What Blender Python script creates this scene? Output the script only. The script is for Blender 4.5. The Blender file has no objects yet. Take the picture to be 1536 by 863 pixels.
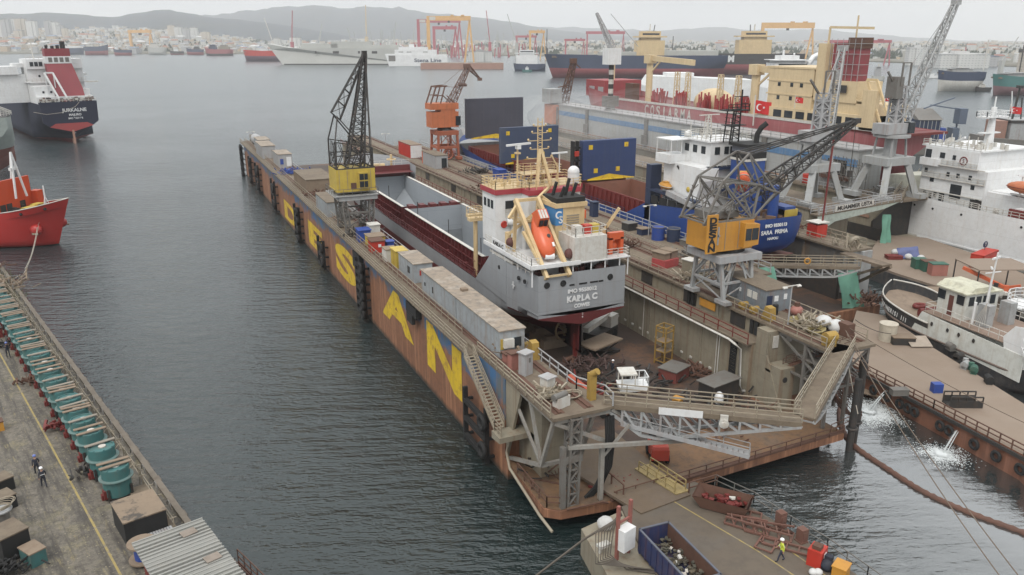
import bpy,math,random
from mathutils import Vector,Matrix
S=bpy.context.scene
HAZE=.00013
COL=S.collection
rnd=random.Random(7)
R=math.radians
# ------------------------------------------------------------------ camera
F=1190.0;CX=768.0;CY=431.5;H=38.0
TILT=math.atan((431.5-58)/F);YAW=R(24.7)
cd=bpy.data.cameras.new('camera');cam=bpy.data.objects.new('camera',cd);COL.objects.link(cam)
cam.location=(0,0,H);cam.rotation_euler=(math.pi/2-TILT,0,-YAW)
cd.sensor_width=36;cd.lens=36*F/1536;cd.clip_start=.5;cd.clip_end=40000
S.camera=cam
# ------------------------------------------------------------------ light
W=bpy.data.worlds.new('World');S.world=W;W.use_nodes=True
nt=W.node_tree;nt.nodes.clear()
wo=nt.nodes.new('ShaderNodeOutputWorld');bg=nt.nodes.new('ShaderNodeBackground')
SUN_EL=R(52);SUN_AZ=R(228)
sky=nt.nodes.new('ShaderNodeTexSky');sky.sky_type='NISHITA';sky.sun_disc=False
sky.sun_elevation=SUN_EL;sky.sun_rotation=SUN_AZ;sky.air_density=1.0;sky.dust_density=3.0;sky.ozone_density=1.5
tc=nt.nodes.new('ShaderNodeTexCoord')
mp=nt.nodes.new('ShaderNodeMapping');mp.inputs['Scale'].default_value=(1.0,1.0,3.2)
nz=nt.nodes.new('ShaderNodeTexNoise');nz.inputs['Scale'].default_value=2.6;nz.inputs['Detail'].default_value=7;nz.inputs['Roughness'].default_value=.55
cr=nt.nodes.new('ShaderNodeValToRGB')
cr.color_ramp.elements[0].position=.34;cr.color_ramp.elements[0].color=(8.2,8.5,8.7,1)
cr.color_ramp.elements[1].position=.60;cr.color_ramp.elements[1].color=(10.2,10.3,10.2,1)
mx=nt.nodes.new('ShaderNodeMix');mx.data_type='RGBA';mx.inputs[0].default_value=.88  # mostly overcast cloud, a little sky
nt.links.new(tc.outputs['Generated'],mp.inputs['Vector']);nt.links.new(mp.outputs[0],nz.inputs['Vector'])
nt.links.new(nz.outputs[0],cr.inputs[0]);nt.links.new(sky.outputs[0],mx.inputs[6]);nt.links.new(cr.outputs[0],mx.inputs[7])
sz=nt.nodes.new('ShaderNodeSeparateXYZ');nt.links.new(tc.outputs['Generated'],sz.inputs[0])  # overcast sky: zenith brighter than horizon
mr=nt.nodes.new('ShaderNodeMapRange');mr.inputs[1].default_value=.04;mr.inputs[2].default_value=.9;mr.inputs[3].default_value=1.0;mr.inputs[4].default_value=2.1;nt.links.new(sz.outputs[2],mr.inputs[0])
vm=nt.nodes.new('ShaderNodeVectorMath');vm.operation='SCALE';nt.links.new(mx.outputs[2],vm.inputs[0]);nt.links.new(mr.outputs[0],vm.inputs[3]);nt.links.new(vm.outputs[0],bg.inputs['Color']);bg.inputs['Strength'].default_value=0.088
nt.links.new(bg.outputs[0],wo.inputs['Surface'])
sd=bpy.data.lights.new('sun','SUN');sun=bpy.data.objects.new('sun',sd);COL.objects.link(sun)
sd.energy=1.7;sd.angle=R(25);sd.color=(1,.96,.9)
_d=Vector((math.sin(SUN_AZ)*math.cos(SUN_EL),math.cos(SUN_AZ)*math.cos(SUN_EL),math.sin(SUN_EL)))
sun.rotation_euler=_d.to_track_quat('Z','Y').to_euler();sun.location=(0,0,200)
S.view_settings.view_transform='Standard';S.view_settings.look='None';S.view_settings.gamma=1;S.view_settings.exposure=0.0
S.render.engine='CYCLES';S.cycles.max_bounces=6;S.cycles.diffuse_bounces=2;S.cycles.glossy_bounces=3
S.cycles.transparent_max_bounces=8;S.cycles.volume_bounces=2
# ------------------------------------------------------------------ survey helpers: sight lines of the survey picture met with real planes
ct,st=math.cos(TILT),math.sin(TILT)
FW=(math.sin(YAW)*ct,math.cos(YAW)*ct,-st);RT=(math.cos(YAW),-math.sin(YAW),0);DN=(-math.sin(YAW)*st,-math.cos(YAW)*st,-ct)
def ray(x,y):
 u=(x-CX)/F;v=(y-CY)/F
 return [FW[i]+u*RT[i]+v*DN[i] for i in range(3)]
def G(x,y,z=0.):
 r=ray(x,y);t=(z-H)/r[2];return Vector((r[0]*t,r[1]*t,z))
def PX(x,y,X):
 r=ray(x,y);t=X/r[0];return Vector((X,r[1]*t,H+r[2]*t))
def PY(x,y,Y):
 r=ray(x,y);t=Y/r[1];return Vector((r[0]*t,Y,H+r[2]*t))
def PD(x,y,D):
 r=ray(x,y);return Vector((r[0]*D,r[1]*D,H+r[2]*D))
 # ------------------------------------------------------------------ materials
def lin(h):
 return tuple(c/12.92 if c <= .04045 else ((c+.055)/1.055)**2.4 for c in h)
def nd(t,k,**kw):
 n=t.nodes.new(k)
 for a,b in kw.items():
  if a in n.inputs: n.inputs[a].default_value=b
  else: setattr(n,a,b)
 return n
def mixc(t,f,a,b):
 m=t.nodes.new('ShaderNodeMix');m.data_type='RGBA'
 for i,v in ((0,f),(6,a),(7,b)):
  if hasattr(v,'links') or hasattr(v,'is_linked'): t.links.new(v,m.inputs[i])
  else: m.inputs[i].default_value=v if i == 0 else (*v[:3],1)
 return m.outputs[2]
def noise(t,vec,scale,detail=4,rough=.6):
 n=t.nodes.new('ShaderNodeTexNoise');n.inputs['Scale'].default_value=scale;n.inputs['Detail'].default_value=detail;n.inputs['Roughness'].default_value=rough
 t.links.new(vec,n.inputs['Vector']);return n.outputs[0]
def ramp(t,v,a,b):
 m=t.nodes.new('ShaderNodeMapRange');m.inputs[1].default_value=a;m.inputs[2].default_value=b
 t.links.new(v,m.inputs[0]);return m.outputs[0]
def vmap(t,vec,sc):
 m=t.nodes.new('ShaderNodeMapping');m.inputs['Scale'].default_value=sc;t.links.new(vec,m.inputs['Vector']);return m.outputs[0]
def math_(t,op,a,b=None):
 m=t.nodes.new('ShaderNodeMath');m.operation=op
 for i,v in enumerate((a,b)):
  if v is None: continue
  if isinstance(v,(int,float)): m.inputs[i].default_value=v
  else: t.links.new(v,m.inputs[i])
 return m.outputs[0]
_mats={}
def mat(name,c,rough=.6,metal=0,dirt=.35,dc=(.10,.075,.055),ds=.6,streak=0.0,sc=(.20,.085,.04),patch=0.0,pc=(.25,.12,.06),ps=.25,bump=0.0,plate=0):
 """painted / rusty surface: base colour, mottled dirt, vertical rust streaks, patches"""
 if name in _mats: return _mats[name]
 m=bpy.data.materials.new(name);m.use_nodes=True;t=m.node_tree;b=t.nodes['Principled BSDF']
 b.inputs['Roughness'].default_value=rough;b.inputs['Metallic'].default_value=metal
 g=t.nodes.new('ShaderNodeNewGeometry').outputs['Position']
 col=t.nodes.new('ShaderNodeRGB');col.outputs[0].default_value=(*c,1);o=col.outputs[0]
 v=noise(t,g,ds*.35,5);o=mixc(t,ramp(t,v,.25,.75),o,tuple(x*.82 for x in c)) if dirt > 0 else o
 if patch > 0:
  v=noise(t,g,ps,6,.65);o=mixc(t,math_(t,'MULTIPLY',ramp(t,v,.52,.60),patch),o,pc)
 if dirt > 0:
  v=noise(t,g,ds*2.2,7,.7);o=mixc(t,math_(t,'MULTIPLY',ramp(t,v,.46,.72),dirt),o,dc)
 if plate:
  sp=t.nodes.new('ShaderNodeSeparateXYZ');t.links.new(g,sp.inputs[0]);cb=t.nodes.new('ShaderNodeCombineXYZ');t.links.new(math_(t,'ADD',sp.outputs[0],sp.outputs[1]),cb.inputs[0]);t.links.new(sp.outputs[2],cb.inputs[1])
  br=t.nodes.new('ShaderNodeTexBrick');br.inputs['Scale'].default_value=1/plate;br.inputs['Mortar Size'].default_value=.012;br.inputs['Brick Width'].default_value=2.6;br.inputs['Row Height'].default_value=.9;br.inputs['Color1'].default_value=(0,0,0,1);br.inputs['Color2'].default_value=(.28,.28,.28,1);br.inputs['Mortar'].default_value=(1,1,1,1)
  t.links.new(cb.outputs[0],br.inputs['Vector']);o=mixc(t,math_(t,'MULTIPLY',br.outputs[0],.30),o,tuple(x*.45 for x in c))
 if streak > 0:
  v=noise(t,vmap(t,g,(1.6,1.6,.07)),1.0,5,.65);o=mixc(t,math_(t,'MULTIPLY',ramp(t,v,.50,.68),streak),o,sc)
 t.links.new(o,b.inputs['Base Color'])
 if bump > 0:
  v=noise(t,g,3.0,6,.7);bn=t.nodes.new('ShaderNodeBump');bn.inputs['Strength'].default_value=bump;bn.inputs['Distance'].default_value=.1
  t.links.new(v,bn.inputs['Height']);t.links.new(bn.outputs[0],b.inputs['Normal'])
 _mats[name]=m;return m
 # ------------------------------------------------------------------ meshes
def V(*a): return Vector(a)
class MB:
 def __init__(s): s.v=[];s.f=[];s.m=[];s.sm=[]
 def add(s,vs,fs,mi=0,smooth=False):
  n=len(s.v);s.v += [tuple(v) for v in vs]
  for f in fs: s.f.append([i+n for i in f]);s.m.append(mi);s.sm.append(smooth)
  return s
 def box(s,x0,x1,y0,y1,z0,z1,mi=0):
  x0,x1=sorted((x0,x1));y0,y1=sorted((y0,y1));z0,z1=sorted((z0,z1))
  return s.add([(x,y,z) for z in (z0,z1) for y in (y0,y1) for x in (x0,x1)],
[(0,2,3,1),(4,5,7,6),(0,1,5,4),(2,6,7,3),(0,4,6,2),(1,3,7,5)],mi)
 def cbox(s,c,sz,rz=0,mi=0,rx=0):
  M=Matrix.Translation(c) @ Matrix.Rotation(rz,4,'Z') @ Matrix.Rotation(rx,4,'X')
  a,b,d=(q/2 for q in sz)
  vs=[M @ Vector((x,y,z)) for z in (-d,d) for y in (-b,b) for x in (-a,a)]
  return s.add(vs,[(0,2,3,1),(4,5,7,6),(0,1,5,4),(2,6,7,3),(0,4,6,2),(1,3,7,5)],mi)
 def bar(s,p,q,w,h=None,mi=0):
  p=Vector(p);q=Vector(q);d=q-p
  if d.length < 1e-6: return s
  h=w if h is None else h;d.normalize()
  up=V(0,0,1) if abs(d.z) < .95 else V(0,1,0)
  a=d.cross(up).normalized()*(w/2);b=a.cross(d).normalized()*(h/2)
  return s.add([p-a-b,p+a-b,p+a+b,p-a+b,q-a-b,q+a-b,q+a+b,q-a+b],
[(3,2,1,0),(4,5,6,7),(0,1,5,4),(1,2,6,5),(2,3,7,6),(3,0,4,7)],mi)
 def tube(s,p,q,r,n=6,r2=None,mi=0,cap=True):
  p=Vector(p);q=Vector(q);d=(q-p)
  if d.length < 1e-6: return s
  d.normalize();r2=r if r2 is None else r2
  up=V(0,0,1) if abs(d.z) < .95 else V(0,1,0)
  a=d.cross(up).normalized();b=a.cross(d).normalized()
  vs=[]
  for c,rr in ((p,r),(q,r2)):
   for k in range(n):
    t=2*math.pi*k/n;vs.append(c+a*(rr*math.cos(t))+b*(rr*math.sin(t)))
  s.add(vs,[(k,k+n,(k+1) % n+n,(k+1) % n) for k in range(n)],mi,n > 6)
  if cap: s.add(vs[:n],[tuple(range(n))],mi);s.add(vs[n:],[tuple(range(n-1,-1,-1))],mi)
  return s
 def path(s,pts,r,n=6,mi=0,closed=False):
  pts=[Vector(p) for p in pts];m=len(pts);rings=[]
  for i,p in enumerate(pts):
   a=pts[i-1] if (i > 0 or closed) else p;b=pts[(i+1) % m] if (i < m-1 or closed) else p
   d=(b-a).normalized();up=V(0,0,1) if abs(d.z) < .95 else V(0,1,0)
   x=d.cross(up).normalized();y=x.cross(d).normalized()
   rings += [p+x*(r*math.cos(2*math.pi*k/n))+y*(r*math.sin(2*math.pi*k/n)) for k in range(n)]
  fs=[]
  for i in range(m if closed else m-1):
   for k in range(n):
    j=(i+1) % m;fs.append((i*n+k,j*n+k,j*n+(k+1) % n,i*n+(k+1) % n))
  s.add(rings,fs,mi,True);return s
 def torus(s,c,ax,Rr,r,n=14,m=6,mi=0):
  ax=Vector(ax).normalized();up=V(0,0,1) if abs(ax.z) < .9 else V(1,0,0)
  a=ax.cross(up).normalized();b=ax.cross(a).normalized();c=Vector(c)
  vs=[];fs=[]
  for i in range(n):
   t=2*math.pi*i/n;e=a*math.cos(t)+b*math.sin(t)
   for k in range(m):
    u=2*math.pi*k/m;vs.append(c+e*(Rr+r*math.cos(u))+ax*(r*math.sin(u)))
  for i in range(n):
   for k in range(m):
    fs.append((i*m+k,((i+1) % n)*m+k,((i+1) % n)*m+(k+1) % m,i*m+(k+1) % m))
  return s.add(vs,fs,mi,True)
 def sphere(s,c,r,n=12,m=8,sz=(1,1,1),mi=0):
  c=Vector(c);vs=[c+V(0,0,r*sz[2])]
  for j in range(1,m):
   a=math.pi*j/m
   for i in range(n):
    b=2*math.pi*i/n;vs.append(c+V(r*math.sin(a)*math.cos(b)*sz[0],r*math.sin(a)*math.sin(b)*sz[1],r*math.cos(a)*sz[2]))
  vs.append(c-V(0,0,r*sz[2]));fs=[]
  for i in range(n): fs.append((0,1+i,1+(i+1) % n));fs.append((len(vs)-1,1+(m-2)*n+(i+1) % n,1+(m-2)*n+i))
  for j in range(m-2):
   for i in range(n): fs.append((1+j*n+i,1+(j+1)*n+i,1+(j+1)*n+(i+1) % n,1+j*n+(i+1) % n))
  return s.add(vs,fs,mi,True)
 def prism(s,poly,z0,z1,mi=0):
  """plan polygon (x,y) extruded z0..z1"""
  a=sum(poly[i][0]*poly[(i+1) % len(poly)][1]-poly[(i+1) % len(poly)][0]*poly[i][1] for i in range(len(poly)))
  if a < 0: poly=poly[::-1]
  n=len(poly)
  vs=[(p[0],p[1],z0) for p in poly]+[(p[0],p[1],z1) for p in poly]
  return s.add(vs,[tuple(range(n-1,-1,-1)),tuple(range(n,2*n))]+[(i,(i+1) % n,(i+1) % n+n,i+n) for i in range(n)],mi)
 def ext(s,pts,d,mi=0):
  """planar polygon (3d points) extruded by vector d"""
  d=Vector(d);n=len(pts);vs=[Vector(p) for p in pts]+[Vector(p)+d for p in pts]
  return s.add(vs,[tuple(range(n-1,-1,-1)),tuple(range(n,2*n))]+[(i,(i+1) % n,(i+1) % n+n,i+n) for i in range(n)],mi)
 def rail(s,pts,h=1.05,sp=2.0,r=.03,mids=1,mi=0):
  pts=[Vector(p) for p in pts]
  for a,b in zip(pts,pts[1:]):
   L=(b-a).length;n=max(1,round(L/sp))
   for k in range(n+1):
    p=a.lerp(b,k/n);s.bar(p,p+V(0,0,h),r*2,mi=mi)
   for j in range(mids+1):
    z=V(0,0,h*(j+1)/(mids+1));s.bar(a+z,b+z,r*2,mi=mi)
  return s
 def truss(s,p,q,w0,w1,n,r,ax=None,mi=0,r2=None,faces=(0,1,2,3)):
  """four-chord lattice beam from p to q; square width w0 at p, w1 at q (or (w,h))"""
  p=Vector(p);q=Vector(q);d=(q-p).normalized();r2=r2 or r*.6
  up=Vector(ax) if ax else (V(0,0,1) if abs(d.z) < .95 else V(0,1,0))
  a=d.cross(up).normalized();b=a.cross(d).normalized()
  def wh(w): return (w,w) if isinstance(w,(int,float)) else w
  W0=wh(w0);W1=wh(w1)
  def c(k,t):
   ww=W0[0]+(W1[0]-W0[0])*t;hh=W0[1]+(W1[1]-W0[1])*t
   sx=(-1,1,1,-1)[k];sy=(-1,-1,1,1)[k]
   return p.lerp(q,t)+a*(sx*ww/2)+b*(sy*hh/2)
  for k in range(4): s.bar(c(k,0),c(k,1),r*2,mi=mi)
  for i in range(n):
   for k in faces:
    j=(k+1) % 4
    if (i+k) % 2: s.bar(c(k,i/n),c(j,(i+1)/n),r2*2,mi=mi)
    else: s.bar(c(j,i/n),c(k,(i+1)/n),r2*2,mi=mi)
    s.bar(c(k,i/n),c(j,i/n),r2*2,mi=mi)
  for k in range(4): s.bar(c(k,1),c((k+1) % 4,1),r2*2,mi=mi)
  return s
 def build(s,name,m,parent=None,world=False,**props):
  me=bpy.data.meshes.new(name)
  vs=s.v
  if parent is not None and world:
   M=MW(parent).inverted();vs=[tuple(M @ Vector(v)) for v in vs]
  me.from_pydata(vs,[],s.f)
  for mm in (m if isinstance(m,(list,tuple)) else [m]): me.materials.append(mm)
  me.polygons.foreach_set('material_index',s.m);me.polygons.foreach_set('use_smooth',s.sm)
  me.update()
  o=bpy.data.objects.new(name,me);COL.objects.link(o)
  if parent is not None: o.parent=parent
  for k,v in props.items(): o[k]=v
  return o
def MW(o):
 M=Matrix.Translation(o.location) @ o.rotation_euler.to_matrix().to_4x4()
 return (MW(o.parent) @ M) if o.parent else M
def tag(o,label,cat,group=None):
 o['label']=label;o['category']=cat
 if group: o['group']=group
 return o
def thing(name,label,cat,loc=(0,0,0),rz=0,group=None):
 o=bpy.data.objects.new(name,None);COL.objects.link(o);o.empty_display_size=.5
 o.location=loc;o.rotation_euler=(0,0,rz);return tag(o,label,cat,group)
def struct(o): o['kind']='structure';return o
def stuff(o): o['kind']='stuff';return o
KIDS={}
def dup(o,loc,rz=None,label=None,group=None,scale=None):
 kids={}
 for q in COL.objects:
  if q.parent: kids.setdefault(q.parent.name,[]).append(q)
 def cp(x,par):
  c=x.copy();COL.objects.link(c);c.parent=par
  for k in kids.get(x.name,[]): cp(k,c)
  return c
 c=cp(o,None);c.location=loc
 if rz is not None: c.rotation_euler=(0,0,rz)
 if scale: c.scale=scale
 if label: c['label']=label
 if group: c['group']=group
 return c
def text(name,body,size,loc,xdir,updir,m,parent=None,bold=.0,width=None,depth=.01,spacing=1.0,world=True):
 """lettering as a mesh; loc = centre of the text, in world coordinates"""
 cu=bpy.data.curves.new('lettering','FONT');cu.body=body;cu.size=size;cu.align_x='CENTER';cu.align_y='CENTER'
 cu.offset=bold*size;cu.extrude=depth;cu.space_character=spacing
 ob=bpy.data.objects.new('lettering',cu);COL.objects.link(ob)
 dg=bpy.context.evaluated_depsgraph_get();me=bpy.data.meshes.new_from_object(ob.evaluated_get(dg))
 bpy.data.objects.remove(ob);bpy.data.curves.remove(cu)
 xd=Vector(xdir).normalized();ud=Vector(updir).normalized();nn=xd.cross(ud).normalized();ud=nn.cross(xd)
 sx=1
 if width:
  xs=[v.co.x for v in me.vertices];sx=width/(max(xs)-min(xs))
 M=Matrix(((xd.x*sx,ud.x,nn.x,loc[0]),(xd.y*sx,ud.y,nn.y,loc[1]),(xd.z*sx,ud.z,nn.z,loc[2]),(0,0,0,1)))
 if parent is not None and world: M=MW(parent).inverted() @ M
 me.transform(M);me.name=name;me.materials.clear();me.materials.append(m)
 o=bpy.data.objects.new(name,me);COL.objects.link(o)
 if parent is not None: o.parent=parent
 return o
def loft_hull(L,B,zk,zd,stern=None,bowrake=.1,zl=None,mats_at=None,sheer=0,keel_rise=(.2,.5),full=.8,bl=.25,n=24,tw=.9,bilge=.12):
 """hull: y 0 = stern .. L = bow, x symmetric. returns MB.  zl = z levels, mats_at(z)->index of band above level"""
 zl=zl or [zk+(zd-zk)*i/8 for i in range(9)]
 mb=MB();st_=[i/n for i in range(n+1)]
 def half(t,z):
  q=(z-zk)/(zd-zk);q=max(0,min(1,q))
  # stern: underside rises
  ks=keel_rise[1]*max(0,1-t/keel_rise[0])**1.5 if t < keel_rise[0] else 0
  if q < ks: return 0.0
  qq=(q-ks)/(1-ks) if ks < 1 else 1
  w=min(1,(qq/bilge))**.5 if bilge > 0 else 1
  if ks > 0: w=min(1,max(0,qq)/.5)**.45
  if t < .12: w *= tw+(1-tw)*(t/.12)**.5
  b0=1-bl*(1.15-.45*qq)
  if t > b0:
   k=(t-b0)/(1-b0);w *= max(0,1-k**(1.6+1.3*qq))
  return w*B/2
 zs=lambda t,z: z+((z-zk)/(zd-zk))*sheer*max(0,(t-.55)/.45)**2
 def yy(t,z): return t*L - (bowrake*L*(1-(z-zk)/(zd-zk)))*max(0,(t-.7)/.3)**2
 for side in (1,-1):
  vs=[];fs=[];ms=[]
  for t in st_:
   for z in zl: vs.append((side*half(t,z),yy(t,z),zs(t,z)))
  k=len(zl)
  for i in range(n):
   for j in range(k-1):
    f=(i*k+j,(i+1)*k+j,(i+1)*k+j+1,i*k+j+1) if side > 0 else (i*k+j,i*k+j+1,(i+1)*k+j+1,(i+1)*k+j)
    mi=mats_at((zl[j]+zl[j+1])/2) if mats_at else 0
    fs.append(f);ms.append(mi)
  base=len(mb.v);mb.v += vs
  for f,mi in zip(fs,ms): mb.f.append([q+base for q in f]);mb.m.append(mi);mb.sm.append(True)
  # transom
 for j in range(len(zl)-1):
  a,b=half(0,zl[j]),half(0,zl[j+1])
  if b > 0: mb.add([(-a,0,zl[j]),(a,0,zl[j]),(b,0,zl[j+1]),(-b,0,zl[j+1])],[(0,1,2,3)],mats_at((zl[j]+zl[j+1])/2) if mats_at else 0)
 mb.half=half;mb.yy=yy;mb.zs=zs
 return mb
def deck_of(mb,t0,t1,z,L,n=10,dz=0,mi=0,zd=None):
 out=MB();vs=[];fs=[]
 for i in range(n+1):
  t=t0+(t1-t0)*i/n;w=mb.half(t,z);y=mb.yy(t,z);zz=mb.zs(t,z)+dz
  vs += [(-w*.985,y,zz),(w*.985,y,zz)]
 for i in range(n): fs.append((2*i,2*i+1,2*i+3,2*i+2))
 return out.add(vs,fs,mi)
def win_row(mb,x0,x1,y,z,n,w,h,d=.05,axis='x',mi=0):
 for k in range(n):
  c=x0+(x1-x0)*(k+.5)/n
  if axis == 'x': mb.box(c-w/2,c+w/2,y-d,y+d,z,z+h,mi)
  else: mb.box(y-d,y+d,c-w/2,c+w/2,z,z+h,mi)
 return mb
 # ------------------------------------------------------------------ palette
M={}
M['rustwall']=mat('rust_wall',(.165,.075,.045),.75,dirt=.5,dc=(.07,.035,.025),streak=.5,sc=(.28,.13,.075),patch=.4,pc=(.22,.11,.07),ps=.12)
M['deckbrown']=mat('deck_brown',(.14,.105,.072),.8,dirt=.55,dc=(.075,.055,.042),patch=.5,pc=(.25,.19,.14),ps=.2,bump=.2)
M['decktan']=mat('deck_tan',(.18,.142,.10),.85,dirt=.75,dc=(.085,.065,.048),patch=.7,pc=(.13,.098,.07),ps=.3,bump=.2)
M['floor']=mat('dock_floor',(.062,.04,.03),.7,dirt=.85,dc=(.035,.028,.024),patch=.8,pc=(.12,.06,.032),ps=.13,bump=.3)
M['apron']=mat('apron',(.18,.10,.05),.75,dirt=.8,dc=(.055,.042,.03),patch=.7,pc=(.12,.085,.06),ps=.2,bump=.3)
M['beige']=mat('beige_wall',(.27,.24,.18),.7,plate=2.6,dirt=.5,dc=(.14,.12,.09),streak=.55,sc=(.16,.09,.045),ds=.4)
M['grey']=mat('grey_paint',(.34,.35,.35),.55,dirt=.4,dc=(.14,.12,.10),streak=.3)
M['lgrey']=mat('light_grey_paint',(.36,.365,.37),.55,dirt=.3,dc=(.2,.17,.14),streak=.3)
M['steel']=mat('steel_grey',(.155,.148,.135),.6,dirt=.5,dc=(.10,.06,.035))
M['dsteel']=mat('dark_steel',(.03,.029,.028),.6,dirt=.4,dc=(.10,.06,.035))
M['black']=mat('black_rubber',(.014,.014,.014),.8,dirt=.12,dc=(.05,.045,.04))
M['white']=mat('white_paint',(.74,.75,.75),.45,plate=3.2,dirt=.22,dc=(.35,.30,.24),streak=.12,sc=(.4,.28,.18))
M['dwhite']=mat('dirty_white',(.58,.57,.53),.6,dirt=.45,dc=(.28,.22,.16),streak=.3,sc=(.3,.18,.1))
M['yellow']=mat('letter_yellow',(.68,.47,.02),.6,dirt=.35,dc=(.35,.22,.05),streak=.35,sc=(.35,.2,.06),patch=.55,pc=(.24,.12,.05),ps=1.1)
M['cyel']=mat('cabin_yellow',(.50,.37,.06),.5,dirt=.35,dc=(.25,.14,.05),streak=.3)
M['orange']=mat('cabin_orange',(.52,.25,.035),.5,dirt=.3,dc=(.3,.13,.04),streak=.2)
M['lorange']=mat('lifeboat_orange',(.62,.115,.04),.35,dirt=.25,dc=(.4,.08,.03))
M['red']=mat('signal_red',(.45,.035,.02),.5,dirt=.3,dc=(.2,.03,.02))
M['dred']=mat('oxide_red',(.16,.022,.018),.6,dirt=.4,dc=(.08,.02,.015))
M['cream']=mat('cream_paint',(.62,.47,.26),.5,dirt=.3,dc=(.3,.2,.1),streak=.2)
M['glass']=mat('window_glass',(.025,.03,.035),.12,dirt=0)
M['blue']=mat('hull_blue',(.020,.06,.24),.45,plate=2.4,dirt=.3,dc=(.03,.045,.1),streak=.2,sc=(.08,.1,.16))
M['navy']=mat('navy',(.022,.035,.075),.5,dirt=.3,dc=(.03,.03,.04))
M['bluebox']=mat('blue_box',(.02,.06,.28),.55,dirt=.3)
M['teal']=mat('teal_paint',(.045,.15,.148),.6,dirt=.7,dc=(.06,.09,.08),streak=.3,sc=(.12,.11,.08))
M['wood']=mat('wood_board',(.23,.175,.125),.85,dirt=.5,dc=(.14,.09,.06))
M['railc']=mat('rail_cream',(.30,.26,.195),.6,dirt=.4,dc=(.2,.12,.07))
M['rusty']=mat('rusty_steel',(.12,.06,.04),.8,dirt=.5,dc=(.06,.03,.02))
M['green']=mat('green_paint',(.035,.12,.085),.6,dirt=.4)
M['tarp']=mat('green_tarp',(.16,.36,.27),.7,dirt=.3,dc=(.1,.2,.15))
M['skin']=mat('skin',(.35,.2,.14),.6,dirt=0)
M['cloth']=mat('dark_cloth',(.02,.025,.04),.8,dirt=.2)
M['hiviz']=mat('hiviz_vest',(.55,.62,.06),.7,dirt=.1)
# ------------------------------------------------------------------ water
def water_mat():
 m=bpy.data.materials.new('water');m.use_nodes=True;t=m.node_tree;b=t.nodes['Principled BSDF']
 b.inputs['IOR'].default_value=1.5
 g=t.nodes.new('ShaderNodeNewGeometry').outputs['Position']
 sx=t.nodes.new('ShaderNodeSeparateXYZ');t.links.new(g,sx.inputs[0])
 basin_sheen=math_(t,'MULTIPLY',ramp(t,math_(t,'ADD',sx.outputs[0],math_(t,'MULTIPLY',noise(t,g,.05,3),16)),46,66),ramp(t,sx.outputs[1],110,60))  # basin mask: lighter colour and raised IOR imitate bright sky reflection
 o=mixc(t,basin_sheen,(.011,.020,.020),(.03,.035,.035));o=mixc(t,ramp(t,sx.outputs[1],60,320),o,(.045,.06,.065));t.links.new(o,b.inputs['Base Color']);t.links.new(math_(t,'ADD',math_(t,'MULTIPLY',basin_sheen,2.2),1.6),b.inputs['IOR'])
 rot=t.nodes.new('ShaderNodeMapping');rot.inputs['Rotation'].default_value=(0,0,R(21));t.links.new(g,rot.inputs['Vector']);g2=rot.outputs[0]
 a=noise(t,vmap(t,g2,(.3,1.0,1)),.7,4,.55)
 c=noise(t,vmap(t,g2,(.6,1.0,1)),2.0,3,.6)
 d=noise(t,vmap(t,g2,(.25,1.0,1)),.12,3,.6)
 s=math_(t,'ADD',math_(t,'MULTIPLY',a,1.25),math_(t,'MULTIPLY',c,.42));s=math_(t,'ADD',s,math_(t,'MULTIPLY',d,.8))
 gust=ramp(t,noise(t,g,.018,3,.5),.35,.65)
 cam_=t.nodes.new('ShaderNodeVectorMath');cam_.operation='LENGTH';t.links.new(g,cam_.inputs[0])
 t.links.new(math_(t,'ADD',math_(t,'MULTIPLY',ramp(t,cam_.outputs['Value'],90,600),.20),.05),b.inputs['Roughness'])
 bn=t.nodes.new('ShaderNodeBump');bn.inputs['Distance'].default_value=.75
 far_=ramp(t,cam_.outputs['Value'],70,700);t.links.new(math_(t,'MULTIPLY',math_(t,'MULTIPLY',math_(t,'ADD',math_(t,'MULTIPLY',gust,.35),.48),math_(t,'SUBTRACT',1.0,math_(t,'MULTIPLY',basin_sheen,.84))),math_(t,'SUBTRACT',1.0,math_(t,'MULTIPLY',far_,.82))),bn.inputs['Strength'])
 t.links.new(s,bn.inputs['Height']);t.links.new(bn.outputs[0],b.inputs['Normal'])
 return m
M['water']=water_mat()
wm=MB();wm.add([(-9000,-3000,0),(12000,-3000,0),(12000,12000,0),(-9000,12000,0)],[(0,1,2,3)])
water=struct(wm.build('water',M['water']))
M['truss']=mat('truss_grey',(.27,.26,.235),.65,dirt=.5,dc=(.14,.10,.07),streak=.3)
M['dgrey']=mat('lattice_grey',(.12,.117,.11),.65,dirt=.5,dc=(.07,.05,.035))
M['chock']=mat('chock_yellow',(.36,.23,.05),.7,dirt=.6,dc=(.14,.09,.04))
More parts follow.
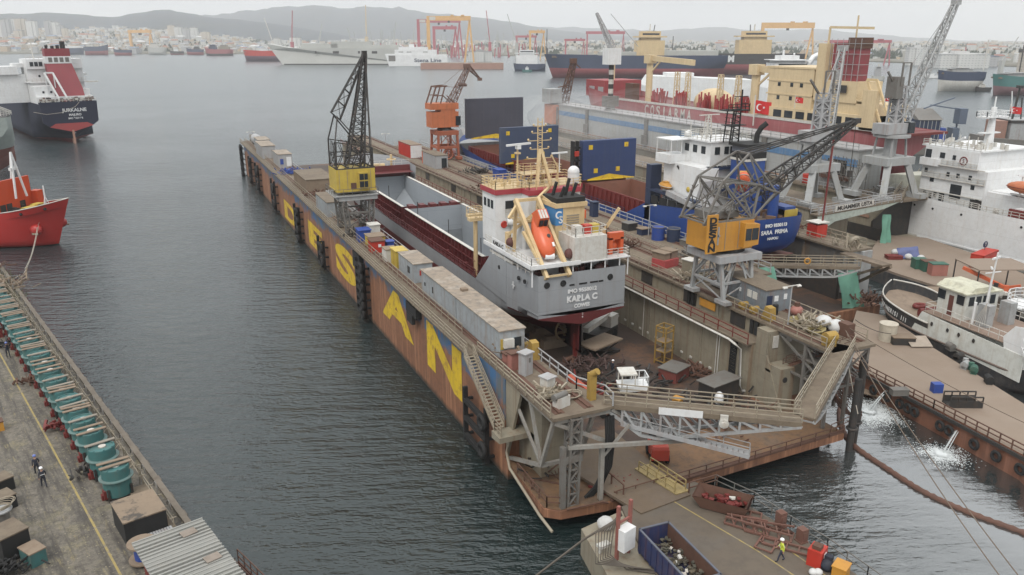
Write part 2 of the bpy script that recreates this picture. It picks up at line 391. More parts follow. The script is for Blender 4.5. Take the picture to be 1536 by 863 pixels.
# ------------------------------------------------------------------ floating dock with the ship (DESAN)
def side_mat():
 m=mat('dock_side',(.235,.105,.055),.75,plate=2.6,dirt=.55,dc=(.085,.045,.032),streak=.75,sc=(.40,.20,.11),patch=.45,pc=(.13,.07,.05),ps=.12)
 t=m.node_tree;b=t.nodes['Principled BSDF'];src=b.inputs['Base Color'].links[0].from_socket
 g=t.nodes.new('ShaderNodeNewGeometry').outputs['Position'];sp=t.nodes.new('ShaderNodeSeparateXYZ');t.links.new(g,sp.inputs[0])
 # worn blue paint of the upper strakes
 z=math_(t,'ADD',sp.outputs[2],math_(t,'MULTIPLY',noise(t,vmap(t,g,(1,.35,.5)),.6,6,.7),7.0))
 z=math_(t,'ADD',z,math_(t,'MULTIPLY',noise(t,g,.05,2),3.0))
 f=math_(t,'MULTIPLY',ramp(t,z,11.9,12.6),ramp(t,noise(t,vmap(t,g,(1.6,1.6,.1)),.9,4),.30,.5))
 bc=mixc(t,ramp(t,noise(t,g,.35,5),.4,.6),(.04,.12,.25),(.10,.115,.12))
 o=mixc(t,f,src,bc)
 # weed line near the water
 lo=ramp(t,math_(t,'ADD',sp.outputs[2],math_(t,'MULTIPLY',noise(t,g,.8,4),1.2)),1.3,.7)
 o=mixc(t,lo,o,(.045,.032,.022))
 t.links.new(o,b.inputs['Base Color']);return m
M['side']=side_mat()
dock=thing('floating_dock','long rusty floating dock with yellow letters on its side carrying the grey cargo ship','floating dock',(26,48.5,0))
B=lambda mb,n,m,par=dock,**k: mb.build(n,m,par,True,**k)
# pontoon and floor
p=MB();p.prism([(26.02,57.5),(61.4,57.5),(61.4,240.9),(26.02,240.9)],-2,1.98);B(p,'pontoon',M['side'])
p=MB();p.prism([(26.0,56.8),(25.5,49.4),(26.6,48.5),(30.5,48.0),(57.6,48.9),(57.6,57.5),(26.02,57.5)],1.15,1.9);B(p,'apron',M['side']);B(MB().box(27.5,56.5,50.6,57.4,-1.2,1.15),'apron_shade_box',M['dsteel'])  # inset dark box paints the shadowed underside of the apron
p=MB();p.add([(30.2,55.0,2.03),(54.4,55.0,2.03),(54.4,240.5,2.03),(30.2,240.5,2.03)],[(0,1,2,3)]);B(p,'floor_plating',M['floor'])
p=MB();p.add([(25.6,49.5,1.96),(26.6,48.6,1.96),(30.5,48.1,1.96),(57.5,49.0,1.96),(57.5,57.6,1.96),(25.9,57.6,1.96)],[(0,1,2,3,4,5)]);B(p,'apron_plating',M['apron'])
# left wing wall
w=MB();w.box(26,30.2,58,241,1.98,9.7);B(w,'wing_wall',[M['side']])
w=MB();w.box(27.4,29.6,53.6,58,2.0,9.6)
w.ext([(26.1,58,2),(26.1,55,9.6),(26.1,58,9.6)],(.25,0,0));w.ext([(29.95,58,2),(29.95,55,9.6),(29.95,58,9.6)],(.25,0,0));B(w,'wall_end',M['beige'])
w=MB();w.box(25.98,30.45,48.9,241.1,9.72,10.0);B(w,'upper_deck',M['decktan'])
w=MB()
for x in (26.9,29.5): w.box(x-.12,x+.12,49.5,240,10.01,10.16);w.box(x-.45,x+.45,49.5,240,10.004,10.03)
B(w,'crane_rail',M['rusty'])
w=MB();w.box(24.95,25.96,64.3,240.6,9.62,9.74)
for i in range(89): y=65+i*2;w.bar((26,y,8.8),(25.0,y,9.6),.12)
B(w,'catwalk',M['decktan'])
w=MB();w.rail([(25.0,64.4,9.74),(25.0,240.5,9.74)],1.15,2.0,.035,2);w.rail([(25.9,49.2,10),(25.9,64,10)],1.1,1.5,.04,2);B(w,'outer_railing',M['railc'])
w=MB();w.rail([(26.3,69,10.0),(26.3,240,10.0)],1.05,2.0,.03,1);B(w,'deck_railing',M['railc'])
w=MB();w.rail([(30.3,53,10),(30.3,66,10)],1.1,1.6,.045,1);w.rail([(30.3,78,10),(30.3,240,10)],1.1,2.2,.035,1);B(w,'inner_railing',M['lgrey'])
w=MB();w.rail([(30.3,53,10),(31.6,50.6,10),(31.4,49.0,10)],1.1,1.3,.045,1);B(w,'corner_railing',M['lgrey'])
w=MB();w.prism([(30.4,54.5),(31.7,50.8),(31.5,49.0),(30.4,48.9)],9.74,9.99);B(w,'corner_platform',M['decktan'])
# letters on the side
for ch,y0,y1,z0,z1 in (('D',174.7,160,.9,4.9),('E',147.6,135.0,1.5,5.9),('S',124.7,111.5,2.1,7.3),('A',97.5,84.2,3.4,8.0),('N',79.2,68.5,2.9,8.3)):
 hgt=z1-z0
 o=text('letter',ch,1.0,(0,0,0),(0,-1,0),(0,0,1),M['yellow'],None,bold=.045,depth=.01)
 xs=[v.co for v in o.data.vertices]
 ya,yb=min(v.y for v in xs),max(v.y for v in xs);za,zb=min(v.z for v in xs),max(v.z for v in xs)
 for v in o.data.vertices:
  v.co=Vector((25.965-26+v.co.x*.3,(y1+(v.co.y-ya)/(yb-ya)*(y0-y1))-48.5,z0+(v.co.z-za)/(zb-za)*hgt))
 o.parent=dock;o['label']='yellow letter %s on the rusty dock side' % ch
 # fender racks
def rack(y0,y1,z0,z1,n,tyres=2):
 m_=MB()
 for y in (y0,y1): m_.bar((25.2,y,z0),(25.2,y,z1),.45,.3)
 for k in range(n):
  z=z0+(z1-z0)*(k+.3)/n;m_.box(24.95,25.35,y0,y1,z-.22,z+.22)
  for y in (y0,y1): m_.bar((25.96,y,z),(25.2,y,z),.25)
 for k in range(tyres):
  z=z0+(z1-z0)*(k+.5)/tyres;m_.torus((24.8,y1+.1,z),(1,0,0),.62,.26,12,6)
 return B(m_,'fender_rack',M['black'])
for a in ((243.5,240.6,-.3,8.8,6,6),(226,222,.4,7.6,4,3),(213,208,.3,7.6,5,2),(186.5,182,.2,7.6,4,2),(157,152.5,.3,7.2,5,4),(135,130.6,.6,5.6,3,2),(107.6,103.6,.6,8.6,7,6),(65.6,60.4,.4,6.0,3,2)): rack(*a)
for yy_ in (108.5,83.0):
 m_=MB();m_.box(25.3,25.95,yy_-2.2,yy_+1.6,7.8,9.0);m_.box(25.1,25.5,yy_-1.2,yy_+.8,6.9,8.0);B(m_,'fender_block',M['black'])
 # right wing wall
w=MB();w.box(54.4,61.4,59,241,1.99,7.8);B(w,'wing_wall',M['beige'])
w=MB();w.box(56.4,61.4,58.4,241,7.8,9.7)
for i in range(60):
 y=61+i*3.0;w.box(56.28,56.4,y-.1,y+.1,7.95,9.7)
B(w,'upper_wall',M['beige'])
for i,y in enumerate([62.5,71,80,92,106,120,136,150,166,182,200,220]): B(MB().box(56.25,56.42,y,y+2.3,8.1,9.55),'opening',M['dsteel'])
w=MB();w.box(56.0,61.5,50.0,241.1,9.72,10.0);B(w,'upper_deck',M['decktan'])
w=MB();w.box(53.7,56.4,59,240.9,7.82,8.0);B(w,'ledge',M['decktan'])
w=MB()
for x in (57.0,60.7): w.box(x-.12,x+.12,51,240,10.01,10.16);w.box(x-.5,x+.5,51,240,10.004,10.03)
B(w,'crane_rail',M['rusty'])
w=MB();w.rail([(53.8,59,8),(53.8,240.5,8)],1.1,2.4,.04,1);B(w,'ledge_railing',M['dred'])
w=MB();w.rail([(56.1,51,10),(56.1,66,10)],1.1,1.8,.04,1);w.rail([(56.1,74,10),(56.1,240.5,10)],1.1,2.2,.03,1);B(w,'inner_railing',M['railc'])
w=MB();w.rail([(61.35,51,10),(61.35,62,10)],1.1,1.8,.04,1);B(w,'outer_railing',M['railc'])
w=MB()
for a in ((54.32,88,7.6),(54.32,80,7.6)): pass
w.path([(53.55,150,7.7),(53.55,61.6,7.7),(53.6,60.6,7.5),(54.0,60.2,7.0),(54.2,60.1,3.0),(54.2,59.6,2.5),(55.5,58.7,2.5),(59,58.6,2.6)],.13,8)
for y in (63.9,64.3,78.5,97): w.tube((54.28,y,2.1),(54.28,y,9.0 if y == 97 else 7.8),.06)
B(w,'wall_pipe',M['dwhite'])
for i in range(24): B(MB().box(54.3,54.42,61.5+i*1.75,61.9+i*1.75,2.75,2.98),'draught_mark',M['dwhite'])
w=MB()
for i in range(12): w.box(54.2,54.38,61.2,62.0,2.6+i*.4,2.85+i*.4)
w.box(54.25,54.35,61.1,61.2,2.5,7.4);w.box(54.25,54.35,62.0,62.1,2.5,7.4);B(w,'ladder',M['black'])
for y in (60.6,61.3,71.5,72.2): B(MB().box(56.1,56.24,y-.3,y+.2,8.1,9.6),'tyre_rack',M['black'])
w=MB();w.box(56.2,56.27,67.4,70.2,8.55,9.45);B(w,'sign_panel',M['orange'])
# right wall end: buttress, platforms, stair tower
w=MB()
w.ext([(54.9,59,2),(54.9,54.6,2),(54.9,57.4,7.2),(54.9,57.4,9.7),(54.9,59,9.7)],(.25,0,0))
w.ext([(60.8,59,2),(60.8,54.6,2),(60.8,57.4,7.2),(60.8,57.4,9.7),(60.8,59,9.7)],(.25,0,0))
w.box(55.15,60.8,57.3,59,2,9.7);w.box(54.9,61.05,56.5,57.3,5.6,5.85);w.box(55.0,56.8,55.2,57.2,2,6.4);B(w,'wall_end',M['beige'])
B(MB().tube((55.6,55.14,5.2),(55.6,55.22,5.2),.3,10),'hatch',M['dsteel'])
B(MB().box(55.5,56.2,57.2,57.28,7.9,9.2),'notice_board',M['dwhite']);B(MB().box(57.3,58.0,57.2,57.28,8.3,9.3),'notice_board',M['dwhite'])
w=MB()
for x in (56.3,58.8,61.0):
 for y in (50.4,53.6): w.bar((x,y,1.96),(x,y,9.7),.28)
for x in (56.3,58.8,61.0):
 w.bar((x,50.4,9.6),(x,57,9.6),.3);w.bar((x,50.6,6.2),(x,57.2,9.4),.2);w.bar((x,50.4,6.0),(x,57,6.0),.2)
for y in (50.4,53.6):
 w.bar((56.3,y,9.55),(61.0,y,9.55),.3);w.bar((56.3,y,6.1),(61.0,y,9.4),.15);w.bar((56.3,y,9.4),(61.0,y,6.1),.15);w.bar((56.3,y,6.0),(61,y,6.0),.2)
w.bar((56.3,50.4,5.8),(56.3,53.6,9.4),.15);w.bar((56.3,50.4,5.8),(56.3,53.6,2.2),.15)
w.box(56.2,58.3,52.0,54.5,7.9,8.0);w.bar((57.2,51.9,2),(57.2,51.9,7.9),.22)
B(w,'deck_truss',M['steel'])
w=MB()
for (a,b) in (((59.5,51,9.9),(56.6,56.5,6.0)),((57.0,51.2,6.0),(60.6,51.2,2.1))):
 a,b=Vector(a),Vector(b);n_=13;sd_=(b-a).cross(V(0,0,1)).normalized()*.45
 for q in (-1,1): w.bar(a+sd_*q,b+sd_*q,.06,.22);w.rail([a+sd_*q,b+sd_*q],1.0,1.2,.025,1)
 for k in range(n_): c=a.lerp(b,(k+.5)/n_);w.cbox(c,(.9,.28,.04),math.atan2(sd_.y,sd_.x))
w.rail([(56.6,50.6,6.1),(60.8,50.6,6.1)],1.0,1.0,.025,1);w.box(56.4,61,50.5,52.5,6.0,6.08)
w.rail([(56.0,49.1,2),(60.9,50,2)],1.0,1.0,.03,1)
B(w,'stair_tower',M['rusty'])
# left front: outer stair, truss, lattice post
w=MB();a=V(25.1,64.3,9.7);b=V(25.1,57.2,5.4)
for q in (-.45,.45): w.bar(a+V(q,0,0),b+V(q,0,0),.06,.25);w.rail([a+V(q,0,0),b+V(q,0,0)],1.05,1.5,.03,2)
for k in range(22): c=a.lerp(b,(k+.5)/22);w.box(c.x-.45,c.x+.45,c.y-.13,c.y+.13,c.z-.02,c.z+.03)
w.rail([(24.65,57.2,5.4),(24.65,55.8,5.4)],1.05,.8,.03,2)
B(w,'stair',M['railc'])
w=MB();w.ext([(24.4,57.3,4.7),(24.4,55.6,4.9),(24.4,55.6,5.4),(24.4,57.3,5.4)],(3.0,0,0));w.box(27.4,30.2,55.0,56.6,4.7,5.4);B(w,'landing',M['beige'])
w=MB()
for x in (26.3,29.9):
 w.bar((x,49.3,9.55),(x,58,9.55),.35,.3);w.bar((x,51.4,4.6),(x,49.4,9.5),.3);w.bar((x,51.4,4.6),(x,53.6,9.5),.25);w.bar((x,51.4,4.6),(x,57.9,9.2),.22);w.bar((x,51.4,4.6),(x,57.5,2.2),.3)
w.bar((26.3,51.4,4.6),(29.9,51.4,4.6),.3);w.bar((26.3,49.3,9.5),(31.3,49.3,9.5),.35);w.bar((26.3,53.6,9.5),(29.9,53.6,9.5),.3)
w.bar((26.3,49.3,9.4),(31.6,49.0,6.6),.3);w.bar((31.4,49.2,9.6),(34.5,49.2,7.4),.25)
w.bar((27.3,48.8,7.3),(38.5,46.0,6.9),.3);w.bar((30.3,48.6,2),(30.3,48.6,7.0),.35);w.bar((30.3,48.6,5.8),(32.4,48.0,8.6),.2)
B(w,'deck_truss',M['truss'])
w=MB();w.truss((27.8,49.2,1.96),(28.0,49.2,9.6),.9,.9,7,.09);w.bar((26.9,48.8,1.96),(26.9,48.9,7.4),.4);w.box(27.1,28.6,48.7,49.8,5.9,6.5);B(w,'lattice_post',M['steel'])
w=MB()
for k in range(5):
 o_=k*.17;w.path([(30.6+o_,48.7,9.3),(30.7+o_,48.6,7.0),(30.6+o_,48.7,4.8),(30.0+o_,49.0,3.0),(29.2+o_,49.2,2.1)],.12,6)
B(w,'hose_bundle',M['black'])
w=MB();w.path([(26.6,57.4,6.2),(26.4,56.8,6.0),(26.3,56.6,4.4)],.08,6);w.path([(26.2,57.8,3.2),(25.7,57.0,3.1),(25.45,55.8,2.2),(25.3,49.6,1.2),(25.6,48.0,.6)],.13,8);B(w,'edge_pipe',M['railc'])
w=MB();w.rail([(25.9,55.2,1.96),(25.8,49.4,1.96),(26.9,48.7,1.96)],1.0,1.6,.04,1);w.torus((25.85,52.2,2.6),(1,0,0),.3,.08,12,5)
w.bar((28.0,54,1.96),(28.6,51.8,4.4),.1);w.bar((28.6,51.8,4.4),(28.6,51.8,1.96),.1);w.bar((26.5,54,1.96),(28.6,51.8,1.99),.15)
for k in range(6): w.bar((28.1+k*.1,53.6-k*.4,2.1+k*.4),(28.6,53.4-k*.35,2.0),.07)
B(w,'apron_railing',M['rusty'])
w=MB();w.rail([(31.5,48.0,1.9),(57.4,48.8,1.9)],.9,1.9,.035,1);w.path([(27,48.25,2.1),(30.2,47.9,2.2),(30.6,47.8,2.0)],.07,6);B(w,'front_railing',M['rusty'])
w=MB()
for x in (31.5,36.7): w.box(x-.06,x+.06,48.2,48.35,1.9,2.6)
w.bar((38,48.3,2.0),(57.5,49.05,2.0),.35,.2);w.bar((31,48.1,2.0),(38,48.3,2.0),.35,.2);B(w,'edge_fender',M['rusty'])
# yellow chocks on the wall ends
for (x,y) in ((30.0,62.8),(30.0,61.0),(56.9,63.6),(56.9,61.9)):
 w=MB();w.box(x-.35,x+.35,y-.35,y+.35,10,10.7);w.tube((x-.5,y,10.5),(x+.5,y,10.5),.3,10);B(w,'mooring_chock',M['chock'])
B(MB().ext([(29.7,61.4,10),(29.7,60.0,10),(29.7,60.2,11.6),(29.7,60.9,11.7)],(.7,0,0)),'hinge_post',M['chock'])
B(MB().ext([(56.5,60.4,10),(56.5,59.0,10),(56.5,59.2,11.4),(56.5,59.9,11.5)],(.8,0,0)),'hinge_post',M['chock'])
w=MB();w.box(30.2,30.75,50.5,51.1,10,12.3);w.tube((30.45,50.8,12.2),(30.7,50.3,12.6),.28,8);B(w,'fairlead_post',M['chock'])
w=MB();w.box(56.5,57.4,51.0,52.0,10.03,11.2);w.tube((56.4,51.5,10.9),(57.6,51.5,10.9),.55,12);B(w,'mooring_roller',M['chock'])
B(MB().box(60.2,61.2,52.4,53.6,10,11.3),'winch_box',M['rusty'])
# deck lights: mast with two floodlights
def light_mast(loc,h,label):
 t_=thing('light_mast',label,'light mast',loc);m_=MB();m_.tube((0,0,0),(0,0,h),.09,6,.05);m_.build('pole',M['lgrey'],t_)
 m_=MB();m_.bar((-.9,0,h),(.9,0,h),.08);m_.cbox((-.9,0,h-.1),(.5,.3,.12),0,0,.4);m_.cbox((.9,0,h-.1),(.5,.3,.12),0,0,.4);m_.build('floodlight',M['dwhite'],t_)
 return t_
light_mast((57.6,57.6,10),4.2,'T-shaped floodlight mast on the near right end of the dock deck')
light_mast((27.6,236,10),3.0,'small light mast on the far left end of the dock')
light_mast((66.5,96,10),4.6,'small two-armed light mast in front of the blue ship hull')
light_mast((60.3,214,10),3.2,'light mast at the far end of the right dock wall beside the water')
light_mast((60.6,120.0,10),8.0,'tall thin lamp pole behind the wheelhouse of the grey ship')
# ------------------------------------------------------------------ swing gangway at the dock entrance
def leaf(A,Bp,label,n,plate,wd=1.5,dep=2.3,hang=True):
 A=Vector(A);Bp=Vector(Bp);L=(Bp-A).length;az=math.atan2(Bp.y-A.y,Bp.x-A.x)
 t_=thing('swing_gangway',label,'gangway',tuple(A),az);up=(Bp.z-A.z)/L
 m_=MB();m_.box(0,L,-wd/2,wd/2,-.12,0);m_.box(0,L,-wd/2-.1,-wd/2,-.35,.06);m_.box(0,L,wd/2,wd/2+.1,-.35,.06);m_.build('walkway',plate,t_)
 m_=MB();m_.rail([(0,-wd/2,0),(L,-wd/2,0)],1.15,1.6,.035,2);m_.rail([(0,wd/2,0),(L,wd/2,0)],1.15,1.6,.035,2);m_.build('railing',M['railc'],t_)
 m_=MB()
 for y in (-wd/2,wd/2):
  lowz=lambda s: -.35-dep*max(0,min(1,(s/L)/.22,(1-s/L)/.9*1.25)) if hang else -.35-dep*min(1,4*(s/L)*(1-s/L)*1.4)
  for k in range(n):
   s0,s1=L*k/n,L*(k+1)/n
   m_.bar((s0,y,lowz(s0)),(s1,y,lowz(s1)),.22);m_.bar((s1,y,-.3),(s1,y,lowz(s1)),.17)
   if k % 2 == 0 or 1: m_.bar((s0,y,-.3),(s1,y,lowz(s1)),.17)
 for k in range(n+1): s0=L*k/n;m_.bar((s0,-wd/2,lowz(s0)),(s0,wd/2,lowz(s0)),.1)
 m_.build('truss',M['grey'],t_);return t_,L
l1,L1=leaf((31.4,50.2,10),(43.4,41.0,10),'long cream trussed gangway leaf reaching right from the left wall of the near dock',10,M['decktan'])
m_=MB();m_.cbox((L1*.40,-.92,-.05),(3.4,.04,.6));m_.build('sign_board',M['white'],l1)
m_=MB();m_.tube((L1*.62,-1.0,-.55),(L1*.62,-1.15,-.55),.38,12);m_.tube((L1*.62,-1.15,-.55),(L1*.62,-1.3,-.55),.2,10);m_.box(L1*.6,L1*.64,-1.0,-.8,-.9,.1);m_.build('lamp',M['dwhite'],l1)
a=V(1.2,-1.4,-.6);b=V(15.5,-2.6,-5.0)
l2,L2=leaf((43.9,41.2,10),(58.6,51.0,10),'tan solid-decked gangway leaf sloping up to the right wall of the near dock',8,M['decktan'],1.6,.8,False)
t_=thing('boarding_ladder','grey stepped boarding ladder hanging under the cream gangway above the dock entrance','ladder',(32.3,49.0,8.4));a=V(0,0,0);b=V(7.6,-6.6,-1.4)
m_=MB();sd_=V(.6,.7,0).normalized()*.4
for q in (-1,1): m_.bar(a+sd_*q,b+sd_*q,.08,.35)
for k in range(24): c=a.lerp(b,(k+.5)/24);m_.cbox(c,(.34,.78,.05),math.atan2(-6.6,7.6))
m_.build('stringer',M['lgrey'],t_);m_=MB()
for q in (-1,1): m_.rail([a+sd_*q,b+sd_*q],.8,2.0,.025,0)
m_.build('handrail',M['lgrey'],t_)
# piles at the dock corner
for i,(x,y,l_) in enumerate(((58.2,48.6,'black steel pile at the dock corner, nearest the open water'),(59.6,49.4,'black steel pile at the dock corner, middle one of three'),(60.9,50.6,'black steel pile at the dock corner, farthest under the gangway'))):
 o=MB();o.tube((0,0,-3),(0,0,8.8 if i else 7.5),.34,10);o.torus((0,0,2.4),(0,0,1),.45,.15,12,5);o=o.build('mooring_pile',M['dsteel']);o.location=(x,y,0);tag(o,l_,'pile','mooring piles at the near dock corner')
 # ------------------------------------------------------------------ second dock (holds the blue ship)
dock2=thing('floating_dock','rusty floating dock behind, holding the blue ship','floating dock',(62,73,0))
B2=lambda mb,n,m,**k: mb.build(n,m,dock2,True,**k)
p=MB();p.box(62,92,75,212,-2,1.98);B2(p,'pontoon',M['side'])
p=MB();p.add([(69,75.5,2.02),(88,75.5,2.02),(88,211,2.02),(69,211,2.02)],[(0,1,2,3)]);B2(p,'floor_plating',M['floor'])
p=MB();p.box(61.9,69.2,76,212,1.98,9.7);B2(p,'wing_wall',M['beige'])
p=MB();p.box(61.52,69.4,73,212.2,9.72,10.0);B2(p,'upper_deck',M['decktan'])
p=MB()
for x in (63.4,67.6): p.box(x-.12,x+.12,74,211,10.01,10.16);p.box(x-.5,x+.5,74,211,10.004,10.03)
B2(p,'crane_rail',M['rusty'])
p=MB();p.rail([(69.3,73.2,10),(69.3,212,10)],1.15,2.2,.05,1);B2(p,'blue_railing',M['lgrey'])
p=MB();p.rail([(62.2,76,10),(62.2,100,10)],1.15,2.2,.035,1);p.rail([(62.2,150,10),(62.2,212,10)],1.15,2.2,.035,1);B2(p,'inner_railing',M['railc'])
p=MB();p.box(88.4,92,79.5,212,1.98,9.3)
p.box(88.0,88.4,79.5,212,6.2,6.5)
for i in range(18): p.ext([(88.4,81+i*6,9.3),(88.4,80.5+i*6,6.5),(87.8,80.5+i*6,6.3)],(0,.2,0))
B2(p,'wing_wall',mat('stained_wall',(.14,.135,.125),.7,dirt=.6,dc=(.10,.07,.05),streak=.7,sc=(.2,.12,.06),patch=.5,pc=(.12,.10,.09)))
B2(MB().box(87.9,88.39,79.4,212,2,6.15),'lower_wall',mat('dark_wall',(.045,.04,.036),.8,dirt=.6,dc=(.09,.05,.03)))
p=MB();p.box(87.9,92.4,78,212.2,9.32,9.6);B2(p,'upper_deck',M['decktan'])
B2(MB().box(86.6,88.4,71.2,78.4,9.1,9.38).bar((88,71,9.1),(89.5,78,4.5),.35).bar((86.8,71.5,9.1),(88.8,78.5,5.5),.3),'corner_platform',M['deckbrown'])
p=MB();p.rail([(88,79,9.6),(88,212,9.6)],1.1,2.2,.05,1);p.rail([(92.2,79,9.6),(92.2,212,9.6)],1.1,2.2,.05,1);B2(p,'edge_railing',M['railc'])
p=MB();p.box(90.2,92.1,77.6,79.5,-1,9.3);p.box(88.6,90.2,78.2,79.5,3,9.3)
p.bar((90.0,78.6,9.2),(86.5,77.0,5.2),.3);p.bar((88.6,78.6,9.2),(88.6,76.5,4.4),.25);p.box(88.2,89.2,77.2,78.2,5.0,8.6)
B2(p,'wall_end',M['grey'])
p=MB()
for i in range(14):
 a_=rnd.uniform(0,6.28);x=90.0+rnd.uniform(-1.6,1.8);y=79.5+rnd.uniform(-1.4,2.6)
 p.bar((x,y,9.6),(x+.8*math.cos(a_),y+.8*math.sin(a_),9.6+rnd.uniform(.5,1.9)),.14)
p.torus((90.6,79.8,10.2),(0,1,.4),.7,.3,12,6);B2(p,'deck_gear',M['railc'])
# green tarpaulin sheets at the corners of the second dock
def sheet(name,pts,cols,m_,label,cat,par=None):
 pts=[Vector(q) for q in pts];a,b,c,d=pts;n=10;k=12;vs=[];fs=[]
 nn=(b-a).cross(d-a).normalized()
 for i in range(n+1):
  for j in range(k+1):
   u,v_=j/k,i/n;q=a.lerp(b,u).lerp(d.lerp(c,u),v_)
   vs.append(q+nn*(.25*math.sin(u*cols*6.28+v_*1.5)*(.3+.7*v_)+.1*math.sin(v_*9+u*4)))
 for i in range(n):
  for j in range(k): e=i*(k+1)+j;fs.append((e,e+1,e+k+2,e+k+1))
 mb=MB();mb.add(vs,fs,0,True);mb.add([v_-nn*.04 for v_ in vs],[f[::-1] for f in fs],0,True)
 base=pts[3].copy();mb.v=[tuple(Vector(q)-base) for q in mb.v]
 o=mb.build(name,m_);o.location=base;tag(o,label,cat);return o
Yt=76
sheet('tarpaulin',[PY(1137,402,Yt),PY(1160,400,Yt),PY(1178,462,75),PY(1148,455,75)],2,M['tarp'],'pale green tarpaulin hanging beside the grey deck office','tarpaulin')
sheet('tarpaulin',[PY(1256,405,76.5),PY(1284,405,76.5),PY(1296,472,75.5),PY(1268,478,75.5)],1.5,M['tarp'],'long pale green tarpaulin hanging from the right corner of the second dock','tarpaulin')
g2,LL=leaf(tuple(G(1122,396,9.4)),tuple(G(1288,399,9.4)),'narrow trussed gangway with a lifebuoy spanning the entrance of the second dock',9,M['decktan'],1.2,1.1,False)
m_=MB();m_.torus((LL*.52,-.7,.7),(0,1,0),.36,.1,14,6);m_.build('lifebuoy',M['orange'],g2)
# ------------------------------------------------------------------ grey cargo ship in the dock
kc=thing('cargo_ship','grey cargo ship with open holds and white stern lettering standing in the floating dock','cargo ship',(42.4,73.3,3.6))
K=lambda mb,n,m,par=None,**k: mb.build(n,m,par or kc,True,**k)
def shift(mb,d): mb.v=[(v[0]+d[0],v[1]+d[1],v[2]+d[2]) for v in mb.v];return mb
M['khull']=mat('ship_grey',(.31,.325,.34),.45,plate=2.6,dirt=.25,dc=(.2,.2,.2),ds=.3,streak=.3,sc=(.22,.2,.18))
M['kred']=mat('ship_oxide',(.115,.018,.018),.55,dirt=.35,dc=(.06,.015,.015),ds=.5)
M['hold']=mat('hold_grey',(.31,.335,.36),.55,plate=3,dirt=.2,dc=(.2,.21,.22),ds=.15)
L=92.0
zl=[3.6,4.4,5.2,6.2,6.9,7.6,8.4,9.0]
hb=loft_hull(L,12.5,3.6,9.0,bowrake=.05,zl=zl,mats_at=lambda z: 1 if z < 6.9 else 0,keel_rise=(.16,.97),full=.9,bl=.16,n=40,tw=.90,sheer=2)
K(shift(hb,(42.4,73.3,0)),'hull',[M['khull'],M['kred']])
# raised stern with transom (a chamfered bottom edge)
w=MB();zt=13.5
def sec(y,wd,zb): return [(42.4-wd,y,9.0),(42.4-wd,y,zb+1.2),(42.4-1.2,y,zb),(42.4+1.2,y,zb),(42.4+wd,y,zb+1.2)]
A=[(36.9,73.3,8.55),(42.0,73.3,7.4),(42.8,73.3,7.4),(47.9,73.3,8.55),(47.9,73.3,13.5),(36.9,73.3,13.5)]
Bq=[(36.1,80,8.2),(42.0,80,6.6),(42.8,80,6.6),(48.7,80,8.2),(48.7,80,13.5),(36.1,80,13.5)]
w.add(A+Bq,[(0,1,2,3,4,5),(1,0,6,7),(3,2,8,9)],0);w.add([(36.9,73.3,8.55),(36.1,80,8.2),(36.1,80,13.5),(36.9,73.3,13.5)],[(0,3,2,1)]);w.add([(47.9,73.3,8.55),(48.7,80,8.2),(48.7,80,13.5),(47.9,73.3,13.5)],[(0,1,2,3)])
for x,s_ in ((36.1,1),(48.7,-1)):
 w.ext([(x-.04*s_,80,8.6),(x-.04*s_,89.6,8.9),(x-.04*s_,84.4,13.5),(x-.04*s_,80,13.5)],(.12*s_,0,0))
K(w,'stern_plating',[M['khull'],M['kred']])
w=MB();w.ext([(36.86,73.27,8.6),(36.86,73.27,8.5),(42.0,73.27,7.3),(42.8,73.27,7.3),(47.94,73.27,8.5),(47.94,73.27,8.6)],(0,-.03,0));w.add([(36.9,73.25,8.5),(42,73.25,7.34),(42,80,6.55),(36.0,80,8.1)],[(0,1,2,3)]);w.add([(47.9,73.25,8.5),(42.8,73.25,7.34),(42.8,80,6.55),(48.8,80,8.1)],[(3,2,1,0)]);w.add([(42,73.25,7.34),(42.8,73.25,7.34),(42.8,80,6.55),(42,80,6.55)],[(0,1,2,3)])
K(w,'stern_bottom',M['kred'])
K(MB().add([(36.9,73.4,12.35),(47.9,73.4,12.35),(48.6,85.4,12.35),(36.2,85.4,12.35)],[(0,1,2,3)]),'poop_deck',mat('deck_dark',(.08,.045,.04),.7,dirt=.5))
w=MB();w.box(42.25,42.55,73.8,75.6,3.9,7.6);K(w,'rudder',M['kred'])
w=MB();w.torus((42.4,77.2,5.2),(0,1,0),1.25,.14,18,6);w.tube((42.4,76.8,5.2),(42.4,80,5.4),.3,8)
for k in range(4):
 a=k*math.pi/2+.4;w.cbox((42.4+.6*math.cos(a),77.1,5.2+.6*math.sin(a)),(1.0,.08,.4),0,0,a)
K(w,'propeller',mat('bronze',(.35,.25,.15),.4,.6))
for x in (37.9,39.9,45.9):
 w=MB();w.torus((x,73.27,12.35),(0,1,0),.3,.07,16,6);w.tube((x,73.29,12.35),(x,73.24,12.35),.27,14);K(w,'fairlead',M['black'])
for i,x in enumerate((41.0,42.4,43.8,44.7)): K(MB().box(x-.5+.2*(i in (0,3)),x+.5-.2*(i in (0,3)),73.24,73.3,11.95,12.12),'freeing_port',M['black'])
for y in (75.5,77,82): K(MB().tube((36.35-(y-75)*.03,y,12.4),(36.2-(y-75)*.03,y,12.4),.25,12),'side_fairlead',M['black'])
text('name_lettering','KARLA C',.95,(42.3,73.22,10.35),(1,0,0),(0,0,1),M['white'],kc,bold=.055,width=3.9)
text('number_lettering','IMO 9558012',.62,(42.3,73.22,11.3),(1,0,0),(0,0,1),M['white'],kc,bold=.05,width=3.7)
text('port_lettering','COWES',.6,(42.3,73.22,9.5),(1,0,0),(0,0,1),M['white'],kc,bold=.05,width=2.0)
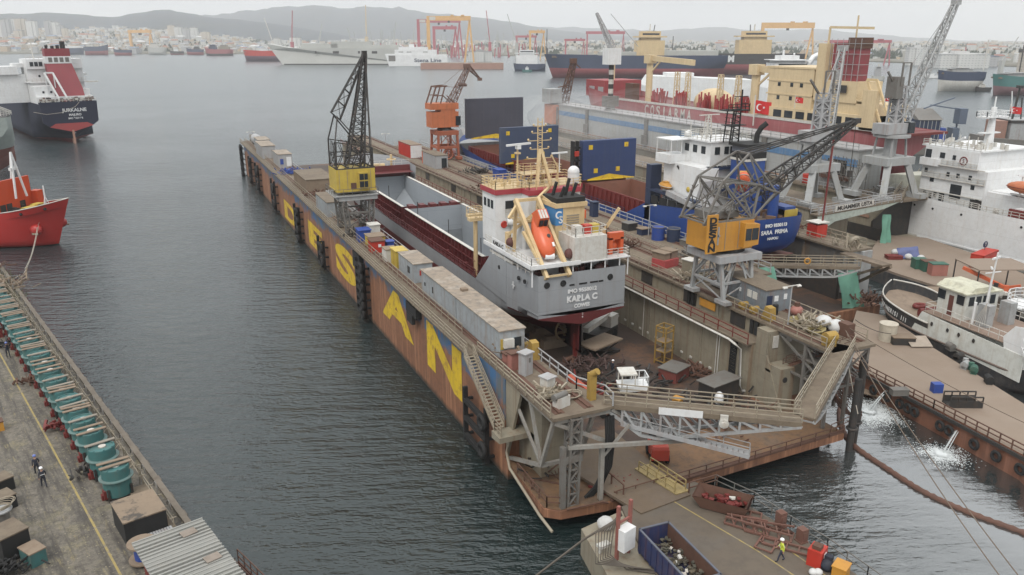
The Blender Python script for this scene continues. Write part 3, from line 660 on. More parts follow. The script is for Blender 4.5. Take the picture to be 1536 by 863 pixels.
w=MB();w.box(36.14,36.2,73,73.1,9,9.1);text('draught_numbers','5\n4',.4,(42.4,73.2,8.3),(1,0,0),(0,0,1),M['white'],kc)
w=MB();w.box(36.3,36.36,78.0,78.15,10.9,11.7);w.box(36.3,36.36,77.75,78.4,11.2,11.35);w.v=[(v[0]-.28,v[1],v[2]) for v in w.v];K(w,'bow_thruster_mark',M['white'])
# cargo part: decks, coamings, open holds
hx0,hx1=37.6,47.2
w=MB();w.box(36.15,hx0,88.2,157,8.9,9.02);w.box(hx1,48.65,88.2,157,8.9,9.02);w.box(hx0,hx1,86,90.2,8.9,9.02);w.box(hx0,hx1,122.8,124.6,8.9,9.02);K(w,'main_deck',M['kred'])
w=MB()
for y0,y1 in ((90.2,122.8),(124.6,155)):
 w.box(hx0-.02,hx0+.12,y0,y1,9.02,11.5);w.box(hx1-.12,hx1+.02,y0,y1,9.02,11.5);w.box(hx0,hx1,y0-.12,y0,9.02,11.5);w.box(hx0,hx1,y1,y1+.12,9.02,11.5)
 n_=int((y1-y0)/1.35)
 for k in range(n_+1):
  y=y0+(y1-y0)*k/n_;w.ext([(hx0-.02,y,9.02),(hx0-.6,y,9.02),(hx0-.35,y,11.35),(hx0-.02,y,11.35)],(0,.09,0));w.ext([(hx1+.02,y,9.02),(hx1+.6,y,9.02),(hx1+.35,y,11.35),(hx1+.02,y,11.35)],(0,.09,0))
 for x in (hx0-.45,hx1+.3): w.box(x,x+.15,y0,y1,10.3,10.45)
K(w,'hatch_coaming',M['kred'])
w=MB()
for y0,y1 in ((90.2,122.8),(124.6,155)):
 w.box(hx0-.35,hx0+.14,y0-.1,y1+.1,11.5,11.58);w.box(hx1-.14,hx1+.35,y0-.1,y1+.1,11.5,11.58);
K(w,'coaming_top',M['dwhite'])
w=MB()
for y0,y1 in ((90.3,122.7),(124.7,154.9)):
 a,b=hx0+.13,hx1-.13;z0=4.4;z1=11.45
 w.add([(a,y0,z0),(b,y0,z0),(b,y1,z0),(a,y1,z0),(a,y0,z1),(b,y0,z1),(b,y1,z1),(a,y1,z1)],[(0,1,2,3),(0,4,5,1),(1,5,6,2),(2,6,7,3),(3,7,4,0)])
 # sloped hopper in the forward hold
w.add([(37.75,140,4.42),(37.75,154.8,9.0),(41.5,154.8,4.42),(47.0,140,4.42),(47.0,154.8,9.0),(43.5,154.8,4.42)],[(0,2,1),(3,4,5)])
w.box(37.75,47.05,122.55,122.72,7.0,7.2);K(w,'hold',M['hold'])
K(MB().box(37.8,47.0,122.45,122.68,4.42,7.4),'bulkhead_band',mat('hold_dark',(.20,.215,.23),.6,dirt=.3))
w=MB()
for k in range(5):
 x=37.9+k*1.85;w.box(x,x+1.45,123.1,124.3,9.02,11.4);w.box(x+.2,x+1.2,122.9,124.5,11.4,11.9)
K(w,'cross_deck_supports',M['kred'])
w=MB();w.rail([(36.2,89.8,9),(36.2,156,9)],1.0,1.5,.03,2);w.rail([(48.6,89.8,9),(48.6,156,9)],1.0,1.5,.03,2)
for z in (9.3,9.6): w.tube((36.7,90,z),(36.7,155,z),.09)
for y in range(92,154,7): w.tube((36.6,y,9.0),(36.6,y,10.8),.06);w.box(36.5,36.9,y+2,y+2.6,9,9.8)
K(w,'deck_piping',M['kred'])
w=MB();w.ext([(36.2,155.2,9),(36.2,155.4,13.6),(48.6,155.4,13.6),(48.6,155.2,9)],(0,.3,0));K(w,'forecastle_front',M['kred'])
# forecastle bulwark along the bow
w=MB();vs=[];fs=[]
for side in (-1,1):
 base=len(vs)
 for i in range(13):
  t=.86+.14*i/12;wd=hb.half(t,9.0);y=73.3+t*L+1.5*(i/12);zz=hb.zs(t,9.0)
  vs += [(42.4+side*wd,y-1.5*(i/12),zz-.3),(42.4+side*(wd+.25*(1-i/12)),y,13.6+(i/12)*1.2)]
 for i in range(12): q=base+2*i;fs.append((q,q+1,q+3,q+2))
w.add(vs,fs);K(w,'bow_bulwark',M['khull'])
w=MB();vs=[]
for i in range(13): t=.86+.14*i/12;wd=hb.half(t,9.0)*.97;vs += [(42.4-wd,73.3+t*L,12.5),(42.4+wd,73.3+t*L,12.5)]
w.add(vs,[(2*i,2*i+1,2*i+3,2*i+2) for i in range(12)]);K(w,'forecastle_deck',M['kred'])
w=MB();w.box(41.5,43.2,158,159.5,12.5,13.6);w.tube((40.6,158.7,13.2),(44.2,158.7,13.2),.5,10);w.tube((45.2,157,12.5),(45.2,157,15.6),.25,8);w.torus((45.2,157,14.6),(0,0,1),.9,.12,12,5);K(w,'windlass',M['cream'])
w=MB();w.rail([(36.3,155.6,13.6),(48.5,155.6,13.6)],1.0,1.5,.03,1);K(w,'forecastle_railing',M['dwhite'])
# deckhouse
w=MB();w.box(37.6,47.2,76.0,86.5,12.35,14.35);K(w,'deckhouse',M['white'])
w=MB();w.box(36.0,48.5,73.35,86.4,14.36,14.5);w.box(35.9,36.05,73.3,86.4,14.3,14.75);w.box(35.9,42,73.2,73.35,14.3,14.75)
for x in (36.2,41.2,43.5,45.3,47.2,48.3): w.tube((x,73.5,12.3),(x,73.5,14.4),.08)
for y in (77,80.5,84): w.tube((36.15,y,13.4),(36.15,y,14.4),.07);w.tube((48.4,y,13.4),(48.4,y,14.4),.07)
K(w,'boat_deck',M['white'])
w=MB();w.box(36.7,48.0,84.3,88.4,14.5,20.5);w.box(38.6,46.2,80.8,84.3,14.5,17.6);w.box(40.0,46.8,82.3,84.3,17.6,20.5);K(w,'superstructure',M['white'])
w=MB();w.box(36.5,48.2,84.1,88.6,20.5,21.1);w.box(39.9,46.9,82.1,84.1,20.5,21.1);K(w,'roof_band',mat('roof_red',(.36,.045,.06),.5,dirt=.15))
w=MB();w.box(36.55,48.15,84.15,88.55,21.1,21.16);w.box(38.5,46.3,80.7,84.3,17.6,17.75);K(w,'roof_deck',M['cream'])
for (x0,x1,y,z0,z1) in ((37.9,39.5,84.27,18.7,19.7),(41.0,42.2,82.27,18.7,19.7),(44.8,46.3,82.27,18.7,19.7),(40.8,41.7,84.27,17.7,19.8)): K(MB().box(x0,x1,y-.03,y+.1,z0,z1),'window' if z0 > 18 else 'door',M['glass'] if z0 > 18 else M['grey'])
for y in (85.1,86.1,87.2): K(MB().box(36.66,36.8,y,y+.7,18.7,19.7),'window',M['glass'])
for x in (39.2,41.2,43.0,45.0): K(MB().box(x,x+.45,80.76,80.9,15.9,16.5),'window',M['glass'])
for x in (38.4,44.2,46.0): K(MB().box(x,x+.7,75.96,76.05,12.5,14.1),'door',M['dsteel'])
w=MB();w.rail([(36.6,84.2,21.15),(36.6,88.5,21.15),(48.1,88.5,21.15),(48.1,84.2,21.15),(46.9,84.2,21.15)],1.0,1.0,.035,2);w.rail([(36.6,84.2,21.15),(40,84.2,21.15),(40,82.2,21.15),(46.8,82.2,21.15)],1.0,1.0,.035,2)
w.rail([(40.5,84.6,22.6),(45.5,84.6,22.6),(45.5,87,22.6),(40.5,87,22.6),(40.5,84.6,22.6)],.9,1.0,.03,2);w.box(40.4,45.6,84.5,87.1,22.5,22.6)
K(w,'roof_railing',M['cream'])
w=MB();w.rail([(38.6,80.8,17.75),(38.6,84.2,17.75)],1.0,.8,.03,2);w.rail([(36.1,73.5,14.5),(36.1,86,14.5)],1.0,1.3,.03,2);w.rail([(36.1,73.5,14.5),(37,73.5,14.5)],1.0,1,.03,2);w.rail([(45.5,73.5,14.5),(48.4,73.5,14.5),(48.4,86,14.5)],1.0,1.2,.03,2);w.rail([(37.9,84.2,17.7),(40.2,84.2,17.7)],1,.7,.03,2);w.rail([(41.5,76.6,17.3),(41.5,73.6,17.3),(45.4,73.6,17.3),(45.4,76.6,17.3)],1.0,.9,.03,1)
K(w,'boat_deck_railing',M['dwhite'])
w=MB();w.box(36.16,36.3,78.5,85,13.6,13.9);w.rail([(36.2,74,13.5),(36.2,84.3,13.5)],.7,1.1,.03,1);K(w,'bulwark_rail',M['dwhite'])
w=MB();w.box(41.3,45.4,73.45,77.5,14.5,17.25);K(w,'stern_casing',M['dwhite'])
# mast
mt=MB();
for (x,y) in ((42.6,85.3),(43.2,85.3),(42.9,85.9)): mt.tube((x,y,21.1),(x,y,29.0),.07)
for k in range(14): z=22.2+k*.48;mt.bar((42.6,85.3,z),(43.2,85.3,z+.2),.05);mt.bar((43.2,85.3,z),(42.9,85.9,z+.2),.05)
for k,(z,l_) in enumerate(((24.3,1.6),(25.4,1.2),(26.4,1.5),(27.3,1.0),(28.1,.8))): mt.bar((42.9-l_,85.4,z),(42.9+l_,85.4,z),.08);mt.sphere((42.9-l_,85.4,z+.15),.14,6,4);mt.sphere((42.9+l_,85.4,z+.15),.14,6,4)
mt.bar((42.0,84.2,21.1),(42.8,85.2,25.4),.35);mt.bar((43.9,84.2,21.1),(43.0,85.2,25.4),.35);mt.tube((39.9,85.2,21.1),(39.9,85.2,25.6),.12);mt.box(39.6,40.2,84.9,85.5,25.0,25.2);mt.path([(44.4,83.6,21.1),(44.6,83.8,23.2),(44.0,84.4,24.8)],.12,6)
K(mt,'mast',M['cream'])
w=MB();w.cbox((39.9,84.9,26.15),(3.6,.25,.22),.25);w.box(39.65,40.15,84.7,85.3,25.6,26.05);K(w,'radar',M['white'])
w=MB();w.cbox((45.2,84.6,24.9),(2.2,.2,.18),.1);w.tube((45.2,84.6,22.6),(45.2,84.6,24.8),.07);K(w,'radar',M['white'])
w=MB();w.sphere((46.4,83.2,22.75),.72,14,10);w.tube((46.4,83.2,21.4),(46.4,83.2,22.5),.68,14,.72);K(w,'satellite_dome',M['white'])
# funnel
fx0,fx1,fy0,fy1=40.9,44.6,77.2,80.8
w=MB();w.ext([(fx0,fy0,14.5),(fx0,fy1,14.5),(fx0,fy1,20.8),(fx0,fy0,20.2)],(fx1-fx0,0,0));w.box(fx0-.15,fx1+.25,fy0-.2,fy1+.1,19.9,20.4);w.box(46.0,47.5,79,80.8,14.5,16.9);K(w,'funnel',M['cream'])
w=MB();w.box(fx0+.1,fx1+.05,fy0+.0,fy1-.1,20.4,20.95)
for (x,y,h_) in ((42.0,78.2,1.2),(42.9,78.8,2.0),(43.6,78.4,1.5),(41.6,79.4,1.6)): w.tube((x,y,20.9),(x+.35,y-.3,20.9+h_),.2,8)
K(w,'exhaust_pipes',M['black'])
w=MB();w.box(fx0-.03,fx0+.9,fy0-.03,fy0+.06,17.9,19.85);w.box(fx0-.04,fx0+.05,fy0-.02,fy1-.3,17.9,19.85);K(w,'funnel_panel',mat('funnel_blue',(.05,.22,.48),.5,dirt=.1))
text('funnel_emblem','C',1.15,(fx0+.33,fy0-.06,19.05),(1,0,0),(0,0,1),M['white'],kc,bold=.03);text('funnel_emblem','S',1.15,(fx0+.62,fy0-.06,18.5),(1,0,0),(0,0,1),M['white'],kc,bold=.02)
w=MB()
for k in range(9): w.box(42.3,43.9,fy0-.05,fy0+.02,16.6+k*.28,16.75+k*.28)
K(w,'louvre',M['railc'])
for (x,y,c) in ((42.6,75.3,'dwhite'),(43.8,75.2,'red'),(44.8,75.3,'cyel')): K(MB().box(x-.5,x+.4,y-.5,y+.5,17.25,18.2),'deck_locker',M[c])
K(MB().box(46.6,47.6,82.0,83.2,17.2,18.2),'deck_locker',M['lorange'])
# left deck crane and rescue gear
w=MB();w.tube((37.4,82.4,14.5),(37.4,82.4,16.4),.38,10);w.bar((37.4,82.2,16.2),(39.6,80.5,18.6),.45,.35);w.tube((39.6,80.5,18.6),(39.6,80.5,17.4),.05);K(w,'deck_crane',M['cream'])
w=MB();w.bar((46.8,76.6,16.8),(48.2,75.6,19.6),.4,.35);w.tube((46.8,76.6,14.5),(46.8,76.6,17.0),.35,8);K(w,'deck_crane',M['cream'])
w=MB();w.box(46.3,48.2,74.4,75.0,16.3,17.1);w.box(46.3,46.8,74.4,76.6,14.6,16.5);w.box(47.8,48.2,74.4,76.6,14.6,16.5);w.sphere((47.3,75.4,15.4),.7,10,8);K(w,'rescue_boat_cradle',M['lorange'])
w=MB();w.tube((38.4,74.8,15.2),(39.4,74.6,15.2),.33,10);K(w,'life_raft',M['white'])
w=MB();w.sphere((37.1,81.0,15.5),.6,8,6);w.sphere((41.2,74.4,15.3),.6,8,6);w.sphere((38.2,76,13.0),.6,8,6);w.sphere((45.2,74.6,13),.7,8,6)
for k in range(16): w.cbox((37.2+rnd.random()*10,74.0+rnd.random()*1.6,12.7+rnd.random()*.6),(.5,.4,.7),rnd.random()*3)
stuff(K(w,'deck_winches',mat('winch_rust',(.10,.035,.03),.7,dirt=.4)))
for x in (38.6,46.9): w=MB();w.torus((x if x > 40 else 37.7,84.2,16.9),(0,1,0),.35,.1,12,6);w.tube((37.7 if x < 40 else x,84.15,16.9),(37.7 if x < 40 else x,84.25,16.9),.3,10);K(w,'lifebuoy',M['red'])
# free-fall lifeboat on its ramp (top-level, it rests in the frame)
fr=MB()
for x in (37.4,40.2):
 fr.bar((x,80.4,20.6),(x+.35,73.0,13.2),.38,.55);fr.bar((x,80.2,20.4),(x-.1,80.6,14.5),.35);fr.bar((x-.35,77.6,17.5),(x+.2,74.2,14.5),.3)
fr.bar((37.4,80.3,20.5),(40.2,80.3,20.5),.35);fr.bar((37.4,80.4,18.0),(40.2,80.4,18.0),.3);fr.bar((37.7,73.1,13.4),(40.5,73.1,13.4),.2);fr.bar((36.2,79.6,18.7),(37.4,80,20),.3);fr.bar((40.2,80.3,20.5),(42.8,82.5,21.3),.3)
K(fr,'launch_frame',M['cream'])
lb=thing('lifeboat','orange enclosed lifeboat pointing down its ramp at the stern of the grey cargo ship','lifeboat',(38.9,74.6,14.9),0)
w=MB();n=14;m_=12;vs=[];fs=[]
for i in range(n+1):
 t=i/n;rr=max(.02,math.sin(math.pi*min(1,t*1.0)**.75))**.55*1.15
 if t > .75: rr *= 1-.25*(t-.75)/.25
 for k in range(m_): a=2*math.pi*k/m_;vs.append((rr*math.cos(a),t*5.9,rr*(1.0 if math.sin(a) > 0 else .85)*math.sin(a)))
for i in range(n):
 for k in range(m_): fs.append((i*m_+k,i*m_+(k+1) % m_,(i+1)*m_+(k+1) % m_,(i+1)*m_+k))
rot=Matrix.Rotation(R(46),3,'X')
def tilt(mb): mb.v=[tuple(rot @ Vector(v)) for v in mb.v];return mb
w.add(vs,fs,0,True);tilt(w).build('hull',M['lorange'],lb)
w=MB();w.ext([(-.62,3.6,.7),(-.62,5.6,.7),(-.55,5.3,1.9),(-.55,4.1,1.9)],(1.2,0,0));tilt(w).build('wheelhouse',M['lorange'],lb)
w=MB();
for k in range(3): w.box(-.45+k*.35,-.2+k*.35,4.1,5.2,1.9,1.96)
tilt(w).build('roof_stripes',M['dwhite'],lb)
for x0,x1 in ((-.5,-.05),(.05,.5)): tilt(MB().ext([(x0,3.66,1.0),(x0,3.98,1.7),(x1,3.98,1.7),(x1,3.66,1.0)],(0,-.05,.02))).build('window',M['glass'],lb)
tilt(MB().tube((.2,2.3,1.0),(.2,2.3,1.2),.22,10)).build('hatch',M['dsteel'],lb)
tilt(MB().box(.35,.6,1.0,1.5,.93,1.05)).build('patch',M['white'],lb)
# cream hose davits on the coaming
for i,(x,y) in enumerate(((36.7,90.6),(37.3,92.6))):
 w=MB();w.tube((x,y,9.0),(x,y,16.6),.2,8);w.box(x-1.0,x+1.0,y-.5,y+.5,16.2,16.6);w.rail([(x-.9,y-.5,16.6),(x+.9,y-.5,16.6),(x+.9,y+.5,16.6),(x-.9,y+.5,16.6)],.9,.6,.03,1);K(w,'hatch_crane_post',M['cream'])
for y in (150.8,92,104,118,134): K(MB().tube((37.9,y,9),(37.9,y,13.5 if y != 150.8 else 15),.06),'lamp_post',M['dsteel'])
# keel blocks
for i in range(9):
 o=MB().box(-1.6,1.6,-.5,.5,0,1.1).box(-1.2,1.2,-.4,.4,1.1,1.58).build('keel_block',M['wood']);o.location=(42.4,80+i*3.0,2.03)
 tag(o,'timber keel block under the grey ship on the dock floor','keel block','keel blocks in a row under the grey ship')
 # ------------------------------------------------------------------ blue ship with raised hatch covers
sp_=thing('cargo_ship','blue cargo ship with tall raised hatch covers and a white bridge','cargo ship',(78.7,83,3.6))
K2=lambda mb,n,m,**k: mb.build(n,m,sp_,True,**k)
M['boot']=mat('faded_boot',(.25,.095,.075),.6,dirt=.4,dc=(.15,.1,.08))
hb2=loft_hull(110,13.0,3.6,10.0,bowrake=.09,zl=[3.6,4.6,5.6,7,8.4,9.2,10.0],mats_at=lambda z: 1 if z < 7 else 0,keel_rise=(.14,.97),bl=.22,n=40,tw=.9,sheer=4)
K2(shift(hb2,(78.7,89.5,0)),'hull',[M['blue'],M['boot']])
w=MB();vs=[];fs=[]  # raised rounded stern
N_=12
rows=[(7.4,.5,5.5),(7.9,.70,3.6),(8.8,.88,1.8),(10.0,.95,.7),(12.0,1.0,.2),(14.1,1.02,0)]
for (z,k_,yo) in rows:
 ring=[(-6.3*k_,92),(-6.25*k_,87),(-5.9*k_,84.6),(-5.2*k_,83.6),(-3.5*k_,83.1),(0,83.0),(3.5*k_,83.1),(5.2*k_,83.6),(5.9*k_,84.6),(6.25*k_,87),(6.3*k_,92)]
 vs += [(78.7+a,b+yo*(1-(b-83)/9),z) for a,b in ring]
m_=11
for j in range(len(rows)-1):
 for i in range(m_-1): fs.append((j*m_+i,j*m_+i+1,(j+1)*m_+i+1,(j+1)*m_+i))
w.add(vs,[f[::1] for f in fs],0,True);w.add(vs[:m_],[tuple(range(m_))[::-1]])
for x,s_ in ((72.25,1),(85.05,-1)): w.ext([(x,91.5,9.5),(x,112,9.7),(x,106,12.6),(x,91.5,14.1)],(.12*s_,0,0))
K2(w,'stern_plating',M['blue'])
w=MB();w.ext([(73.2,84.6,8.1),(84.2,84.6,8.1),(82,86.5,6.6),(75.4,86.5,6.6)],(0,5,-.5));K2(w,'stern_bottom',M['boot'])
K2(MB().prism([(72.9,92),(73.2,84.7),(75.6,83.3),(81.8,83.3),(84.2,84.7),(84.6,92),(84.6,105),(72.9,105)],12.9,13.0),'poop_deck',M['deckbrown'])
w=MB();w.box(72.4,73.6,105,190,9.5,9.62);w.box(83.8,85,105,190,9.5,9.62);w.box(72.4,85,190,199,9.5,9.9);w.box(72.4,85,127.5,129.5,9.5,9.62);w.box(72.4,85,159,161,9.5,9.62);K2(w,'main_deck',M['dred'])
M['holdrust']=mat('hold_rust',(.235,.105,.07),.7,dirt=.4,dc=(.13,.06,.045),ds=.3)
w=MB()
for y0,y1 in ((106,127.4),(129.6,159),(161,186)):
 a,b,z0,z1=73.8,83.6,4.4,12.4
 w.add([(a,y0,z0),(b,y0,z0),(b,y1,z0),(a,y1,z0),(a,y0,z1),(b,y0,z1),(b,y1,z1),(a,y1,z1)],[(0,1,2,3),(0,4,5,1),(1,5,6,2),(2,6,7,3),(3,7,4,0)])
K2(w,'hold',M['holdrust'])
w=MB()
for y0,y1 in ((106,127.4),(129.6,159),(161,186)):
 w.box(73.55,73.78,y0,y1,9.6,12.4);w.box(83.62,83.85,y0,y1,9.6,12.4)
 for k in range(int((y1-y0)/1.5)): y=y0+k*1.5;w.ext([(73.55,y,9.6),(73.0,y,9.6),(73.3,y,12.3),(73.55,y,12.3)],(0,.1,0))
w.box(73.5,73.6,106,186,12.2,12.42);K2(w,'hatch_coaming',M['dred'])
def cover(y,z0,z1,m_,yel=True,x0=72.2,x1=85.1,lab=None,th=1.1):
 c=MB();c.box(x0,x1,y,y+th,z0,z1)
 o=K2(c,'hatch_cover',m_)
 if lab: o['label']=lab
 q=MB();q.ext([(x0+1,y-.03,z0-.05),(x1-.4,y-.03,z0-.05),((x0+x1)/2,y-.03,z0+.9),(x0+1.2,y-.03,z0+.1)][::-1],(0,.02,0));q.box(x0+1,x1-.4,y-.35,y,z0-.15,z0);
 o2=q.build('yellow_edge',M['yellow'],o);o2.location=tuple(-Vector(o.location));
 inv=MW(o).inverted();o2.location=(0,0,0)
 for v in o2.data.vertices: v.co=inv @ v.co
 if yel:
  for (x,z) in ((x0+1.6,z1-1.2),(x1-2.2,z1-1.0),(x0+2.8,z0+1.6),(x1-3.9,z0+1.7)):
   s_=MB().box(x-.42,x+.42,y-.05,y+.02,z-.42,z+.42).build('yellow_square',M['yellow'],o)
   for v in s_.data.vertices: v.co=inv @ v.co
 return o
M['cov1']=mat('cover_slate',(.062,.062,.085),.6,plate=1.6,streak=.2,sc=(.1,.09,.09),dirt=.15,dc=(.08,.08,.10));M['cov2']=mat('cover_blue',(.045,.065,.12),.6,plate=1.6,dirt=.3,dc=(.07,.08,.11),patch=.4,pc=(.09,.095,.11),ps=.15);M['cov3']=mat('cover_navy',(.028,.05,.14),.6,plate=1.6,streak=.25,sc=(.06,.07,.11),dirt=.25,dc=(.05,.06,.1))
cover(185,14.3,23.9,M['cov1'],False,72.9,88.2,'plain dark slate hatch cover, tallest and farthest',1.4)
cover(160,11.6,19.4,M['cov2'],True,71.0,85.1,'faded blue grey hatch cover, the middle one',1.2)
cover(128,12.8,20.0,M['cov3'],True,73.3,84.8,'dark blue hatch cover, nearest of the three',1.4)
w=MB()
for k in range(6): w.box(71.6,72.9,128.2,129.4,12.9+k*1.15,13.2+k*1.15)
w.box(71.4,71.7,128.2,129.4,12.6,20);w.box(72.4,72.6,128.2,129.4,12.6,20);K2(w,'cover_hinge_frame',M['black'])
K2(MB().cbox((72.0,128,17.8),(.8,.4,.9),.3),'hinge_cylinder',M['red'])
w=MB();w.prism([(72.6,189.8),(84.8,189.8),(83.4,194),(81,198),(78.7,200.5),(76.4,198),(74,194)],9.8,12.6);K2(w,'forecastle',M['grey'])
w=MB();w.ext([(71.9,189.8,10.0),(73.6,195.5,10.4),(73.0,196.5,13.6),(71.4,189.6,12.8)],(.15,0,0));w.ext([(73.6,195.5,10.4),(78.7,202,11.2),(78.7,204.5,14.8),(73.0,196.5,13.6)],(.15,0,0));w.ext([(83.8,195.5,10.4),(78.7,202,11.2),(78.7,204.5,14.8),(84.4,196.5,13.6)],(.15,0,0));K2(w,'bow_bulwark',M['lgrey'])
K2(MB().ext([(72.05,170,7.2),(72.05,189,7.6),(72.05,189,9.9),(72.05,170,9.9)],(.16,0,0)),'bow_side_panel',M['lgrey'])
K2(MB().ext([(72.0,171,7.3),(72.0,186,7.6),(72.0,184,9.2),(72.0,171,9.1)],(.1,0,0)),'blue_paint_band',mat('letter_blue',(.02,.08,.30),.6,dirt=.5,patch=.7,pc=(.25,.28,.32),ps=.5))
w=MB();w.rail([(72.4,112,9.6),(72.4,189,9.6)],1.1,2.2,.04,2);w.rail([(72.9,84.9,14.1),(72.9,104,14.1)],.5,1.5,.04,1);K2(w,'deck_railing',M['navy'])
# superstructure
w=MB();w.box(73.2,84.6,94,102.4,13,19.8);w.ext([(73.2,94,15.4),(73.2,93,18.0),(73.2,93,19.8),(73.2,94,19.8)],(3,0,0));K2(w,'accommodation',M['white'])
w=MB();w.box(72.2,76.2,99.6,103.4,19.8,21.1);w.box(72.2,76.2,99.4,103.5,23.3,23.45)
for x in (72.3,74.2,76.1):
 for y in (99.6,103.3): w.tube((x,y,21),(x,y,23.3),.07)
w.box(75.6,82.6,94.4,101.4,19.8,23.4);w.box(75.2,83.0,94.2,101.6,23.4,23.6);w.box(73.2,84.6,93.6,102.2,19.8,19.95);K2(w,'wheelhouse',M['white'])
w=MB();w.box(74.6,83.2,93.3,94.3,19.5,19.95);w.box(76,84.6,92.8,94.3,16.4,16.7);K2(w,'deck_edge',M['navy'])
for (x,w_) in ((76.8,.9),(78.5,.8),(79.6,.8),(81.3,1.1)): K2(MB().box(x-w_/2,x+w_/2,94.34,94.5,21.6,22.7),'window',M['glass'])
for y in (95.6,97.6,99.6): K2(MB().box(75.56,75.7,y,y+1.0,21.6,22.7),'window',M['glass'])
w=MB();w.rail([(75.3,94.3,23.6),(82.9,94.3,23.6),(82.9,101.5,23.6),(75.3,101.5,23.6),(75.3,94.3,23.6)],1.0,1.0,.035,2);w.rail([(76.2,93.4,19.95),(84,93.4,19.95)],1.0,.9,.035,2);w.rail([(76.2,92.9,16.7),(84.4,92.9,16.7)],1.0,.9,.035,2)
w.truss((78,98.5,23.6),(78,98.5,27),1.0,.5,4,.05);w.bar((76.2,98.4,27),(80.2,98.7,27),.15);w.tube((81,97,23.6),(81,97,26.5),.06);w.tube((76,100,23.6),(76,100,26),.06);K2(w,'roof_railing',M['dwhite'])
w=MB();w.sphere((76.2,100.8,24),.6,10,8);K2(w,'dome',M['white'])
w=MB();w.box(78.0,81.4,89.2,92.6,13,21.2);w.box(82.4,83.8,88.5,92.6,13,17.5);w.tube((80.3,85.6,13),(80.3,85.6,18.2),.75,12);w.box(82.0,84.0,85.0,88,13,15);K2(w,'funnel',M['blue'])
w=MB();w.box(77.95,81.45,89.15,92.65,21.4,22.4);w.box(77.6,81.9,88.9,93,23.2,23.6);w.path([(80.6,90.6,23.4),(80.7,90.6,24.8),(81.2,90.4,25.8),(81.8,90,26.4)],.38,8);K2(w,'funnel_top',M['black'])
w=MB();w.box(77.98,81.42,89.18,92.62,22.4,23.2);K2(w,'funnel_stripe',mat('stripe_grey',(.12,.13,.16),.5));
w=MB();w.box(77.9,81.5,89.1,92.7,21.15,21.5);K2(w,'funnel_band',M['dwhite'])
w=MB()
for x in (77.6,79.2):
 w.tube((x,92.8,23.4),(x+.4*(1 if x < 78 else 0),92.8,31.0 if x > 78 else 28),.13,6);w.tube((x,94.2,23.4),(x+.2,94.0,28),.1,6)
for k in range(8): z=24+k*.6;w.bar((77.6,92.8,z),(79.2,92.8,z),.1);w.bar((77.6,92.8,z),(77.6,94.2,z),.08);w.bar((79.2,92.8,z),(79.2,94.2,z+.3),.08)
w.box(76.6,80.6,92.4,94.4,28.0,28.15);w.rail([(76.7,92.5,28.15),(80.5,92.5,28.15),(80.5,94.3,28.15)],.8,.8,.04,1);w.bar((78,93,30),(80.6,93,30),.1);w.box(76.9,80.2,92.5,94.2,25.9,26.0);K2(w,'signal_mast',M['black'])
w=MB()
for k in range(26): w.cbox((73.6+rnd.random()*10,84.2+rnd.random()*7,13.2+rnd.random()*.6),(.6+rnd.random()*.7,.5,.7+rnd.random()*.6),rnd.random()*3)
stuff(K2(w,'deck_machinery',mat('machinery_mix',(.16,.09,.05),.7,dirt=.6,patch=.7,pc=(.04,.05,.08),ps=.6)))
K2(MB().box(82.0,84.4,84.9,86.2,13.4,14.6),'mooring_winch',M['cyel'])
w=MB();w.bar((72.4,99.8,15.4),(72.4,93.5,14.6),1.0,.8);K2(w,'gangway_ladder',M['lgrey'])
w=MB()
for k in range(5): w.box(72.3,72.42,93.2+k*2.3,95.0+k*2.3,13.0,14.3)
w.box(72.3,73.1,93,105.5,12.95,13.05);K2(w,'side_opening',M['black'])
w=MB();w.box(72.2,73.3,93,105.6,14.9,15.25);w.box(72.25,74.2,104.4,105.8,9.6,19.0);K2(w,'side_deck',M['navy'])
w=MB();w.tube((73.8,95.8,15.3),(73.8,95.8,16.6),.3,8);w.bar((73.8,95.8,16.5),(73.3,99.0,19.6),.35);K2(w,'boat_crane',M['dsteel'])
K2(MB().sphere((73.5,96.0,16.4),.55,8,6),'crane_motor',M['cyel'])
for nm,lab,loc,sz,az,rx in (('lifeboat','small open orange rescue boat on the side deck of the blue ship',(72.8,101.2,16.2),(1.9,.75,.55),1.35,0),('lifeboat','orange lifeboat hanging behind the lattice crane at the stern of the blue ship',(76.2,87.6,18.6),(2.6,1.05,1.15),.9,.6)):
 t_=thing(nm,lab,'lifeboat',loc,az);b_=MB().sphere((0,0,0),1,16,10,sz);b_.v=[tuple(Matrix.Rotation(rx,3,'Y') @ Vector(v)) for v in b_.v];b_.build('hull',M['orange'] if rx == 0 else M['lorange'],t_)
 b_=MB().box(-sz[0]*.3,sz[0]*.25,-sz[1]*.5,sz[1]*.5,sz[2]*.6,sz[2]*1.25);b_.v=[tuple(Matrix.Rotation(rx,3,'Y') @ Vector(v)) for v in b_.v];b_.build('canopy',M['orange'],t_)
 b_=MB().torus((0,0,0),(0,0,1),1.01,.05,20,5);b_.v=[tuple(Matrix.Rotation(rx,3,'Y') @ Vector((v[0]*sz[0],v[1]*sz[1],v[2]))) for v in b_.v];b_.build('fender_rope',M['dwhite'],t_)
text('name_lettering','SARA  PRIMA',.8,(78.6,82.98,12.15),(1,0,0),(0,0,1),M['white'],sp_,bold=.03,width=4.8)
text('number_lettering','IMO 9330113',.62,(78.8,82.98,13.1),(1,0,0),(0,0,1),M['white'],sp_,bold=.055,width=3.9)
text('port_lettering','NAPOLI',.5,(78.4,82.98,11.25),(1,0,0),(0,0,1),M['white'],sp_,bold=.03,width=1.9)
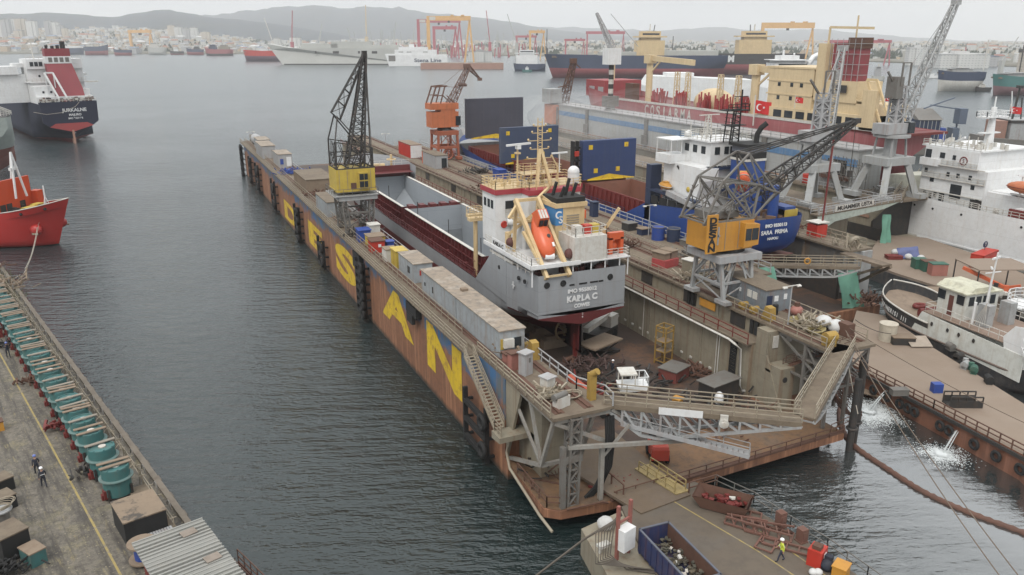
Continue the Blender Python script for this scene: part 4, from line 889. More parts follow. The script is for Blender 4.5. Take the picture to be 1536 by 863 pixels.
for i in range(6):
 o=MB().box(-1.8,1.8,-.6,.6,0,1.2).box(-1.2,1.2,-.4,.4,1.2,1.58).build('keel_block',M['wood']);o.location=(78.7,96+i*4.0,2.02)
 tag(o,'timber keel block under the blue ship on the floor of the second dock','keel block','keel blocks under the blue ship')
K(MB().box(36.0,36.1,80.2,84.0,14.55,15.6),'name_board',M['white'])
text('board_lettering','KARLA C',.62,(35.97,82.1,15.1),(0,-1,0),(0,0,1),M['dsteel'],kc,bold=.03,width=2.9)
for x in (38.9,43.2): K(MB().box(x,x+.8,80.72,80.8,14.6,16.4),'door',M['grey'])
w=MB();w.tube((38.0,84.0,17.2),(38.9,83.8,17.2),.4,10);K(w,'life_raft',M['white'])
w=MB()
for k in range(9): w.bar((40.2+k*.12,76.2+k*.35,14.5+k*.35),(41.0+k*.12,76.2+k*.35,14.5+k*.35),.08)
for x in (36.9,38.6,40.4,43,45.5): w.tube((x,84.35,20.4),(x,84.35,21.1),.05)
for k in range(22): z=18+.1*(k % 5);w.cbox((36.9+rnd.random()*11,84.4+rnd.random()*3.6,21.3+rnd.random()*.5),(.25,.25,.5),rnd.random()*3)
K(w,'deck_fittings',M['cream'])
# ------------------------------------------------------------------ lattice cranes on the dock walls
c1=thing('dock_crane','yellow-cabined lattice crane with dark upright boom standing on the left dock wall','crane',(27.9,118,10.16))
w=MB()
for x in (-1.7,1.7):
 for y in (-2.6,2.6):
  w.truss((x,y,.3),(x*1.25,y*.85,5.0),.7,.7,5,.07)
  w.box(x-.5,x+.5,y-.5,y+.5,0,.35)
for y in (-2.5,2.5): w.bar((-1.9,y,3.0),(1.9,y,3.0),.25);w.bar((-1.8,y,.8),(1.8,y,3.0),.15);w.bar((1.8,y,.8),(-1.8,y,3.0),.15)
for x in (-1.8,1.8): w.bar((x,-2.4,3.2),(x,2.4,3.2),.25);w.bar((x,-2.4,.8),(x,2.4,3.2),.15)
w.build('portal',M['steel'],c1)
w=MB();w.box(-2.9,2.9,-2.9,2.9,4.95,5.6);w.box(-3.6,3.1,-3.1,3.1,5.6,5.7);w.build('platform',M['grey'],c1)
w=MB();w.rail([(-3.5,-3,5.7),(3,-3,5.7),(3,3,5.7),(-3.5,3,5.7),(-3.5,-3,5.7)],1,1.2,.03,1);w.build('platform_railing',M['steel'],c1)
w=MB();w.tube((0,0,5.7),(0,0,6.2),2.1,16);w.build('turntable',M['black'],c1)
w=MB();w.box(-3.0,2.8,-2.4,2.6,6.3,9.5);w.box(-3.1,2.9,-2.5,2.7,6.2,6.45);w.build('machine_house',M['cyel'],c1)
w=MB();w.box(.2,1.7,-2.75,-2.2,6.6,9.0);w.build('driver_cab',M['cyel'],c1);
for z in (6.8,7.9): MB().box(.35,1.0,-2.8,-2.74,z,z+.9).build('cab_window',M['glass'],c1);MB().box(1.08,1.6,-2.8,-2.74,z,z+.9).build('cab_window',M['glass'],c1)
for x in (-2.6,-1.4,2.1): MB().box(x,x+.06,-2.45,-2.4,6.4,9.4).build('wall_rib',M['dirt'] if 'dirt' in M else M['railc'],c1)
w=MB();w.box(-.9,-.1,-2.5,-2.42,6.6,7.5);w.build('door',M['rusty'],c1)
g=MB();T1=V(3.6,3.2,25.6)
for y in (-2.2,2.4):
 g.bar((-2.8,y,9.5),(-2.8,y,13.5),.2);g.bar((2.6,y,9.5),(2.6,y,12.5),.2);g.bar((-2.8,y,11.5),(2.6,y,11.5),.15);g.bar((-2.8,y,13.5),(2.6,y,12.5),.15)
 for k in range(5): x=-2.8+k*1.1;g.bar((x,y,9.5),(x+1.0,y,11.5),.1);g.bar((x+1,y,11.5),(x+.4,y,13.2),.08)
 g.bar((-2.8,y,9.5),(2.6,y,9.6),.25);g.bar((-2.8,y,13.5),(-2.0,y*.5,17.0),.15);g.bar((1.5,y,12.6),(-2.0,y*.5,17.0),.15)
for x in (-2.8,-1,1,2.6): g.bar((x,-2.2,9.6),(x,2.4,9.6),.18);g.bar((x,-2.2,11.5),(x,2.4,11.5),.12);g.bar((x,-2.2,9.6),(x,2.4,12.0),.08)
for k in range(6): g.bar((-2.8,-2.2+k*.8,10),(-2.6,-2.2+k*.8,13.4),.06)
g.bar((-2.0,-1.1,17),(-2.0,1.2,17),.15);g.build('gantry_frame',M['dsteel'],c1)
b_=MB();b_.truss((.4,.2,9.6),tuple(T1),2.4,.5,15,.12,r2=.055)
b_.truss((-2.0,0,17.0),tuple(T1),(.2,2.0),.3,5,.07,r2=.04);b_.bar((2.5,-1.6,9.6),T1+V(.1,-.2,-.3),.2);b_.bar((2.5,1.9,9.6),T1+V(.1,.3,-.3),.14)
for k in range(1,7):
 t=k/8;p_=V(2.5,-1.6,9.6).lerp(T1,t);q_=V(.4,.2,9.6).lerp(T1,t);b_.bar(p_,q_,.08);b_.bar(p_,V(.4,.2,9.6).lerp(T1,t+.1),.06)
for k in range(1,6): p_=V(-2.8,0,13.5).lerp(V(-2,0,17),k/6)
b_.box(T1.x-.35,T1.x+.35,T1.y-.3,T1.y+.3,T1.z-.5,T1.z+.5);b_.build('boom',M['dsteel'],c1)
w=MB();w.tube(tuple(T1),(T1.x+.5,T1.y,8.8),.03);w.box(T1.x+.3,T1.x+.7,T1.y-.2,T1.y+.2,8.0,8.9);w.tube((T1.x-.1,T1.y,T1.z),(T1.x+.3,T1.y,9),.02)
w.build('hoist_rope',M['dsteel'],c1)
w=MB()
for k in range(9): w.bar((-2.95,-2.0,9.6+k*.45),(-2.95,-1.4,9.6+k*.45),.05)
w.bar((-2.95,-2.0,9.5),(-2.95,-2.0,13.4),.06);w.bar((-2.95,-1.4,9.5),(-2.95,-1.4,13.4),.06);w.build('ladder',M['dsteel'],c1)
c2=thing('dock_crane','orange-cabined lattice crane with DESAN board and long boom reaching right','crane',(57.6,68.3,10.16))
w=MB()
for x in (-1.9,1.9):
 for y in (-2.8,2.8):
  w.bar((x,y,.3),(x*1.1,y*.75,4.6),.38);w.bar((x,y,.4),(x*.3,y*.8,4.6),.2);w.box(x-.5,x+.5,y-.9,y+.9,0,.4)
for y in (-2.6,2.6): w.bar((-2,y,2.2),(2,y,2.2),.25);w.bar((-2,y,2.2),(0,y*.85,4.6),.16);w.bar((2,y,2.2),(0,y*.85,4.6),.16);w.bar((-1.9,y,.5),(2,y,2.2),.13)
for x in (-2,2): w.bar((x,-2.6,2.0),(x,2.6,2.0),.25);w.bar((x,-2.6,2.0),(x,0,4.6),.16);w.bar((x,2.6,2.0),(x,0,4.6),.16);w.bar((x,-2.7,.4),(x,2.6,2.0),.13)
for k in range(10): a_,b2_=rnd.uniform(-1.9,1.9),rnd.uniform(-2.4,2.4);w.bar((a_,b2_,2.1),(a_+rnd.uniform(-1,1),b2_+rnd.uniform(-1,1),4.6),.1)
w.build('portal',M['grey'],c2)
w=MB();w.box(-2.9,2.9,-2.9,2.9,4.6,5.35);w.build('platform',M['lgrey'],c2)
w=MB();w.tube((0,0,5.35),(0,0,5.8),2.2,16);w.build('turntable',M['black'],c2)
w=MB();w.box(-3.5,2.0,-2.2,2.4,6.0,9.0);w.box(-3.5,2.0,-2.2,2.4,5.8,6.0);w.build('machine_house',M['orange'],c2)
w=MB();w.ext([(.2,-2.9,6.1),(2.2,-2.9,6.3),(2.2,-2.9,8.6),(.2,-2.9,8.8)],(0,1.5,0));w.build('driver_cab',M['orange'],c2)
for x0,x1 in ((.35,1.1),(1.2,2.05)): MB().box(x0,x1,-2.95,-2.9,6.9,8.2).build('cab_window',M['glass'],c2)
MB().box(2.2,2.24,-2.7,-1.5,6.9,8.2).build('cab_window',M['glass'],c2)
for x in (-1.9,-.1): MB().box(x,x+.06,-2.26,-2.2,6.0,9.0).build('wall_rib',M['railc'],c2)
MB().box(-2.95,-2.75,-2.27,-2.2,6.6,8.6).box(-3.1,-2.6,-2.27,-2.2,7.5,7.7).build('bracket',M['lgrey'],c2)
w=MB();w.box(-4.75,-3.4,-2.75,-2.55,5.9,10.1);bd=w.build('name_board',M['orange'],c2)
for k,ch in enumerate('DESAN'):
 o=text('board_letter',ch,.95,(57.6-4.07,68.3-2.77,10.16+9.45-k*.76),(1,0,0),(0,0,1),M['black'],c2,bold=.05,width=.95)
g=MB();T2=V(20.6,2.6,18.4);AP=V(-1.8,0,15.6)
for y in (-2.0,2.2):
 g.bar((-4.8,y,9),(1.6,y,9.1),.25);g.bar((-4.6,y,9),(-2.6,y,13.4),.22);g.bar((1.8,y,9),(-2.6,y,13.4),.2);g.bar((-2.6,y,13.4),(2.8,y*.8,12.6),.18);g.bar((1.8,y,9),(2.8,y*.8,12.6),.2)
 g.bar((-4.6,y,9),(-1,y,11.3),.14);g.bar((-1,y,11.3),(2.8,y*.8,12.6),.14);g.bar((-1.6,y,9),(-1,y,11.3),.12);g.bar((-2.6,y,13.4),(-1,y,11.3),.14);g.bar((2.8,y*.8,12.6),(5.4,y*.7,11.6),.18);g.bar((1.8,y,9),(5.4,y*.7,11.6),.18)
 g.bar((-2.6,y,13.4),(1.5,y*.5,16.0),.2);g.bar((2.8,y*.8,12.6),(1.5,y*.5,16.0),.16);g.bar((1.5,y*.5,16),(5.4,y*.7,11.6),.18)
for p_ in ((-2.6,13.4),(2.8,12.6),(-4.6,9.1),(1.8,9.1),(5.4,11.6),(-1,11.3)): g.bar((p_[0],-2.0,p_[1]),(p_[0],2.2,p_[1]),.16)
for p_,q_ in (((-4.6,9.1),(-2.6,13.4)),((-2.6,13.4),(2.8,12.6)),((1.8,9.1),(2.8,12.6)),((2.8,12.6),(5.4,11.6))): g.bar((p_[0],-2.0,p_[1]),(q_[0],2.0,q_[1]),.12);g.bar((p_[0],2.0,p_[1]),(q_[0],-2.0,q_[1]),.12)
g.bar((1.5,-1,16),(1.5,1.1,16),.2)
for k in range(4): g.bar((-3.6+k*1.2,-2.0,9.05),(-3.6+k*1.2,2.2,9.05),.14)
g.box(-3.4,.6,-1.2,1.4,9.2,10.0);g.torus((-1,-1.5,10.4),(0,1,0),.7,.12,14,5);g.torus((.6,-1.5,10.4),(0,1,0),.6,.12,14,5)
for k in range(34):
 a_=V(rnd.uniform(-4.2,4.6),rnd.choice((-2.0,2.1,0)),rnd.uniform(9.1,12.2));g.bar(a_,a_+V(rnd.uniform(-1.8,1.8),rnd.uniform(-.8,.8),rnd.uniform(.3,2.2)),.09)
g.build('gantry_frame',M['steel'],c2)
b_=MB();b_.truss((4.2,.1,11.2),tuple(T2),2.0,.4,13,.09,r2=.04);b_.truss((1.5,0,15.9),tuple(T2),(1.6,.25),.2,5,.06,r2=.04,faces=(0,2))
b_.cbox(tuple(T2),(1.1,.6,.6),.1,0,0);b_.build('boom',M['dsteel'],c2)
w=MB();w.tube(tuple(T2),(T2.x+.1,T2.y,12.4),.035);w.box(T2.x-.2,T2.x+.3,T2.y-.2,T2.y+.2,11.6,12.4);w.build('hoist_rope',M['dsteel'],c2)
c3=thing('dock_crane','rusty orange level-luffing crane with bent jib at the far end of the dock','crane',(66.2,183,10.16))
cm=mat('crane_rust_red',(.34,.10,.05),.65,dirt=.4,dc=(.15,.05,.03),streak=.3,sc=(.15,.06,.04));MM=lambda w,n,m=cm: w.build(n,m,c3)
w=MB()
for x in (-2.6,2.6):
 for y in (-2.6,2.6): w.bar((x,y,.4),(x*.9,y*.9,6.4),.5);w.box(x-.6,x+.6,y-1.1,y+1.1,0,.7)
for s_ in (-2.4,2.4):
 w.bar((-2.4,s_,2.9),(2.4,s_,2.9),.6);w.bar((s_,-2.4,2.9),(s_,2.4,2.9),.6);w.bar((-2.4,s_,3.2),(0,s_,5.8),.15);w.bar((2.4,s_,3.2),(0,s_,5.8),.15)
 w.torus((0,s_,1.3),(0,1,0),1.2,.2,14,5);w.bar((0,s_,.6),(0,s_,6),.2)
w.box(-2.7,2.7,-2.7,2.7,5.8,6.8);w.rail([(-3.3,-2.7,6.2),(-2.7,-2.7,6.2)],1,.6,.05,1);MM(w,'portal')
w=MB();w.tube((0,0,6.8),(0,0,7.6),1.9,14,1.5);MM(w,'turntable',M['dsteel'])
w=MB();w.box(-3.8,3.0,-2.0,2.0,7.6,11.2);w.box(-4.0,3.0,-2.1,2.1,11.8,13.2);w.box(-1.5,2.2,-2,2,11.2,11.8);MM(w,'machine_house',mat('crane_orange',(.50,.15,.06),.6,dirt=.35,dc=(.2,.08,.04),streak=.3))
w=MB();w.box(2.2,3.4,-2.3,-.8,8.0,10.2);MM(w,'driver_cab',M['glass'])
w=MB()
for y in (-1.6,1.6): w.bar((-3.8,y,13.2),(-2.4,y,17),.3);w.bar((-2.4,y,17),(.4,y,17.2),.3);w.bar((-1.4,y,13),(-.2,y,17),.25);w.bar((.2,y,15),(3.0,y,12.4),.2);w.bar((-3,y,15),(-.8,y,15),.2)
w.bar((-2.4,-1.6,17),(-2.4,1.6,17),.25);w.bar((0,-1.6,17),(0,1.6,17),.25);MM(w,'a_frame',mat('crane_dark_rust',(.14,.07,.05),.7,dirt=.3))
w=MB();w.truss((1.6,0,12.6),(6.9,1,21.4),1.7,.8,9,.09,r2=.05);w.truss((6.6,1,21.6),(9.8,1.2,18.6),.9,.3,5,.08,r2=.05);w.bar((0,0,17),(4.5,.6,16.6),.1);w.bar((-.2,.5,17),(6.3,1,21.8),.07);w.cbox((6.5,1,21.5),(1.5,1,1.0));w.cbox((9.9,1.2,18.4),(1.0,.6,.7));w.cbox((5.2,.8,17.2),(2.0,1.0,.5),0,0,.3);MM(w,'jib',mat('jib_rust',(.17,.10,.08),.7,dirt=.3))
# ------------------------------------------------------------------ cabins, containers and gear on the dock deck
def cabin(loc,sz,m_,label,rz=0,roof='decktan',doors=(),windows=(),cat='cabin',group=None,ac=False,name='deck_cabin',ribs=True,sheetroof=True):
 """sz = (x, y, h); doors/windows: (face 'f' front -Y or 's' left side -X, offset, width, z0, z1)"""
 t_=thing(name,label,cat,loc,rz,group);a,b,h=sz
 w=MB();w.box(-a/2,a/2,-b/2,b/2,0,h)
 if ribs:
  k=-b/2+.3
  while k < b/2: w.box(-a/2-.03,-a/2,k,k+.12,.15,h-.15);k += .36
 w.build('walls',m_,t_)
 if sheetroof: MB().box(-a/2-.12,a/2+.12,-b/2-.12,b/2+.12,h,h+.1).build('roof',M[roof],t_)
 for lst,nm,mm in ((doors,'door','grey'),(windows,'window','glass')):
  for q in lst:
   f,o_,wd,z0,z1=q[:5];m2=M[q[5]] if len(q) > 5 else M[mm]
   w=MB()
   if f == 'f': w.box(o_-wd/2,o_+wd/2,-b/2-.06,-b/2+.05,z0,z1)
   else: w.box(-a/2-.07,-a/2+.05,o_-wd/2,o_+wd/2,z0,z1)
   w.build(nm,m2,t_)
 if ac: MB().box(-.95,.05,-b/2-.4,-b/2,1.1,1.9).tube((-.45,-b/2-.43,1.5),(-.45,-b/2-.38,1.5),.28,12).build('air_conditioner',M['dwhite'],t_)
 return t_
M['cont']=mat('container_blue_grey',(.33,.36,.38),.6,dirt=.5,dc=(.18,.15,.12),streak=.5,sc=(.22,.17,.13))
M['dirtyroof']=mat('dirty_roof',(.30,.245,.19),.85,dirt=.8,dc=(.11,.10,.09),patch=.5,pc=(.38,.34,.29),ps=.5)
Z0=10.01
cabin((28.35,78.4,Z0),(2.5,11,2.65),M['cont'],'pale blue grey container office, the far one of the joined pair behind the letter N',0,'dirtyroof',windows=(('s',1.5,.3,1.0,1.7),('s',4.2,.25,1.1,1.5)),cat='container',name='container_office',group='container offices')
cabin((28.35,67.1,Z0),(2.5,11,2.65),M['cont'],'pale blue grey container office with air conditioner on its near end',0,'dirtyroof',windows=(('f',.55,.7,1.0,1.9),('f',-1.02,.3,.9,1.9,'cyel')),cat='container',ac=True,name='container_office',group='container offices')
o=MB().box(-.35,.35,-.3,.3,0,.25).build('roof_vent',M['wood']);o.location=(28.6,74.2,12.78);tag(o,'small rusty box lying on the roof of the far container office','box')
cabin((28.5,90.5,Z0),(2.3,6.2,2.3),M['cont'],'grey deck cabin with a red notice on its end wall',0,'dirtyroof',windows=(('f',-.2,.55,.9,1.5,'red'),('s',-1,.8,.8,1.6)))
cabin((28.0,95.6,Z0),(1.5,2.4,2.2),M['cyel'],'bright yellow tool locker between the grey cabin and the drums',0,'cyel',cat='locker',name='tool_locker')
cabin((27.6,98.5,Z0),(1.5,1.8,1.7),M['dwhite'],'cream tool locker behind the yellow one',0,'wood',cat='locker',name='tool_locker')
cabin((27.3,104.0,Z0),(1.8,2.0,1.6),M['red'],'red open-topped deck locker near the crane',0,'rusty',cat='locker',name='tool_locker',windows=(('f',.2,.4,.8,1.2,'white'),))
cabin((29.2,104.2,Z0),(1.0,1.2,1.2),M['bluebox'],'small dark blue deck box beside the red locker',0,'bluebox',cat='locker',name='tool_locker')
cabin((28.0,107.2,Z0),(2.3,2.4,1.5),M['cyel'],'low yellow deck box with brown lid behind the red locker',0,'wood',cat='locker',name='tool_locker')
cabin((27.2,110.6,Z0),(1.7,2.0,1.7),M['bluebox'],'blue deck box at the foot of the yellow crane',0,'bluebox',cat='locker',name='tool_locker')
cabin((29.1,112.0,Z0),(1.5,1.8,2.0),M['dwhite'],'white tank box at the foot of the yellow crane',0,'dwhite',cat='locker',name='tool_locker')
cabin((27.0,133,Z0),(2.2,9.0,2.4),M['cont'],'grey shed with tan roof behind the yellow crane',0,'decktan')
cabin((28.4,140,Z0),(3.0,5.0,1.6),M['dwhite'],'low whitish shed behind the yellow crane, half covered in sheeting',0,'decktan')
cabin((29.4,157,Z0),(5.4,13.0,2.6),M['wood'],'low brown-roofed shed across the left dock wall',0,'decktan')
cabin((28.6,189,Z0),(3.0,8.0,3.0),M['lgrey'],'grey cabin with a white door on the far left wall',0,'dirtyroof',doors=(('f',.8,1.1,.3,2.4,'white'),('f',-.8,.7,.8,2.0,'bluebox')))
cabin((27.4,207,Z0),(3.2,11.0,3.0),M['lgrey'],'long grey cabin with two doors on the far left wall',0,'dirtyroof',doors=(('f',.9,.8,.2,2.2),))
cabin((28.4,220,Z0),(3.0,8.0,2.8),M['cont'],'plain grey cabin, second from the far end of the left wall',0,'dirtyroof')
t_=thing('storage_tank','rounded grey tank at the far end of the left wall','tank',(28.4,230,Z0));MB().tube((0,-3.2,1.4),(0,3.2,1.4),1.35,14).build('shell',M['lgrey'],t_);MB().box(-1,1,-2.6,-2,0,1).build('saddle',M['steel'],t_);MB().box(-1,1,2,2.6,0,1).build('saddle',M['steel'],t_)
cabin((28.7,237.4,Z0),(2.2,3.0,1.8),M['beige'],'small beige winch housing at the far left corner',0,'decktan',cat='winch house')
cabin((27.8,57.6,Z0),(.95,.8,2.0),M['lgrey'],'light grey electric cabinet near the end of the left wall',.35,'lgrey',cat='cabinet',name='electric_cabinet',windows=(('f',.1,.18,1.2,1.6,'steel'),),ribs=False)
cabin((27.2,58.9,Z0),(.8,.6,1.6),mat('faded_red',(.36,.15,.12),.6),'faded red cabinet beside the grey electric cabinet',.2,'rusty',cat='cabinet',name='electric_cabinet',ribs=False)
cabin((27.6,60.6,Z0),(1.0,.8,.9),mat('faded_red',(.36,.15,.12),.6),'low faded red box against the container office',.1,'rusty',cat='box',name='deck_box',ribs=False)
cabin((27.9,53.6,Z0),(.9,.9,1.3),M['dwhite'],'whitish cabinet near the left corner of the dock deck',.3,'lgrey',cat='cabinet',name='electric_cabinet',ribs=False)
t_=thing('bollard_winch','pale winch with posts at the very end of the left wall deck','winch',(27.6,50.6,Z0),.3);MB().box(-.7,.7,-.3,.3,0,.9).build('frame',M['dwhite'],t_);MB().tube((-.9,0,1.0),(.5,0,1.0),.28,10).build('drum',M['steel'],t_)
w=MB()
for k in range(3): w.path([(.9*math.cos(a/12*6.28)*(1+.1*k)+.1*math.sin(k*3+a),.6*math.sin(a/12*6.28)*(1+.15*k),.1+.07*k) for a in range(12)],.05,5,closed=True)
o=w.build('rope_coil',M['railc']);o.location=(29.1,51.9,Z0);tag(o,'loose coil of pale rope on the left corner deck','rope')
# right wall
cabin((60.2,192,Z0),(2.8,10,3.2),M['red'],'dark red cabin with a white end and dark window',0,'wood',windows=(('f',.5,.7,1.2,2.2),))
MB_=MB().box(-1.41,1.41,-.05,.05,.1,3.1).build('end_wall',M['white'],[o for o in COL.objects if o.get('label') == 'dark red cabin with a white end and dark window'][0]);MB_.location=(0,-5.05,0)
cabin((60.3,173.5,Z0),(3.0,9,2.9),M['lgrey'],'grey cabin with orange far end and dark doorway on the right wall',0,'decktan',doors=(('f',.6,1.2,.1,2.3,'glass'),))
o=MB().box(-1.56,1.56,0,.5,.1,2.85).build('end_wall',M['lorange'],[o for o in COL.objects if o.get('label','').startswith('grey cabin with orange far')][0]);o.location=(0,4.2,0)
cabin((63.2,136.6,Z0),(1.3,1.3,2.2),M['cream'],'narrow cream cabinet on the middle of the right wall',0,'cream',cat='cabinet',name='electric_cabinet',ribs=False)
cabin((66.6,151,Z0),(1.8,3.0,2.0),M['bluebox'],'blue drum locker by the bow of the blue ship',0,'bluebox',cat='locker',name='tool_locker')
cabin((65.9,111.0,Z0),(1.0,1.2,2.4),M['navy'],'dark blue telephone-box sized cabinet behind the funnel',0,'navy',cat='cabinet',name='electric_cabinet',ribs=False)
cabin((59.2,81.4,Z0),(2.7,2.2,1.0),mat('box_red',(.42,.07,.07),.6,dirt=.4),'red skip filled with brown crates near the orange crane',.25,'wood',cat='skip',name='deck_skip',ribs=False,sheetroof=False)
cabin((58.6,81.5,11.02),(1.2,2.0,.8),M['wood'],'left brown crate standing in the red skip',.25,'wood',cat='crate',name='wooden_crate',ribs=False)
cabin((60.0,81.8,11.02),(1.2,1.9,.9),mat('crate_brown',(.22,.16,.12),.8),'right brown crate standing in the red skip',.25,'wood',cat='crate',name='wooden_crate',ribs=False)
cabin((60.7,78.2,Z0),(1.3,1.5,1.4),M['beige'],'cream box between the red skip and the crane foot',.2,'dwhite',cat='box',name='deck_box',ribs=False)
for x,y,m_,l_ in ((66.4,93.4,'bluebox','bright blue drum container in front of the blue hull'),(67.8,91.6,'navy','violet blue drum container beside the bright blue one')):
 t_=thing('drum_container',l_,'container',(x,y,Z0));w=MB();w.tube((0,0,0),(0,0,1.9),.95,10);w.build('body',M[m_],t_);MB().torus((0,0,1.9),(0,0,1),.93,.07,12,5).build('rim',M['steel'],t_)
cabin((66.0,100.4,Z0),(1.8,1.6,1.1),M['dsteel'],'dark work table with clutter near the blue hull',.1,'steel',cat='table',name='work_table',ribs=False)
cabin((66.3,97.0,Z0),(1.6,1.2,.9),M['navy'],'low dark blue bench with white bundle',.1,'wood',cat='bench',name='work_bench',ribs=False)
cabin((68.3,88.8,Z0),(1.9,1.2,.8),M['steel'],'low grey green box beside the violet drum',.1,'steel',cat='box',name='deck_box',ribs=False)
cabin((59.7,64.9,Z0),(3.4,7.2,2.5),mat('office_blue_grey',(.19,.215,.235),.6,dirt=.35,streak=.4),'long blue grey deck office under the orange crane on the right wall',-.04,'decktan',windows=(('s',-1.0,.7,1.1,1.9,'dwhite'),('s',-1.9,.7,1.1,1.9,'dwhite'),('s',.6,.3,1.3,1.7,'white'),('f',-.3,.5,1.2,1.8,'white'),('f',.9,.4,1.3,1.9,'white')),doors=(('f',-1.2,.7,0,1.9,'navy'),))
o=MB().tube((0,0,0),(0,0,1.1),.3,10).build('gas_cylinder',M['black']);o.location=(58.7,60.7,10);tag(o,'black cylinder against the end of the blue grey deck office','gas cylinder')
t_=thing('gas_bottle','reddish round tank with a neck beside the blue grey office','tank',(60.4,59.4,10));MB().sphere((0,0,.6),.7,12,8,(1,1,.8)).build('body',mat('faded_red',(.36,.15,.12),.6),t_);MB().tube((0,0,1.1),(0,0,1.5),.3,10).build('neck',M['rusty'],t_)
for x,y,l_ in ((64.2,59.2,'left white bulk bag beside the outer rail of the right wall'),(65.3,58.5,'right white bulk bag beside the outer rail of the right wall')): pass
bagm=mat('bulk_bag',(.55,.55,.54),.85,dirt=.5,dc=(.3,.28,.25))
def bag(loc,label,s_=.55):
 w=MB();w.sphere((0,0,s_*.75),s_,12,8,(1.05,1.05,.85));w.v=[(x*(1+.06*math.sin(9*z+5*y)),y*(1+.06*math.sin(8*x)),max(0,z)) for x,y,z in w.v]
 t_=thing('bulk_bag',label,'bag',loc);w.build('sack',bagm,t_);MB().torus((0,0,s_*1.35),(0,0,1),s_*.45,.05,10,5).build('sack_mouth',bagm,t_);return t_
bag((60.4,55.6,10),'left white bulk bag near the outer rail at the end of the right wall',.8);bag((60.5,54.1,10),'right white bulk bag near the outer rail at the end of the right wall',.8)
w=MB()
for k in range(4): w.path([(.9*math.cos(a/12*6.28)*(1+.12*k),.6*math.sin(a/12*6.28)*(1+.15*k),.1+.1*k) for a in range(12)],.07,5,closed=True)
o=w.build('rope_coil',mat('rope_yellow',(.4,.33,.15),.8));o.location=(59.0,57.6,10);tag(o,'heaped yellowish rope on the end of the right wall deck','rope')
o=dup(o,(58.6,54.8,10),.5,'spread greenish rope heap between the crane rails of the right wall')
# ------------------------------------------------------------------ gear on the dock floor
t_=thing('truck_crane','cream boom lift parked on the dock floor under the stern','lift',(49.0,80.0,2.03),.5)
MB().box(-2.4,2.4,-1.1,1.1,.5,1.3).build('chassis',M['dsteel'],t_);MB().bar((-3.6,0,2.2),(1.6,0,2.8),.8,.6).build('boom',M['dwhite'],t_);MB().box(1.0,2.8,-.9,.9,1.3,2.8).build('cab',M['dwhite'],t_)
for x in (-1.6,1.6):
 for y in (-1.1,1.1): MB().tube((x,y-.15,.5),(x,y+.15,.5),.5,12).build('wheel',M['black'],t_)
t_=thing('scissor_platform','flat brown work platform in front of the cream boom lift','platform',(46.3,75.6,2.03),.35);MB().box(-2.6,2.6,-1.4,1.4,1.5,1.7).build('deck',M['wood'],t_);w=MB();
for s_ in (-1.2,1.2): w.bar((-2,s_,.2),(2,s_,1.5),.15);w.bar((2,s_,.2),(-2,s_,1.5),.15)
w.box(-2.4,2.4,-1.2,1.2,0,.3);w.build('scissor_frame',M['dsteel'],t_)
t_=thing('access_tower','yellow frame access tower against the inner wall','scaffold',(51.6,70.2,2.03),.3);w=MB();
for x in (-.7,.7):
 for y in (-.7,.7): w.bar((x,y,0),(x,y,4.6),.14)
for z in (.4,1.6,2.8,4.0,4.6):
 for s_ in (-.7,.7): w.bar((-.7,s_,z),(.7,s_,z),.1);w.bar((s_,-.7,z),(s_,.7,z),.1)
w.build('frame',mat('ochre',(.32,.2,.05),.6),t_);w=MB();
for z in (1.6,2.8): w.box(-.65,.65,-.65,.65,z,z+.05)
w.build('platform',M['wood'],t_)
t_=thing('boom_lift','red boom lift folded on the dock floor near the left wall end','lift',(38.0,64.2,2.03),1.9);MB().bar((-3,0,.8),(2.6,0,2.4),.5,.5).bar((-3,.3,.5),(1,.3,1.0),.3).build('boom',mat('lift_red',(.42,.08,.04),.5,dirt=.4),t_);MB().box(-3.4,-1.0,-1,1,.4,1.2).build('chassis',M['rusty'],t_)
for x in (-3,-1.4):
 for y in (-1,1): MB().tube((x,y-.15,.4),(x,y+.15,.4),.4,10).build('wheel',M['black'],t_)
t_=thing('electric_cabinet','dark machine cart with white sack on the dock floor by the right wall end','machine',(51.2,59.8,2.03),.2);MB().box(-2,2,-1,1,.4,2.2).build('body',M['dsteel'],t_);MB().sphere((-1.6,-1.4,1.0),.5,8,6,(1,1,1.6)).build('sack',M['white'],t_)
MB().box(-2.2,2.2,-1.2,1.2,2.2,2.3).build('lid',M['steel'],t_)
cabin((46.5,60.4,2.03),(.8,.8,.7),M['orange'],'small orange box on the dark dock floor',.4,'orange',cat='box',name='deck_box',ribs=False)
cabin((50.2,66.2,2.03),(2.8,2.2,1.3),mat('skip_red',(.20,.05,.04),.7,dirt=.5),'dark red machine skid near the right inner wall',.4,'steel',cat='machine',name='machine_skid',ribs=False)
def scrap(x,y,z,n,sp,m_,label,mx=1.4,flat=.4,sd=1):
 r_=random.Random(sd);t=MB()
 for k in range(n):
  a_=r_.uniform(0,6.28);l_=r_.uniform(.3,mx);cx,cy=r_.gauss(0,sp),r_.gauss(0,sp*.7);h_=r_.uniform(0.05,flat)
  t.bar((cx,cy,h_),(cx+l_*math.cos(a_),cy+l_*math.sin(a_),h_+r_.uniform(-.05,flat)),r_.uniform(.06,.22))
 o_=t.build('scrap_heap',m_);o_.location=(x,y,z);tag(o_,label,'scrap heap');stuff(o_);return o_
scrap(37.8,67.4,2.05,130,1.5,M['dred'],'tangled red brown cables and scrap on the dock floor beside the left wall',2.4,.5,1)
scrap(42.5,72.0,2.05,90,2.2,mat('scrap_dark',(.07,.04,.035),.8),'dark scrap and tools under the propeller of the grey ship',1.8,.9,2)
scrap(49.5,58.6,2.05,60,2.0,M['dsteel'],'dark debris on the floor beside the right wall end',1.2,.7,3)
